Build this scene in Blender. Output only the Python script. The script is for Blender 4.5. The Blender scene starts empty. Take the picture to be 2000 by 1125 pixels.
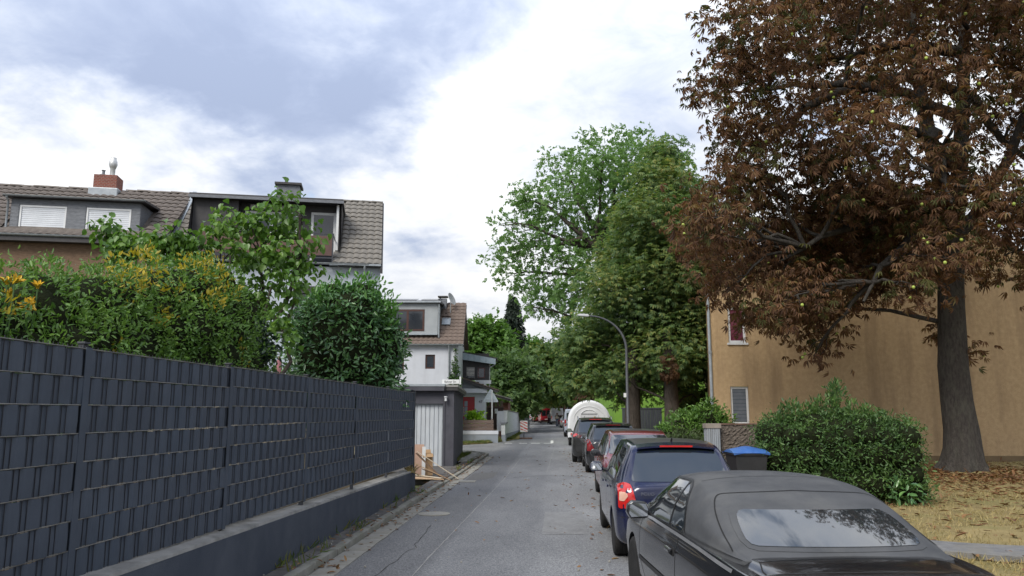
import bpy, bmesh, math, random
import numpy as np
from mathutils import Vector, Matrix, Euler
from mathutils.bvhtree import BVHTree
from mathutils.geometry import delaunay_2d_cdt

SC = bpy.context.scene
COL = SC.collection
R = math.radians
PI = math.pi
random.seed(7)

# ------------------------------------------------------------------ camera
cam_d = bpy.data.cameras.new('camera')
cam = bpy.data.objects.new('camera', cam_d)
COL.objects.link(cam)
cam_d.sensor_width = 36.0
cam_d.lens = 27.0
cam_d.clip_start = 0.05
cam_d.clip_end = 3000.0
cam.location = (0, 0, 1.85)
cam.rotation_euler = (R(90 + 9.18), 0, R(3.08))
SC.camera = cam

# ------------------------------------------------------------------ world, sun, exposure
SUN_EL, SUN_AZ = 44.0, -150.0          # azimuth clockwise from +Y (street direction)
world = bpy.data.worlds.new('World')
SC.world = world
world.use_nodes = True
wn = world.node_tree.nodes
wl = world.node_tree.links
wn.clear()


def N(nt, kind, **kw):
    n = nt.nodes.new(kind)
    for k, v in kw.items():
        if k == 'inp':
            for i, val in v.items():
                n.inputs[i].default_value = val
        else:
            setattr(n, k, v)
    return n


def math_node(nt, op, a, b=None, c=None, clamp=False):
    n = nt.nodes.new('ShaderNodeMath')
    n.operation = op
    n.use_clamp = clamp
    for i, s in enumerate((a, b, c)):
        if s is None:
            continue
        if isinstance(s, (int, float)):
            n.inputs[i].default_value = s
        else:
            nt.links.new(s, n.inputs[i])
    return n.outputs[0]


def ramp(nt, fac, stops, interp='LINEAR'):
    n = nt.nodes.new('ShaderNodeValToRGB')
    n.color_ramp.interpolation = interp
    els = n.color_ramp.elements
    while len(els) < len(stops):
        els.new(0.5)
    for e, (p, c) in zip(els, stops):
        e.position = p
        e.color = tuple(c) + (1,) if len(c) == 3 else c
    nt.links.new(fac, n.inputs[0])
    return n.outputs[0]


def build_sky():
    nt = world.node_tree
    tc = N(nt, 'ShaderNodeTexCoord')
    sky = N(nt, 'ShaderNodeTexSky', sky_type='NISHITA', sun_disc=False, sun_elevation=R(SUN_EL),
            sun_rotation=R(SUN_AZ), air_density=1.0, dust_density=1.0, ozone_density=1.2)
    # cloud sheet seen in perspective: direction projected on a plane overhead
    sep = N(nt, 'ShaderNodeSeparateXYZ')
    nt.links.new(tc.outputs['Generated'], sep.inputs[0])
    zz = math_node(nt, 'ADD', math_node(nt, 'MAXIMUM', sep.outputs[2], 0.0), 0.30)
    u = math_node(nt, 'DIVIDE', sep.outputs[0], zz)
    v = math_node(nt, 'DIVIDE', sep.outputs[1], zz)
    cmb = N(nt, 'ShaderNodeCombineXYZ')
    nt.links.new(u, cmb.inputs[0])
    nt.links.new(v, cmb.inputs[1])

    def noise(scale, det, rough, off, dist=0.0):
        mp = N(nt, 'ShaderNodeMapping')
        mp.inputs['Location'].default_value = off
        nt.links.new(cmb.outputs[0], mp.inputs[0])
        n = N(nt, 'ShaderNodeTexNoise')
        n.inputs['Scale'].default_value = scale
        n.inputs['Detail'].default_value = det
        n.inputs['Roughness'].default_value = rough
        n.inputs['Distortion'].default_value = dist
        nt.links.new(mp.outputs[0], n.inputs['Vector'])
        return n
    big = noise(1.0, 4.0, 0.5, (3.1, 1.7, 0.0))
    mid = noise(2.3, 6.0, 0.55, (0.4, 7.3, 0.0), 0.35)
    fine = noise(6.5, 8.0, 0.6, (5.4, 2.3, 0.0), 0.5)
    warp = noise(2.6, 6.0, 0.6, (9.2, 4.4, 0.0))
    # warped direction for the larger cloud masses
    wv = N(nt, 'ShaderNodeVectorMath', operation='SUBTRACT')
    nt.links.new(warp.outputs['Color'], wv.inputs[0])
    wv.inputs[1].default_value = (0.5, 0.5, 0.5)
    ws = N(nt, 'ShaderNodeVectorMath', operation='SCALE')
    nt.links.new(wv.outputs[0], ws.inputs[0])
    ws.inputs['Scale'].default_value = 0.42
    wa = N(nt, 'ShaderNodeVectorMath', operation='ADD')
    nt.links.new(tc.outputs['Generated'], wa.inputs[0])
    nt.links.new(ws.outputs[0], wa.inputs[1])
    masses = [((-.28, .88, .39), .18, -.22), ((-.17, .86, .48), .13, -.24), ((-.54, .74, .46), .18, -.20),
              ((-.40, .82, .45), .16, -.20), ((-.20, .89, .41), .11, -.14), ((-.58, .77, .27), .11, .24), ((-.47, .84, .30), .10, .24),
              ((-.06, .90, .43), .05, .10), ((-.10, .94, .30), .10, .06), ((-.34, .92, .24), .10, .06), ((-.14, .96, .20), .22, .16),
              ((-.29, .90, .33), .13, -.20), ((-.22, .92, .33), .08, -.12), ((-.42, .85, .39), .09, -.12), ((.06, .92, .38), .10, -.10)]
    acc = None
    for c, r, w in masses:
        cv = Vector(c).normalized()
        d = N(nt, 'ShaderNodeVectorMath', operation='DISTANCE')
        nt.links.new(wa.outputs[0], d.inputs[0])
        d.inputs[1].default_value = cv
        mr = N(nt, 'ShaderNodeMapRange', interpolation_type='SMOOTHERSTEP')
        mr.inputs['From Min'].default_value = r * 1.35
        mr.inputs['From Max'].default_value = 0.0
        mr.inputs['To Min'].default_value = 0.0
        mr.inputs['To Max'].default_value = w
        nt.links.new(d.outputs['Value'], mr.inputs['Value'])
        acc = mr.outputs[0] if acc is None else math_node(nt, 'ADD', acc, mr.outputs[0])
    t = math_node(nt, 'MULTIPLY_ADD', math_node(nt, 'SUBTRACT', big.outputs[0], 0.5), 0.45, 0.56)
    t = math_node(nt, 'MULTIPLY_ADD', math_node(nt, 'SUBTRACT', mid.outputs[0], 0.5), 1.05, t)
    t = math_node(nt, 'MULTIPLY_ADD', math_node(nt, 'SUBTRACT', fine.outputs[0], 0.5), 0.70, t)
    t = math_node(nt, 'ADD', t, acc, clamp=True)
    cloud = ramp(nt, t, [(0.0, (.19, .228, .32)), (0.24, (.24, .28, .375)), (0.42, (.325, .36, .43)),
                         (0.58, (.42, .44, .485)), (0.74, (.515, .525, .54)), (1.0, (.61, .61, .60))], 'B_SPLINE')
    # overcast sky: brighter towards the zenith (CIE overcast luminance)
    cie = math_node(nt, 'MULTIPLY_ADD', math_node(nt, 'MAXIMUM', sep.outputs[2], 0.0), 1.3 / 1.39, 1.0 / 1.39)
    sc = N(nt, 'ShaderNodeVectorMath', operation='SCALE')
    nt.links.new(cloud, sc.inputs[0])
    nt.links.new(math_node(nt, 'MULTIPLY', cie, 10.0), sc.inputs['Scale'])
    # a few openings where the blue shows through
    gap = noise(2.1, 6.0, 0.55, (6.1, 9.4, 0.0), 0.4)
    gv = math_node(nt, 'MULTIPLY_ADD', math_node(nt, 'MAXIMUM', sep.outputs[2], 0.0), 0.27, math_node(nt, 'SUBTRACT', gap.outputs[0], 0.115))
    gm = N(nt, 'ShaderNodeMapRange', interpolation_type='SMOOTHSTEP')
    gm.inputs['From Min'].default_value = 0.60
    gm.inputs['From Max'].default_value = 0.68
    gm.inputs['To Max'].default_value = 0.78
    nt.links.new(gv, gm.inputs['Value'])
    mx = N(nt, 'ShaderNodeMix', data_type='RGBA')
    nt.links.new(gm.outputs[0], mx.inputs['Factor'])
    nt.links.new(sc.outputs[0], mx.inputs['A'])
    nt.links.new(sky.outputs[0], mx.inputs['B'])
    bg = N(nt, 'ShaderNodeBackground')
    bg.inputs['Strength'].default_value = 0.1
    nt.links.new(mx.outputs['Result'], bg.inputs[0])
    out = N(nt, 'ShaderNodeOutputWorld')
    nt.links.new(bg.outputs[0], out.inputs[0])


build_sky()

sun_d = bpy.data.lights.new('sun', 'SUN')
sun_d.energy = 1.5
sun_d.angle = R(28)
sun_d.color = (1.0, 0.95, 0.87)
sun = bpy.data.objects.new('sun', sun_d)
COL.objects.link(sun)
_d = Vector((math.sin(R(SUN_AZ)) * math.cos(R(SUN_EL)), math.cos(R(SUN_AZ)) * math.cos(R(SUN_EL)), math.sin(R(SUN_EL))))
sun.rotation_euler = _d.to_track_quat('Z', 'Y').to_euler()
sun.location = (0, 0, 40)

SC.view_settings.view_transform = 'Standard'
SC.view_settings.look = 'None'
SC.view_settings.gamma = 1.0
SC.view_settings.exposure = 1.12
SC.view_settings.use_curve_mapping = False
SC.render.engine = 'CYCLES'
SC.cycles.max_bounces = 10
SC.cycles.diffuse_bounces = 7
SC.cycles.transparent_max_bounces = 8

# ------------------------------------------------------------------ materials
MATS = {}


def pbr(name, c1, c2=None, rough=0.6, metal=0.0, scale=6.0, detail=4.0, bump=0.0, bscale=None, spec=0.5,
        coat=0.0, contrast=0.5, ior=None, stretch=None, c3=None, s3=1.0, a3=0.5, st3=None, coord='Object', rvar=0.0, bdist=0.02):
    """Principled with two-tone noise colour, an optional large stain layer and noise bump."""
    if name in MATS:
        return MATS[name]
    m = bpy.data.materials.new(name)
    m.use_nodes = True
    nt = m.node_tree
    nt.nodes.clear()
    out = N(nt, 'ShaderNodeOutputMaterial')
    p = N(nt, 'ShaderNodeBsdfPrincipled')
    nt.links.new(p.outputs[0], out.inputs[0])
    p.inputs['Roughness'].default_value = rough
    p.inputs['Metallic'].default_value = metal
    p.inputs['Specular IOR Level'].default_value = spec
    p.inputs['Coat Weight'].default_value = coat
    if ior:
        p.inputs['IOR'].default_value = ior
    p.inputs['Coat Roughness'].default_value = 0.05
    tc = N(nt, 'ShaderNodeTexCoord')
    vec = tc.outputs[coord]
    if stretch:
        mp = N(nt, 'ShaderNodeMapping')
        mp.inputs['Scale'].default_value = stretch
        nt.links.new(vec, mp.inputs[0])
        vec = mp.outputs[0]
    if c2 is None:
        c2 = tuple(min(1, x * 1.25) for x in c1)
        c1 = tuple(x * 0.85 for x in c1)
    n = N(nt, 'ShaderNodeTexNoise')
    n.inputs['Scale'].default_value = scale
    n.inputs['Detail'].default_value = detail
    n.inputs['Roughness'].default_value = 0.6
    nt.links.new(vec, n.inputs['Vector'])
    col = ramp(nt, n.outputs[0], [(0.5 - contrast * 0.4, c1), (0.5 + contrast * 0.4, c2)])
    if c3 is not None:
        n3 = N(nt, 'ShaderNodeTexNoise')
        n3.inputs['Scale'].default_value = s3
        n3.inputs['Detail'].default_value = 5.0
        n3.inputs['Roughness'].default_value = 0.65
        if st3:
            m3 = N(nt, 'ShaderNodeMapping')
            m3.inputs['Scale'].default_value = st3
            nt.links.new(tc.outputs[coord], m3.inputs[0])
            nt.links.new(m3.outputs[0], n3.inputs['Vector'])
        else:
            nt.links.new(vec, n3.inputs['Vector'])
        f3 = ramp(nt, n3.outputs[0], [(0.47, (0, 0, 0)), (0.68, (a3, a3, a3))])
        mx = N(nt, 'ShaderNodeMix', data_type='RGBA')
        nt.links.new(f3, mx.inputs['Factor'])
        nt.links.new(col, mx.inputs['A'])
        mx.inputs['B'].default_value = tuple(c3) + (1,)
        col = mx.outputs['Result']
    nt.links.new(col, p.inputs['Base Color'])
    if rvar:
        rr = math_node(nt, 'MULTIPLY_ADD', n.outputs[0], rvar, rough - rvar * 0.5, clamp=True)
        nt.links.new(rr, p.inputs['Roughness'])
    if bump:
        nb = N(nt, 'ShaderNodeTexNoise')
        nb.inputs['Scale'].default_value = bscale or scale * 6
        nb.inputs['Detail'].default_value = 6.0
        nt.links.new(vec, nb.inputs['Vector'])
        b = N(nt, 'ShaderNodeBump')
        b.inputs['Strength'].default_value = bump
        b.inputs['Distance'].default_value = bdist
        nt.links.new(nb.outputs[0], b.inputs['Height'])
        nt.links.new(b.outputs[0], p.inputs['Normal'])
    MATS[name] = m
    return m


def leafmat(name, cols, rough=0.45, trans=0.3, clump=1.2, spec=0.4, tint=(1.0, 1.0, 1.0)):
    """leaf colour picked per leaf (random per island) and per clump (soft noise)"""
    if name in MATS:
        return MATS[name]
    m = bpy.data.materials.new(name)
    m.use_nodes = True
    nt = m.node_tree
    nt.nodes.clear()
    out = N(nt, 'ShaderNodeOutputMaterial')
    p = N(nt, 'ShaderNodeBsdfPrincipled')
    p.inputs['Roughness'].default_value = rough
    p.inputs['Specular IOR Level'].default_value = spec
    g = N(nt, 'ShaderNodeNewGeometry')
    tc = N(nt, 'ShaderNodeTexCoord')
    n = N(nt, 'ShaderNodeTexNoise')
    n.inputs['Scale'].default_value = clump
    n.inputs['Detail'].default_value = 3.0
    nt.links.new(tc.outputs['Object'], n.inputs['Vector'])
    f = math_node(nt, 'MULTIPLY_ADD', n.outputs[0], 1.5, -0.5)
    f = math_node(nt, 'MULTIPLY_ADD', g.outputs['Random Per Island'], 0.55, math_node(nt, 'MULTIPLY', f, 0.62), clamp=True)
    k = len(cols)
    col = ramp(nt, f, [(0.08 + 0.84 * i / (k - 1), c) for i, c in enumerate(cols)])
    nt.links.new(col, p.inputs['Base Color'])
    t = N(nt, 'ShaderNodeBsdfTranslucent')
    tm = N(nt, 'ShaderNodeMix', data_type='RGBA', blend_type='MULTIPLY')
    tm.inputs['Factor'].default_value = 1.0
    nt.links.new(col, tm.inputs['A'])
    tm.inputs['B'].default_value = (1.25 * tint[0], 1.3 * tint[1], 0.8 * tint[2], 1)
    nt.links.new(tm.outputs['Result'], t.inputs[0])
    mx = N(nt, 'ShaderNodeMixShader')
    mx.inputs[0].default_value = trans
    nt.links.new(p.outputs[0], mx.inputs[1])
    nt.links.new(t.outputs[0], mx.inputs[2])
    nt.links.new(mx.outputs[0], out.inputs[0])
    MATS[name] = m
    return m


# ------------------------------------------------------------------ mesh helpers
class MB:
    def __init__(s):
        s.v = []
        s.f = []

    def add(s, vs, fs, M=None):
        o = len(s.v)
        if M is not None:
            vs = [M @ Vector(v) for v in vs]
        s.v += [tuple(v) for v in vs]
        s.f += [tuple(i + o for i in f) for f in fs]
        return s

    def box(s, x0, x1, y0, y1, z0, z1, M=None):
        return s.add([(x0, y0, z0), (x1, y0, z0), (x1, y1, z0), (x0, y1, z0), (x0, y0, z1), (x1, y0, z1), (x1, y1, z1), (x0, y1, z1)],
                     [(0, 3, 2, 1), (4, 5, 6, 7), (0, 1, 5, 4), (1, 2, 6, 5), (2, 3, 7, 6), (3, 0, 4, 7)], M)

    def cyl(s, p0, p1, r0, r1=None, n=10, caps=True):
        r1 = r0 if r1 is None else r1
        p0 = Vector(p0)
        p1 = Vector(p1)
        d = (p1 - p0)
        if d.length < 1e-6:
            return s
        d.normalize()
        a = d.orthogonal().normalized()
        b = d.cross(a)
        vs = []
        for p, r in ((p0, r0), (p1, r1)):
            for i in range(n):
                t = 2 * PI * i / n
                vs.append(p + a * (math.cos(t) * r) + b * (math.sin(t) * r))
        fs = [(i, (i + 1) % n, n + (i + 1) % n, n + i) for i in range(n)]
        if caps:
            fs += [tuple(range(n - 1, -1, -1)), tuple(range(n, 2 * n))]
        return s.add(vs, fs)

    def tube(s, pts, r, n=8, caps=True):
        pts = [Vector(p) for p in pts]
        m = len(pts)
        rs = r if isinstance(r, (list, tuple)) else [r] * m
        a = None
        vs = []
        for i, p in enumerate(pts):
            d = (pts[min(i + 1, m - 1)] - pts[max(i - 1, 0)]).normalized()
            if a is None:
                a = d.orthogonal().normalized()
            a = (a - d * a.dot(d)).normalized()
            b = d.cross(a)
            for k in range(n):
                t = 2 * PI * k / n
                vs.append(p + a * (math.cos(t) * rs[i]) + b * (math.sin(t) * rs[i]))
        fs = []
        for i in range(m - 1):
            for k in range(n):
                fs.append((i * n + k, i * n + (k + 1) % n, (i + 1) * n + (k + 1) % n, (i + 1) * n + k))
        if caps:
            fs += [tuple(range(n - 1, -1, -1)), tuple(range((m - 1) * n, m * n))]
        return s.add(vs, fs)

    def prism(s, poly, a, b, axis='y', M=None):
        """polygon (2d) extruded between a and b along an axis; poly in the other two axes (x,z) / (y,z) / (x,y)"""
        k = len(poly)

        def P(p, t):
            return {'y': (p[0], t, p[1]), 'x': (t, p[0], p[1]), 'z': (p[0], p[1], t)}[axis]
        vs = [P(p, a) for p in poly] + [P(p, b) for p in poly]
        fs = [tuple(range(k - 1, -1, -1)), tuple(range(k, 2 * k))]
        fs += [(i, (i + 1) % k, k + (i + 1) % k, k + i) for i in range(k)]
        return s.add(vs, fs, M)

    def lathe(s, prof, n=16, M=None):
        """profile [(r,z)] round the z axis"""
        vs = []
        for r, z in prof:
            for i in range(n):
                t = 2 * PI * i / n
                vs.append((r * math.cos(t), r * math.sin(t), z))
        fs = []
        for j in range(len(prof) - 1):
            for i in range(n):
                fs.append((j * n + i, j * n + (i + 1) % n, (j + 1) * n + (i + 1) % n, (j + 1) * n + i))
        fs += [tuple(range(n - 1, -1, -1)), tuple(range((len(prof) - 1) * n, len(prof) * n))]
        return s.add(vs, fs, M)

    def mesh(s, name, mat, smooth=None, bevel=0.0, fixn=True):
        me = bpy.data.meshes.new(name)
        me.from_pydata(s.v, [], s.f)
        if fixn or bevel:
            bm = bmesh.new()
            bm.from_mesh(me)
            if fixn:
                bmesh.ops.recalc_face_normals(bm, faces=bm.faces)
            if bevel:
                es = [e for e in bm.edges if len(e.link_faces) == 2 and e.calc_face_angle(0) > 0.6]
                bmesh.ops.bevel(bm, geom=es, offset=bevel, segments=2, affect='EDGES', profile=0.6)
            bm.to_mesh(me)
            bm.free()
        if mat:
            me.materials.append(mat)
        if smooth:
            me.shade_smooth()
            me.set_sharp_from_angle(angle=R(smooth))
        return me

    def build(s, name, mat, parent=None, smooth=None, bevel=0.0, loc=None, rot=None, fixn=True):
        return link(name, s.mesh(name, mat, smooth, bevel, fixn), parent, loc, rot)


def link(name, me, parent=None, loc=None, rot=None):
    o = bpy.data.objects.new(name, me)
    COL.objects.link(o)
    if parent:
        o.parent = parent
    if loc:
        o.location = loc
    if rot:
        o.rotation_euler = rot
    return o


def tag(o, label=None, cat=None, group=None, kind=None):
    if label:
        o['label'] = label
    if cat:
        o['category'] = cat
    if group:
        o['group'] = group
    if kind:
        o['kind'] = kind
    return o


def thing(name, label, cat, loc=(0, 0, 0), rz=0.0, group=None):
    o = bpy.data.objects.new(name, None)
    o.empty_display_size = 0.2
    COL.objects.link(o)
    o.location = loc
    o.rotation_euler = (0, 0, rz)
    return tag(o, label, cat, group)


def copy_tree(o, parent=None):
    c = o.copy()
    COL.objects.link(c)
    c.parent = parent
    for ch in o.children:
        copy_tree(ch, c)
    return c


def text(name, body, size, mat, parent, loc, rot, extr=0.002, align='CENTER', sx=1.0):
    cu = bpy.data.curves.new(name, 'FONT')
    cu.body = body
    cu.size = size
    cu.extrude = extr
    cu.align_x = align
    cu.align_y = 'CENTER'
    tmp = bpy.data.objects.new(name, cu)
    me = bpy.data.meshes.new_from_object(tmp)
    bpy.data.objects.remove(tmp)
    bpy.data.curves.remove(cu)
    me.materials.clear()
    me.materials.append(mat)
    o = link(name, me, parent, loc, rot)
    o.scale = (sx, 1, 1)
    return o


def Mrot(loc, rx=0, ry=0, rz=0):
    return Matrix.Translation(Vector(loc)) @ Euler((rx, ry, rz)).to_matrix().to_4x4()


# ------------------------------------------------------------------ foliage helpers
LEAF_KITE = (np.array([(0, 0, 0), (.45, .34, .08), (1, 0, -.06), (.45, -.34, .08)], float), [(0, 1, 2), (0, 2, 3)])
LEAF_LONG = (np.array([(0, 0, 0), (.35, .17, .05), (.72, .15, .03), (1, 0, -.10), (.72, -.15, .03), (.35, -.17, .05)], float),
             [(0, 1, 2, 3), (0, 3, 4, 5)])
LEAF_HEART = (np.array([(0, 0, 0), (.02, .30, .06), (.30, .46, .08), (.68, .28, .03), (1, 0, -.22), (.68, -.28, .03), (.30, -.46, .08), (.02, -.30, .06)], float),
              [(0, 1, 2, 3, 4), (0, 4, 5, 6, 7)])


def palmate(k=6, droop=0.45, wid=.15):
    vs, fs = [], []
    for i in range(k):
        a = (i - (k - 1) / 2) * 0.62
        L = 1.0 - 0.16 * abs(a)
        ca, sa = math.cos(a), math.sin(a)
        o = len(vs)
        for (x, w, z) in ((.06, 0, 0), (.60, wid, -.18 * droop), (1.0, 0, -1.0 * droop), (.60, -wid, -.18 * droop)):
            x, z = x * L, z * L
            vs.append((x * ca - w * sa, x * sa + w * ca, z))
        fs += [(o, o + 1, o + 2), (o, o + 2, o + 3)]
    return (np.array(vs, float), fs)


LEAF_PALM = palmate(6, 0.75, .115)
LEAF_PALM5 = palmate(5, 0.3)
LEAF_CURL = palmate(5, 1.25, .085)
SPRIG = None


def sprig(nl=7, leaf=LEAF_KITE, ln=0.55, spread=0.9):
    """a twig end: leaves along a short axis, for far or small-leaved crowns"""
    vs, fs = [], []
    rng = np.random.default_rng(3)
    for i in range(nl):
        t = i / nl
        a = (1 if i % 2 else -1) * spread * (0.7 + 0.5 * rng.random())
        if i == nl - 1:
            a = 0
        pit = rng.uniform(-.6, .5)
        M = np.array(Euler((rng.uniform(-.5, .5), pit, a)).to_matrix())
        P = (leaf[0] * ln * rng.uniform(.75, 1.1)) @ M.T + np.array((t * 0.75, 0, 0))
        o = len(vs)
        vs += [tuple(p) for p in P]
        fs += [tuple(j + o for j in f) for f in leaf[1]]
    return (np.array(vs, float), fs)


SPRIG_KITE = sprig(7, LEAF_KITE, 0.5)
SPRIG_LONG = sprig(9, LEAF_LONG, 0.62, 0.8)


def leaf_mesh(name, C, Ax, Nr, size, template, mat):
    """many copies of a leaf template: axis Ax, normal Nr (N,3), size (N,)"""
    T, fs = template
    n, k = len(C), len(T)
    Ax = Ax / np.linalg.norm(Ax, axis=1, keepdims=True)
    S = np.cross(Nr, Ax)
    S /= np.linalg.norm(S, axis=1, keepdims=True) + 1e-9
    Nn = np.cross(Ax, S)
    V = C[:, None, :] + size[:, None, None] * (T[None, :, 0, None] * Ax[:, None, :] + T[None, :, 1, None] * S[:, None, :] + T[None, :, 2, None] * Nn[:, None, :])
    V = V.reshape(-1, 3).astype(np.float32)
    loops = np.concatenate([np.array(f) for f in fs])
    lt = np.array([len(f) for f in fs])
    L = (loops[None, :] + (np.arange(n) * k)[:, None]).ravel().astype(np.int32)
    tot = np.tile(lt, n).astype(np.int32)
    start = np.concatenate([[0], np.cumsum(tot)[:-1]]).astype(np.int32)
    me = bpy.data.meshes.new(name)
    me.vertices.add(len(V))
    me.vertices.foreach_set('co', V.ravel())
    me.loops.add(len(L))
    me.loops.foreach_set('vertex_index', L)
    me.polygons.add(len(tot))
    me.polygons.foreach_set('loop_start', start)
    me.polygons.foreach_set('loop_total', tot)
    me.update(calc_edges=True)
    me.materials.append(mat)
    return me


def unit(rng, n):
    d = rng.normal(size=(n, 3))
    return d / np.linalg.norm(d, axis=1, keepdims=True)


def lobe_points(rng, lobes, n, shell=0.55):
    """points in a union of ellipsoids (x,y,z,rx,ry,rz), more of them near the skin"""
    L = np.array(lobes, float)
    w = (L[:, 3] * L[:, 4] * L[:, 5]) ** (2 / 3)
    idx = rng.choice(len(L), n, p=w / w.sum())
    d = unit(rng, n)
    r = np.where(rng.random(n) < shell, rng.uniform(.8, 1.06, n), rng.random(n) ** (1 / 2.2))
    return L[idx, :3] + d * r[:, None] * L[idx, 3:6], d, idx


def crown(name, parent, lobes, nclus, per, sigma, size, template, mat, seed, droop=0.2, up=0.6, shell=0.55, flat=0.7):
    rng = np.random.default_rng(seed)
    P, D, idx = lobe_points(rng, lobes, nclus, shell)
    C = np.repeat(P, per, 0)
    Dd = np.repeat(D, per, 0)
    n = len(C)
    off = rng.normal(size=(n, 3)) * sigma
    off[:, 2] *= flat
    C = C + off
    Ax = Dd * 0.7 + unit(rng, n) * 0.9 + np.array((0, 0, -droop))
    Nr = unit(rng, n) * (1 - up) + np.array((0, 0, 1.0)) * up + Dd * 0.3
    sz = size * rng.uniform(.55, 1.3, n)
    me = leaf_mesh(name, C, Ax, Nr, sz, template, mat)
    return link(name, me, parent), P


def limb_path(rng, a, b, k=6, wob=0.08, sag=0.0):
    a = np.array(a, float)
    b = np.array(b, float)
    L = np.linalg.norm(b - a)
    pts = []
    for i in range(k + 1):
        t = i / k
        p = a + (b - a) * t + rng.normal(size=3) * wob * L * math.sin(PI * t) * 0.5
        p[2] += sag * L * math.sin(PI * t)
        pts.append(tuple(p))
    return pts


def branches(mb, rng, start_pts, lobes, r0, twigs=5, P=None, sag=0.08, n=6):
    """limbs from points on the trunk to each lobe, then twigs inside the lobe"""
    S = np.array(start_pts, float)
    for L in lobes:
        c = np.array(L[:3])
        dist = np.linalg.norm(S - c, axis=1) + np.maximum(0, S[:, 2] - c[2]) * 0.8
        s = S[dist.argmin()]
        ln = np.linalg.norm(c - s)
        rr = r0 * min(1.0, 0.35 + 0.08 * ln) * rng.uniform(.8, 1.1)
        path = limb_path(rng, s, c, 6, 0.06, sag)
        mb.tube(path, [max(.012, rr * (1 - 0.8 * i / 6)) for i in range(7)], n)
        for _ in range(twigs):
            t = rng.integers(3, 7)
            q = c + unit(rng, 1)[0] * np.array(L[3:6]) * rng.uniform(.5, .95)
            mb.tube(limb_path(rng, path[t], q, 3, 0.15), [rr * .28, rr * .2, rr * .13, .006], 4)

# ------------------------------------------------------------------ ground materials
def asphalt_mat():
    m = bpy.data.materials.new('asphalt')
    m.use_nodes = True
    nt = m.node_tree
    p = nt.nodes['Principled BSDF']
    tc = N(nt, 'ShaderNodeTexCoord')
    ob = tc.outputs['Object']
    sep = N(nt, 'ShaderNodeSeparateXYZ')
    nt.links.new(ob, sep.inputs[0])
    w = N(nt, 'ShaderNodeTexNoise')
    w.inputs['Scale'].default_value = 0.6
    w.inputs['Detail'].default_value = 5
    nt.links.new(ob, w.inputs['Vector'])
    xw = math_node(nt, 'MULTIPLY_ADD', math_node(nt, 'SUBTRACT', w.outputs[0], 0.5), 0.28, sep.outputs[0])
    f = math_node(nt, 'MULTIPLY_ADD', xw, 1 / 6.0, 0.5, clamp=True)      # -3..3 -> 0..1
    base = ramp(nt, f, [(0.0, (0.2077, 0.2090, 0.2113)), (0.10, (0.1558, 0.1606, 0.1738)), (0.235, (0.1329, 0.1384, 0.1529)), (0.255, (0.1713, 0.1784, 0.1947)),
                        (0.44, (0.1848, 0.1912, 0.2057)), (0.47, (0.2129, 0.2196, 0.2332)), (0.66, (0.2440, 0.2492, 0.2585)), (1.0, (0.2596, 0.2618, 0.2640))])
    big = N(nt, 'ShaderNodeTexNoise')
    big.inputs['Scale'].default_value = 0.35
    big.inputs['Detail'].default_value = 6
    big.inputs['Roughness'].default_value = 0.65
    mp = N(nt, 'ShaderNodeMapping')
    mp.inputs['Scale'].default_value = (1.6, 0.55, 1)
    nt.links.new(ob, mp.inputs[0])
    nt.links.new(mp.outputs[0], big.inputs['Vector'])
    k1 = ramp(nt, big.outputs[0], [(0.28, (.66, .665, .68)), (0.72, (1.20, 1.19, 1.16))])
    agg = N(nt, 'ShaderNodeTexVoronoi')
    agg.inputs['Scale'].default_value = 55
    nt.links.new(ob, agg.inputs['Vector'])
    k2 = ramp(nt, agg.outputs['Distance'], [(0.0, (1.5, 1.48, 1.42)), (0.28, (1.08, 1.08, 1.06)), (0.75, (.62, .62, .63))])
    ag2 = N(nt, 'ShaderNodeTexNoise')
    ag2.inputs['Scale'].default_value = 26
    ag2.inputs['Detail'].default_value = 4
    ag2.inputs['Roughness'].default_value = 0.75
    nt.links.new(ob, ag2.inputs['Vector'])
    k3 = ramp(nt, ag2.outputs[0], [(0.3, (.68, .68, .69)), (0.7, (1.32, 1.31, 1.28))])

    def mul(a, b):
        n = N(nt, 'ShaderNodeMix', data_type='RGBA', blend_type='MULTIPLY')
        n.inputs['Factor'].default_value = 1
        nt.links.new(a, n.inputs['A'])
        nt.links.new(b, n.inputs['B'])
        return n.outputs['Result']
    col = mul(mul(mul(base, k1), k2), k3)
    nt.links.new(col, p.inputs['Base Color'])
    p.inputs['Roughness'].default_value = 0.88
    p.inputs['Specular IOR Level'].default_value = 0.3
    b = N(nt, 'ShaderNodeBump')
    b.inputs['Strength'].default_value = 0.5
    b.inputs['Distance'].default_value = 0.01
    nt.links.new(agg.outputs['Distance'], b.inputs['Height'])
    nt.links.new(b.outputs[0], p.inputs['Normal'])
    return m


ASPH = asphalt_mat()
ASPH2 = pbr('footway_asphalt', (.085, .08, .077), (.15, .142, .135), 0.95, scale=9, detail=8, bump=.6, bscale=70, c3=(.06, .057, .05), s3=1.3, a3=.6, spec=.2)
CONC = pbr('kerb_concrete', (.17, .168, .15), (.28, .272, .245), 0.9, scale=5, detail=8, bump=.5, bscale=60, c3=(.13, .135, .09), s3=2.2, a3=.6, spec=.2)
GUTT = pbr('gutter_concrete', (.20, .195, .178), (.30, .29, .262), 0.9, scale=4, detail=8, bump=.5, bscale=50, c3=(.15, .14, .11), s3=1.6, a3=.6, spec=.2)
SOIL = pbr('soil', (.07, .055, .038), (.12, .095, .06), 1.0, scale=3, detail=8, bump=.8, spec=.1)
LAWN = pbr('dry_lawn', (.20, .155, .075), (.34, .27, .13), 1.0, scale=2.2, detail=9, bump=.9, bscale=40, c3=(.15, .16, .06), s3=.8, a3=.55, spec=.05, bdist=.04)
GROUND = pbr('far_ground', (.06, .07, .03), (.10, .11, .05), 1.0, scale=.4, detail=8, spec=.1)
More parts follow.
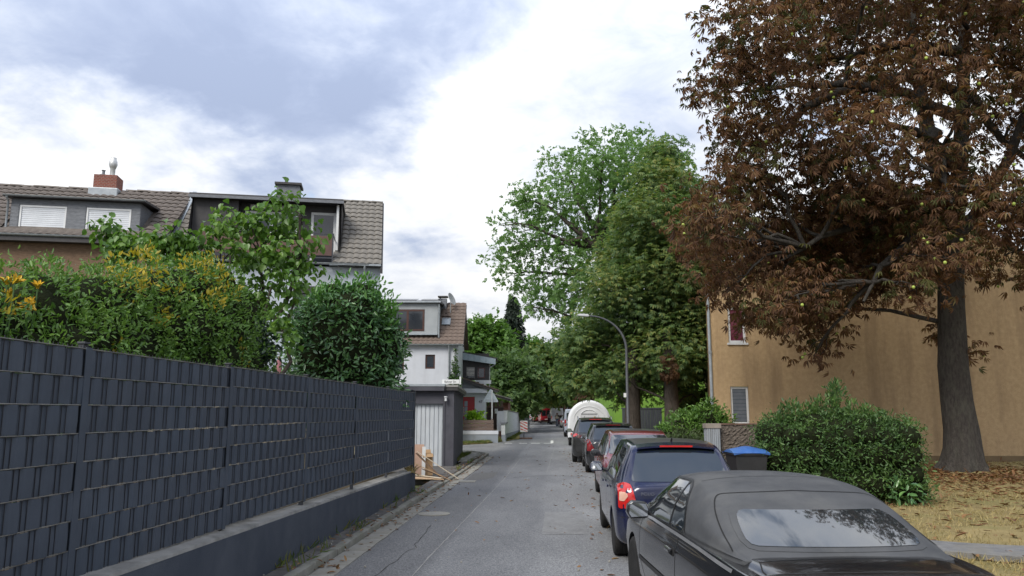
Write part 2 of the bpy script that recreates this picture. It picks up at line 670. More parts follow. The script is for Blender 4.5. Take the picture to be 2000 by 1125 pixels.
PATHM = pbr('path_asphalt', (.12, .12, .122), (.20, .198, .195), .95, scale=7, detail=9, bump=.6, bscale=60, c3=(.25, .22, .15), s3=1.1, a3=.4, spec=.2)
WHITEP = pbr('road_paint', (.50, .50, .48), (.70, .70, .67), .8, scale=9, detail=8, spec=.3, c3=(.3, .3, .29), s3=4, a3=.7)
PAVER = pbr('grey_pavers', (.20, .195, .18), (.31, .30, .275), .95, scale=3, detail=8, bump=.4, spec=.2, c3=(.13, .14, .09), s3=1.5, a3=.6)


def struct(name, mb, mat, parent=None, **k):
    o = mb.build(name, mat, parent, **k)
    if parent is None:
        o['kind'] = 'structure'
    return o


def sheet(name, poly, z, mat, parent=None):
    mb = MB()
    mb.add([(x, y, z) for x, y in poly], [tuple(range(len(poly)))])
    o = struct(name, mb, mat, parent, fixn=False)
    return o


sheet('ground', [(-500, -80), (500, -80), (500, 1200), (-500, 1200)], -0.05, GROUND)
# main road: straight to about Y=92, then a slow bend to the left
road_c = [(-.04, -12), (-.04, 20), (-.04, 60), (-.04, 88), (-.5, 104), (-1.9, 124), (-4.4, 146), (-9, 175), (-18, 215), (-34, 265)]
mb = MB()
for (x, y) in road_c:
    mb.v += [(x - 2.85, y, 0), (x + 2.82, y, 0)]
mb.f = [(2 * i, 2 * i + 1, 2 * i + 3, 2 * i + 2) for i in range(len(road_c) - 1)]
road = struct('road', mb, ASPH, fixn=False)
# side street leaving to the left between the garage and the white house
sheet('side_street', [(-2.84, 31.5), (-2.84, 52.0), (-4.0, 46.4), (-6.0, 43.2), (-60, 38.5), (-60, 32.5), (-5.6, 38.2), (-4.2, 37.2), (-3.3, 35.0)], -0.006, ASPH)

# left footway, kerb stones and gutter slabs
mb = MB()
mb.box(-3.24, -2.965, -2, 21.0, -.04, .08)
struct('footway', mb, ASPH2)
# forecourt of the garage: cracked asphalt, then slab paving round the corner
mb = MB()
poly = [(-9.0, 17.9), (-2.965, 21.002), (-2.965, 28.2), (-3.32, 28.2), (-3.32, 26.6), (-9.0, 26.0)]
mb.prism(poly, -.04, .075, 'z')
struct('forecourt', mb, ASPH2)
mb = MB()
mb.prism([(-3.42, 28.2), (-2.965, 28.2), (-2.965, 32.2), (-3.15, 33.8), (-3.75, 35.7), (-4.6, 36.9), (-6.0, 37.6), (-9, 37.5), (-9, 34.2), (-4.4, 34.2), (-4.2, 33.5)], -.04, .075, 'z')
corner = struct('corner_footway', mb, SOIL)
# slabs of the corner footway
rng = np.random.default_rng(5)
slab = MB().box(-.145, .145, -.095, .095, 0, .035).mesh('paving_stone', PAVER, bevel=.008)
for j in range(45):
    for i in range(14):
        x = -3.03 - i * .30 - (.15 if j % 2 else 0)
        y = 28.35 + j * .20
        ok = (x > -3.45 - (y - 28.2) * .0 if y < 29.5 else True) and x > -6.3
        edge = -2.97 if y < 32.2 else (-2.97 - (y - 32.2) * .12 if y < 33.8 else -3.16 - (y - 33.8) * .42)
        if y > 36.6 or x + .1 > edge or not ok:
            continue
        # the strip by the garage wall is overgrown
        if x < -3.75 and y < 34 and rng.random() < .9:
            continue
        o = link('paving_stone', slab, corner, (x, y, .062 + rng.normal() * .003), (rng.normal() * .012, rng.normal() * .012, rng.normal() * .02))

kerb = struct('kerb', MB().box(-2.95, -2.85, -2, 33, -.06, .02), SOIL)
ks = [MB().box(-.065, .065, -.48, .48, -.1, .1).mesh('kerb_stone', CONC, bevel=.014, smooth=40) for _ in range(1)][0]
y = -1.0
while y < 33.0:
    low = -.035 if 20.2 < y < 27.6 else 0.0       # dropped kerb at the garage
    link('kerb_stone', ks, kerb, (-2.898 + rng.normal() * .006, y, -.012 + low + rng.normal() * .004), (rng.normal() * .01, rng.normal() * .02, rng.normal() * .006))
    y += .985
# rounded corner into the side street
for i in range(6):
    a = i / 5
    px = -2.90 - 2.1 * a ** 1.6
    py = 33.5 + 3.7 * a ** .8
    tang = math.atan2(3.7 * .8 * max(a, .02) ** -.2, -2.1 * 1.6 * max(a, .001) ** .6) - PI / 2
    o = link('kerb_stone', ks, kerb, (px, py, .0), (0, 0, tang))
    o.scale = (1, .86, 1)
gs = MB().box(-.15, .15, -.242, .242, -.08, .0).mesh('gutter_slab', GUTT, bevel=.008)
gutter = struct('gutter', MB().box(-2.83, -2.50, -2, 32.9, -.05, -.002), SOIL)
y = -1.5
while y < 32.8:
    link('gutter_slab', gs, gutter, (-2.672 + rng.normal() * .004, y, .013 + rng.normal() * .003), (rng.normal() * .008, -.02 + rng.normal() * .01, rng.normal() * .006))
    y += .4935

# right side: kerb, footway, lawn, cross path
mb = MB().box(2.79, 2.91, -6, 90, -.05, .11)
struct('kerb_right', mb, CONC, bevel=.01)
mb = MB().box(2.914, 4.30, -6, 90, -.05, .105)
struct('footway_right', mb, ASPH2)
lm = MB()
nx, ny = 60, 60
rngl = np.random.default_rng(11)
for j in range(ny + 1):
    for i in range(nx + 1):
        x = 4.32 + 30 * (i / nx) ** 1.25
        y = -4 + 36 * j / ny
        h = .135 + .022 * math.sin(x * 1.7 + y * .8) + .018 * math.sin(y * 2.3 - x) + rngl.normal() * .006
        if (x - 11.6) ** 2 + (y - 22.7) ** 2 < 9:
            h += .12 * math.exp(-((x - 11.6) ** 2 + (y - 22.7) ** 2) / 2.2)
        lm.v.append((x, y, h))
lm.f = [(j * (nx + 1) + i, j * (nx + 1) + i + 1, (j + 1) * (nx + 1) + i + 1, (j + 1) * (nx + 1) + i) for j in range(ny) for i in range(nx)]
struct('lawn', lm, LAWN, smooth=60, fixn=False)
pm = MB()
for i in range(25):
    x = 4.31 + i * .45
    yc = 10.35 - (x - 4.9) * .42 + .05 * math.sin(x * 2.1)
    pm.v += [(x, yc - .45 + .03 * math.sin(i * 2.7), .186), (x, yc + .5 + .04 * math.sin(i * 1.9), .186), (x, yc + .5 + .04 * math.sin(i * 1.9), .12), (x, yc - .45 + .03 * math.sin(i * 2.7), .12)]
for i in range(24):
    a = 4 * i
    pm.f += [(a, a + 4, a + 5, a + 1), (a + 1, a + 5, a + 6, a + 2), (a, a + 3, a + 7, a + 4)]
struct('path', pm, PATHM)
# garden behind the fence, verge at the far corner, far left ground
struct('garden', MB().box(-40, -3.42, -4, 17.88, -.04, .5), SOIL)
VERGE = pbr('dry_verge', (.17, .15, .06), (.30, .24, .10), 1.0, scale=2.5, detail=9, bump=.9, bscale=30, c3=(.10, .14, .04), s3=1.2, a3=.8, spec=.05)
mb = MB()
mb.prism([(-60, 38.7), (-6.0, 43.4), (-4.0, 46.6), (-2.87, 52.2), (-2.4, 54.0), (-2.55, 58), (-2.88, 64), (-2.88, 88), (-40, 88), (-40, 60)], -.04, .07, 'z')
struct('verge', mb, VERGE)
mb = MB()
mb.prism([(2.92, 60), (90, 40), (90, 300), (-10, 300), (-6, 215 - 40), (-1.4, 146), (1.0, 124), (2.4, 104), (2.92, 90.1)], -.04, .06, 'z')
struct('far_verge_right', mb, VERGE)
mb = MB()
mb.prism([(-2.9, 88), (-3.4, 104), (-4.8, 124), (-7.4, 146), (-12, 175), (-21, 215), (-38, 265), (-90, 265), (-90, 88)], -.045, .06, 'z')
struct('far_verge_left', mb, VERGE)
mb = MB().box(4.3, 60, 32.0, 62, -.04, .12)
struct('yard', mb, SOIL)

# markings: dashes across the left lane and the corner piece
for k, (x0, x1) in enumerate([(-2.98, -2.52), (-2.10, -1.62), (-1.40, -.86), (-.62, -.12)]):
    o = sheet('lane_dash', [(x0, 46.75), (x1, 46.75), (x1, 47.15), (x0, 47.15)], .005, WHITEP)
o = sheet('lane_corner_mark', [(-.22, 47.2), (-.05, 47.2), (-.05, 51.6), (-.22, 51.6)], .005, WHITEP)
# lighter tar seam and the cross crack, small patch, manhole
SEAM = pbr('seam_tar', (.19, .19, .19), (.25, .25, .245), .9, scale=12, spec=.2)
CRACK = pbr('crack_dark', (.012, .012, .012), (.03, .03, .028), .95, scale=12)


def ribbon(name, pts, w, z, mat, wob=0.0, seed=1):
    r_ = np.random.default_rng(seed)
    mb = MB()
    P = []
    for a, b in zip(pts[:-1], pts[1:]):
        k = max(2, int(math.dist(a, b) / .25))
        for i in range(k):
            P.append((a[0] + (b[0] - a[0]) * i / k, a[1] + (b[1] - a[1]) * i / k))
    P.append(pts[-1])
    P = [(x + r_.normal() * wob, y + r_.normal() * wob) for x, y in P]
    for i, (x, y) in enumerate(P):
        q0 = P[max(i - 1, 0)]
        q1 = P[min(i + 1, len(P) - 1)]
        d = Vector((q1[0] - q0[0], q1[1] - q0[1])).normalized()
        ww = w * r_.uniform(.5, 1.3)
        mb.v += [(x - d.y * ww, y + d.x * ww, z), (x + d.y * ww, y - d.x * ww, z)]
    mb.f = [(2 * i, 2 * i + 1, 2 * i + 3, 2 * i + 2) for i in range(len(P) - 1)]
    return struct(name, mb, mat, fixn=False)


ribbon('road_seam', [(-1.66, 3), (-1.63, 10), (-1.40, 22), (-1.36, 32)], .009, .0035, SEAM, .004)
ribbon('road_seam', [(-.24, 24.5), (-.1, 33), (0, 40)], .009, .0035, SEAM, .004, 2)
ribbon('road_crack', [(-1.25, 22.6), (-.5, 23.1), (.3, 23.2), (.95, 22.9)], .02, .0035, CRACK, .03, 3)
sheet('road_patch', [(-2.45, 21.0), (-1.75, 22.3), (-1.75, 24.6), (-2.45, 24.0)], .0032, pbr('patch_asphalt', (.06, .06, .062), (.10, .10, .10), .9, scale=12, detail=8, bump=.4))

IRON = pbr('cast_iron', (.22, .22, .21), (.33, .33, .32), .55, metal=.5, scale=30, bump=.3)
mh = thing('manhole_cover', 'round cast iron manhole cover in the asphalt by the left kerb', 'manhole cover', (-2.22, 14.5, .001))
mb = MB().lathe([(.0, 0), (.22, 0), (.22, .006), (.0, .006)], 28)
mb.build('cover', pbr('cover_iron', (.10, .10, .098), (.16, .16, .155), .6, metal=.4, scale=30), mh)
mb = MB()
mb.lathe([(.225, 0), (.30, 0), (.30, .009), (.225, .009)], 28)
mb.build('rim', GUTT, mh)
mb = MB()
for i in range(7):
    w = math.sqrt(max(0, .19 ** 2 - (-.18 + i * .06) ** 2))
    if w > .03:
        mb.box(-w, w, -.19 + i * .06, -.165 + i * .06, .0062, .010)
mb.build('grip_bar', IRON, mh)
dg = thing('drain_grate', 'pale iron drain grate flush with the gutter before the garage', 'drain', (-2.37, 21.2, .004))
mb = MB().box(-.24, .24, -.24, .24, 0, .008)
mb.build('frame', GUTT, dg)
for i in range(6):
    MB().box(-.2, .2, -.19 + i * .068, -.16 + i * .068, .009, .016).build('bar', IRON, dg)

for k, pts in enumerate([[(-2.1, 8), (-1.95, 11), (-2.05, 13)], [(-.9, 27), (-.2, 27.5), (.6, 27.2)], [(-1.9, 30), (-1.0, 33), (-.6, 36)]]):
    ribbon('road_crack', pts, .006, .0036, CRACK, .018, 20 + k)
sheet('road_patch', [(-.2, 12.2), (.5, 12.25), (.52, 15.0), (-.18, 14.9)], .0031, pbr('pale_patch', (.15, .152, .155), (.22, .222, .222), .9, scale=14, detail=9, bump=.4, c3=(.12, .12, .12), s3=2, a3=.6))

# ------------------------------------------------------------------ fence on the low wall
FX = lambda y: -3.45 + .015 * y
STRIP = pbr('privacy_strip', (.044, .055, .074), (.062, .075, .097), .62, scale=3.0, detail=8, bump=.12, bscale=220, spec=.35, c3=(.062, .085, .118), s3=1.1, a3=.4)
WIRE = pbr('fence_wire', (.022, .024, .03), (.035, .036, .042), .5, scale=9, spec=.4)
RODM = pbr('fence_rod', (.11, .108, .10), (.20, .19, .168), .6, scale=14, detail=8, spec=.4, c3=(.07, .07, .07), s3=2.5, a3=.9)  # anthracite rods coloured pale: reflected sky and dirt put into the colour
POSTM = pbr('fence_post', (.035, .038, .048), (.055, .058, .066), .5, scale=5, spec=.4)
RENDER_DK = pbr('anthracite_render', (.056, .066, .084), (.080, .091, .112), .9, scale=2.2, detail=9, bump=.35, bscale=140, c3=(.040, .050, .070), s3=.9, a3=.6, spec=.2)
COPE = pbr('wall_coping', (.20, .197, .19), (.30, .295, .28), .9, scale=4, detail=9, bump=.3, c3=(.10, .097, .09), s3=2.5, a3=.7, spec=.2)

fence = thing('privacy_fence', 'anthracite mesh fence woven with privacy strips along the left side of the street', 'fence', (FX(0), 0, 0), -math.atan(.015))
ROW = .2
Z0 = .70
posts = [.53, 2.96, 5.39, 7.82, 10.24, 12.67, 15.10, 17.54]
rg = np.random.default_rng(21)
dz_bay = [0.0, .0, .0, .012, .008, .0, -.012, 0]
for b in range(len(posts) - 1):
    ya, yb = posts[b] + .025, posts[b + 1] - .025
    dz = dz_bay[b]
    nw = int((yb - ya) / .05)
    # vertical wires of the bay
    mb = MB()
    for i in range(nw + 1):
        y = ya + (yb - ya) * i / nw
        mb.cyl((0, y, Z0 + dz), (0, y, Z0 + 8 * ROW + dz + .02), .003, n=4, caps=False)
    mb.build('vertical_wires', WIRE, fence, fixn=False)
    # double rods
    for r in range(9):
        mb = MB()
        z = Z0 + r * ROW + dz
        for s in (-1, 1):
            mb.tube([(s * .0075, ya, z), (s * .0075, yb, z)], .0045, 6)
        mb.build('rod', RODM, fence, smooth=60, fixn=False)
    # woven strips
    for r in range(8):
        z = Z0 + r * ROW + dz + .006
        ph = (r % 2) * 2 + b
        mb = MB()
        front, back = [], []
        k = nw * 4
        h = ROW - .011
        jit = rg.normal() * .002
        tilt = rg.normal() * .0022
        sag = rg.uniform(0, .004)
        for i in range(k + 1):
            y = ya + (yb - ya) * i / k
            c = math.cos((i / 4 - .5 + ph) * PI / 2)
            d = .010 * max(-1, min(1, 2.6 * c)) + .0012 * math.sin(i * .9 + r) + jit
            bow = .003
            zs = z - sag * math.sin(PI * i / k) + .0012 * math.sin(i * .31 + r * 2)
            front.append([(d + .001 - tilt, y, zs), (d + .001 + bow, y, zs + h * .5), (d + .001 + tilt, y, zs + h)])
        for i, col in enumerate(front):
            mb.v += col + [(x - .002, y_, zz) for x, y_, zz in col]
        for i in range(k):
            a = 6 * i
            mb.f += [(a, a + 6, a + 7, a + 1), (a + 1, a + 7, a + 8, a + 2), (a + 2, a + 8, a + 11, a + 5), (a + 3, a + 4, a + 10, a + 9), (a + 4, a + 5, a + 11, a + 10), (a, a + 3, a + 9, a + 6)]
        mb.build('privacy_strip', STRIP, fence, smooth=70, fixn=False)
for i, y in enumerate(posts):
    p = MB().box(-.055, -.012, y - .03, y + .03, .60, Z0 + 8 * ROW + .035).build('post', POSTM, fence, bevel=.004)
    MB().box(-.062, .0, y - .037, y + .037, Z0 + 8 * ROW + .036, Z0 + 8 * ROW + .052).build('post_cap', POSTM, p, bevel=.004)
    MB().box(.0115, .017, y - .036, y + .036, Z0 - .01, Z0 + 8 * ROW + .012).build('clamp_bar', STRIP, fence)
# the doubled end post
p = MB().box(-.055, .02, 17.62, 17.68, .50, Z0 + 8 * ROW + .03).build('post', POSTM, fence, bevel=.004)
MB().box(-.062, .027, 17.613, 17.687, Z0 + 8 * ROW + .031, Z0 + 8 * ROW + .047).build('post_cap', COPE, p, bevel=.004)
MB().box(.018, .024, 16.62, 16.68, 1.95, 2.06).build('reflector_tag', pbr('white_tag', (.6, .6, .55), (.7, .7, .66), .5), fence)

wall = thing('retaining_wall', 'low anthracite rendered wall with pale coping under the fence', 'wall', (-3.42, 0, 0))
WT = lambda y: .77 - .0128 * y
mb = MB()
ys = list(np.linspace(-2, 17.9, 22))
for y in ys:
    w = .235 - .003 * math.sin(y * 1.3)
    mb.v += [(0, y, -.05), (w, y, -.05), (w, y, WT(y) - .03), (0, y, WT(y) - .03)]
for i in range(len(ys) - 1):
    a = 4 * i
    mb.f += [(a + 1, a + 5, a + 6, a + 2), (a + 2, a + 6, a + 7, a + 3), (a, a + 3, a + 7, a + 4)]
mb.f += [(0, 1, 2, 3), tuple(4 * (len(ys) - 1) + k for k in (0, 3, 2, 1))]
mb.build('wall_face', RENDER_DK, wall, fixn=False)
mb = MB()
for y in ys:
    e = .236 + .002 * math.sin(y * 3.1)
    mb.v += [(.0, y, WT(y) - .028), (e, y, WT(y) - .028), (e - .006, y, WT(y)), (.0, y, WT(y) + .012)]
for i in range(len(ys) - 1):
    a = 4 * i
    mb.f += [(a + 1, a + 5, a + 6, a + 2), (a + 2, a + 6, a + 7, a + 3)]
mb.f += [tuple(4 * (len(ys) - 1) + k for k in (0, 3, 2, 1))]
mb.build('coping', COPE, wall, fixn=False)

# ------------------------------------------------------------------ house materials and helpers
GLASS = pbr('window_glass', (.018, .022, .028), (.03, .034, .04), .06, scale=1.2, spec=.9, bump=.02, bscale=2)
WFRAME = pbr('white_frame', (.62, .63, .64), (.74, .75, .75), .4, scale=4)
BROWNF = pbr('brown_frame', (.045, .018, .013), (.075, .03, .02), .4, scale=8)
SLATE = pbr('slate_cladding', (.10, .11, .125), (.17, .18, .20), .55, scale=7, detail=8, bump=.4, stretch=(1, 1, 3))
ZINC = pbr('zinc', (.27, .30, .325), (.38, .41, .43), .45, metal=.35, scale=5, detail=6)
TILE_GREY = pbr('weathered_grey_tile', (.13, .12, .106), (.225, .21, .188), .9, scale=4, detail=9, bump=.3, bscale=60, c3=(.065, .06, .052), s3=1.4, a3=.7, coord='Object', spec=.2)
TILE_BROWN = pbr('weathered_brown_tile', (.088, .075, .067), (.16, .138, .122), .9, scale=3, detail=9, bump=.3, bscale=60, c3=(.22, .20, .175), s3=1.7, a3=.5, spec=.2)
TILE_WH = pbr('brown_house_tile', (.115, .085, .07), (.19, .15, .125), .85, scale=3, detail=9, bump=.2, c3=(.08, .06, .05), s3=2, a3=.6, spec=.25)
DARKP = pbr('dark_panel', (.028, .026, .028), (.048, .045, .046), .6, scale=5)
BRICKW = pbr('old_brown_brick', (.13, .085, .055), (.23, .15, .095), .95, scale=14, detail=6, bump=.4, stretch=(.5, .5, 2.2))
BRICKR = None


def brick_mat(name, c1, c2, mortar, scale, bw=.5, rh=.25, ms=.02):
    m = bpy.data.materials.new(name)
    m.use_nodes = True
    nt = m.node_tree
    p = nt.nodes['Principled BSDF']
    tc = N(nt, 'ShaderNodeTexCoord')
    mp = N(nt, 'ShaderNodeMapping')
    mp.inputs['Rotation'].default_value = (R(90), 0, 0)
    sep = N(nt, 'ShaderNodeSeparateXYZ')
    nt.links.new(tc.outputs['Object'], sep.inputs[0])
    cb = N(nt, 'ShaderNodeCombineXYZ')
    nt.links.new(math_node(nt, 'ADD', sep.outputs[0], sep.outputs[1]), cb.inputs[0])
    nt.links.new(sep.outputs[2], cb.inputs[1])
    b = N(nt, 'ShaderNodeTexBrick')
    b.inputs['Color1'].default_value = tuple(c1) + (1,)
    b.inputs['Color2'].default_value = tuple(c2) + (1,)
    b.inputs['Mortar'].default_value = tuple(mortar) + (1,)
    b.inputs['Scale'].default_value = scale
    b.inputs['Mortar Size'].default_value = ms
    b.inputs['Brick Width'].default_value = bw
    b.inputs['Row Height'].default_value = rh
    nt.links.new(cb.outputs[0], b.inputs['Vector'])
    nt.links.new(b.outputs['Color'], p.inputs['Base Color'])
    bu = N(nt, 'ShaderNodeBump')
    bu.inputs['Strength'].default_value = .5
    bu.inputs['Distance'].default_value = .01
    bu.invert = True
    nt.links.new(b.outputs['Fac'], bu.inputs['Height'])
    nt.links.new(bu.outputs[0], p.inputs['Normal'])
    p.inputs['Roughness'].default_value = .9
    return m


BRICKR = brick_mat('red_chimney_brick', (.24, .07, .045), (.17, .05, .035), (.24, .20, .17), 4.2)
BRICKWHITE = brick_mat('white_painted_brick', (.58, .60, .60), (.52, .54, .55), (.42, .44, .45), 4.0)


def wall_holes(mb, u0, u1, z0, z1, holes, y=0.0, t=.14):
    """wall face in the plane y with openings (a,b,c,d)=(u0,u1,z0,z1) and reveals going back t"""
    us = sorted({u0, u1, *[h[0] for h in holes], *[h[1] for h in holes]})
    zs = sorted({z0, z1, *[h[2] for h in holes], *[h[3] for h in holes]})
    for a, b in zip(us[:-1], us[1:]):
        for c, d in zip(zs[:-1], zs[1:]):
            cu, cz = (a + b) / 2, (c + d) / 2
            if any(h[0] < cu < h[1] and h[2] < cz < h[3] for h in holes):
                continue
            mb.add([(a, y, c), (b, y, c), (b, y, d), (a, y, d)], [(0, 1, 2, 3)])
    for a, b, c, d in holes:
        mb.add([(a, y, c), (b, y, c), (b, y, d), (a, y, d), (a, y + t, c), (b, y + t, c), (b, y + t, d), (a, y + t, d)],
               [(0, 4, 5, 1), (1, 5, 6, 2), (2, 6, 7, 3), (3, 7, 4, 0)])


def window(parent, u0, u1, z0, z1, y, fm=None, gm=None, fw=.06, panes=1, name='window'):
    """frame (part) with one pane per sash (sub-parts); faces -y, sits in an opening or proud of the wall"""
    fm = fm or WFRAME
    mb = MB()
    d = .05
    mb.box(u0, u0 + fw, y, y + d, z0, z1)
    mb.box(u1 - fw, u1, y, y + d, z0, z1)
    mb.box(u0 + fw, u1 - fw, y, y + d, z0, z0 + fw)
    mb.box(u0 + fw, u1 - fw, y, y + d, z1 - fw, z1)
    for k in range(1, panes):
        c = u0 + (u1 - u0) * k / panes
        mb.box(c - fw * .6, c + fw * .6, y - .004, y + d, z0 + fw, z1 - fw)
    w = mb.build(name, fm, parent)
    for k in range(panes):
        a = u0 + (u1 - u0) * k / panes + fw * .55
        b = u0 + (u1 - u0) * (k + 1) / panes - fw * .55
        MB().box(a, b, y + .018, y + .03, z0 + fw * .9, z1 - fw * .9).build('pane', gm or GLASS, w)
    return w


def tile_mesh(w=.225, L=.40, amp=.026, mat=None, k=7):
    mb = MB()
    for j, (yy, dz) in enumerate(((0, .040), (L, 0.0))):
        for i in range(k):
            t = i / (k - 1)
            x = -w * .04 + (w * 1.1) * t
            z = amp * (math.sin(2 * PI * t - .6) * .6 + .4 * math.sin(4 * PI * t - .3) * .35)
            mb.v.append((x, yy, z + dz))
    for i in range(k):
        t = i / (k - 1)
        x, yy, z = mb.v[i]
        mb.v.append((x, 0, z - .040))
    for i in range(k - 1):
        mb.f.append((i, i + 1, k + i + 1, k + i))
        mb.f.append((2 * k + i, 2 * k + i + 1, i + 1, i))
    return mb.mesh('roof_tile', mat, smooth=50, fixn=False)


def tile_field(parent, mesh, u0, u1, ye, ze, yr, zr, keep, w=.225, ex=.335, seed=1):
    """tiles laid on the slope from the eave (ye,ze) to the ridge (yr,zr); keep(u,y) says where"""
    rr = np.random.default_rng(seed)
    L = math.hypot(yr - ye, zr - ze)
    th = math.atan2(zr - ze, yr - ye)
    n = 0
    for j in range(int(L / ex) + 1):
        s = j * ex
        if s + .25 > L:
            break
        y, z = ye + s * math.cos(th), ze + s * math.sin(th)
        for i in range(int((u1 - u0) / w)):
            u = u0 + i * w
            if not keep(u + w / 2, y + .1):
                continue
            link('roof_tile', mesh, parent, (u, y - .02, z + .045 + rr.normal() * .003), (th + rr.normal() * .008, rr.normal() * .008, rr.normal() * .006))
            n += 1
    return n


def gutter(parent, u0, u1, y, z, mat=None, r=.065, name='gutter'):
    mb = MB()
    n = 8
    for u in (u0, u1):
        for i in range(n + 1):
            a = PI + PI * i / n
            mb.v.append((u, y + math.cos(a) * r, z + math.sin(a) * r))
        for i in range(n + 1):
            a = PI + PI * i / n
            mb.v.append((u, y + math.cos(a) * (r - .008), z + math.sin(a) * (r - .008)))
    m = 2 * (n + 1)
    for i in range(n):
        mb.f.append((i, i + 1, m + i + 1, m + i))
        mb.f.append((n + 1 + i, m + n + 1 + i, m + n + 2 + i, n + 2 + i))
    mb.f += [tuple(range(0, n + 1)), tuple(range(m, m + n + 1)), (0, m, m + n + 1, n + 1), (n, 2 * n + 1, m + 2 * n + 1, m + n)]
    return mb.build(name, mat or ZINC, parent, smooth=50, fixn=False)


# ------------------------------------------------------------------ row of houses at the left
RZ = math.atan2(.2267, .974)
HA = thing('row_house', 'brown brick row house with slate dormer, roller shutters and red brick chimney', 'house', (-5.72, 25.0, 0), RZ)
mb = MB()
wall_holes(mb, -17, -6.86, 0, 7.25, [(-15.6, -14.2, 4.2, 5.6), (-12.2, -10.9, 4.3, 5.7), (-9.6, -8.3, 4.3, 5.7)], .3, .15)
mb.add([(-17, .3, 0), (-17, 7, 0), (-17, 7, 7.25), (-17, 3.5, 9.7), (-17, .3, 7.25)], [(0, 1, 2, 3, 4)])
mb.add([(-17, 7, 0), (-6.86, 7, 0), (-6.86, 7, 7.25), (-17, 7, 7.25)], [(0, 1, 2, 3)])
mb.build('wall', BRICKW, HA, fixn=False)
for (a, b, c, d) in [(-15.6, -14.2, 4.2, 5.6), (-12.2, -10.9, 4.3, 5.7), (-9.6, -8.3, 4.3, 5.7)]:
    window(HA, a + .004, b - .004, c + .004, d - .004, .38, panes=2)
MB().box(-17, -6.86, -.02, .3, 7.12, 7.26).build('eave_board', DARKP, HA)
mb = MB()
for s, (y0, z0, y1, z1) in enumerate([(.02, 7.28, 3.5, 9.78), (3.5, 9.78, 7.1, 7.2)]):
    mb.add([(-17, y0, z0), (-6.86, y0, z0), (-6.86, y1, z1), (-17, y1, z1)], [(0, 1, 2, 3)])
roofA = mb.build('roof', TILE_BROWN, HA, fixn=False)
tmA = tile_mesh(.25, .42, .030, TILE_BROWN)
nA = tile_field(roofA, tmA, -14.4, -6.86, .02, 7.28, 3.5, 9.78,
                lambda u, y: not (-11.95 < u < -7.72 and .40 < y < 2.0) and not (-10.35 < u < -9.35 and y > 3.1), w=.25, ex=.35, seed=2)
rt = MB()
for k in range(5):
    rt.v += [(-.02, math.cos(PI * k / 4) * .12, math.sin(PI * k / 4) * .085), (.40, math.cos(PI * k / 4) * .105, math.sin(PI * k / 4) * .075)]
rt.f = [(2 * k, 2 * k + 1, 2 * k + 3, 2 * k + 2) for k in range(4)]
ridge_me = rt.mesh('ridge_tile', TILE_BROWN, smooth=60, fixn=False)
for i in range(20):
    u = -14.6 + i * .385
    if -10.4 < u + .2 < -9.35:
        continue
    link('ridge_tile', ridge_me, roofA, (u, 3.5, 9.80 + .01 * math.sin(i * 2.2)), (0, 0, .02 * math.sin(i * 5)))
gutter(HA, -17, -7.95, -.03, 7.33)
# dormer
dorm = MB()
wall_holes(dorm, -11.72, -7.84, 7.5, 8.62, [(-11.47, -10.07, 7.58, 8.42), (-9.49, -8.12, 7.58, 8.42)], .6, .07)
dorm.add([(-7.84, .6, 7.5), (-7.84, .6, 8.62), (-7.84, 2.0, 8.68)], [(0, 1, 2)])
dorm.add([(-11.72, .6, 7.5), (-11.72, .6, 8.62), (-11.72, 2.0, 8.68)], [(2, 1, 0)])
dormer = dorm.build('dormer', SLATE, HA, fixn=False)
MB().prism([(.42, 8.62), (2.3, 8.80), (2.3, 8.88), (.42, 8.70)], -11.9, -7.66, 'x').build('dormer_roof', DARKP, dormer)
gutter(dormer, -11.9, -7.66, .40, 8.69, name='dormer_gutter', r=.05)
MB().tube([(-11.8, .4, 8.63), (-11.8, .56, 8.5), (-11.8, .57, 7.6)], .035, 8).build('downpipe', ZINC, HA, smooth=60)
SHUT = pbr('roller_shutter', (.60, .63, .67), (.70, .73, .77), .45, scale=3)
for (a, b) in ((-11.46, -10.08), (-9.48, -8.13)):
    w = MB()
    w.box(a, a + .05, .61, .66, 7.585, 8.415)
    w.box(b - .05, b, .61, .66, 7.585, 8.415)
    w.box(a + .05, b - .05, .61, .66, 8.355, 8.415)
    wn_ = w.build('window', WFRAME, HA)
    for k in range(12):
        MB().box(a + .052, b - .052, .632 + .001 * (k % 2), .65, 7.59 + k * .064, 7.59 + k * .064 + .058).build('shutter_slat', SHUT, wn_, bevel=.006)
# slate shingles on the dormer front and cheek: thin courses
for k in range(9):
    z = 7.52 + k * .122
    for (a, b) in ((-11.71, -11.49), (-10.05, -9.51), (-8.10, -7.85)):
        MB().add([(a, .592, z), (b, .592, z), (b, .597, z + .125), (a, .597, z + .125)], [(0, 1, 2, 3)]).build('slate_shingle', SLATE, dormer, fixn=False)
# chimney
ch = MB().box(-10.26, -9.48, 3.15, 3.85, 9.2, 10.30).build('chimney', BRICKR, HA, bevel=.01)
MB().box(-10.36, -9.38, 3.0, 3.95, 9.45, 9.78).build('flashing', ZINC, ch, bevel=.03)
MB().lathe([(.09, 10.3), (.09, 10.62), (.11, 10.66), (.15, 10.78), (.13, 10.92), (.10, 10.98), (.10, 11.04), (.0, 11.05)], 14, Matrix.Translation((-9.76, 3.5, 0))).build('flue_pipe', pbr('steel_flue', (.5, .5, .49), (.62, .62, .6), .35, metal=.6), ch, smooth=40)
MB().lathe([(.11, 10.3), (.11, 10.36), (.05, 10.38), (.05, 10.5), (.08, 10.52), (.0, 10.53)], 12, Matrix.Translation((-10.03, 3.4, 0))).build('chimney_pot', SLATE, ch, smooth=40)

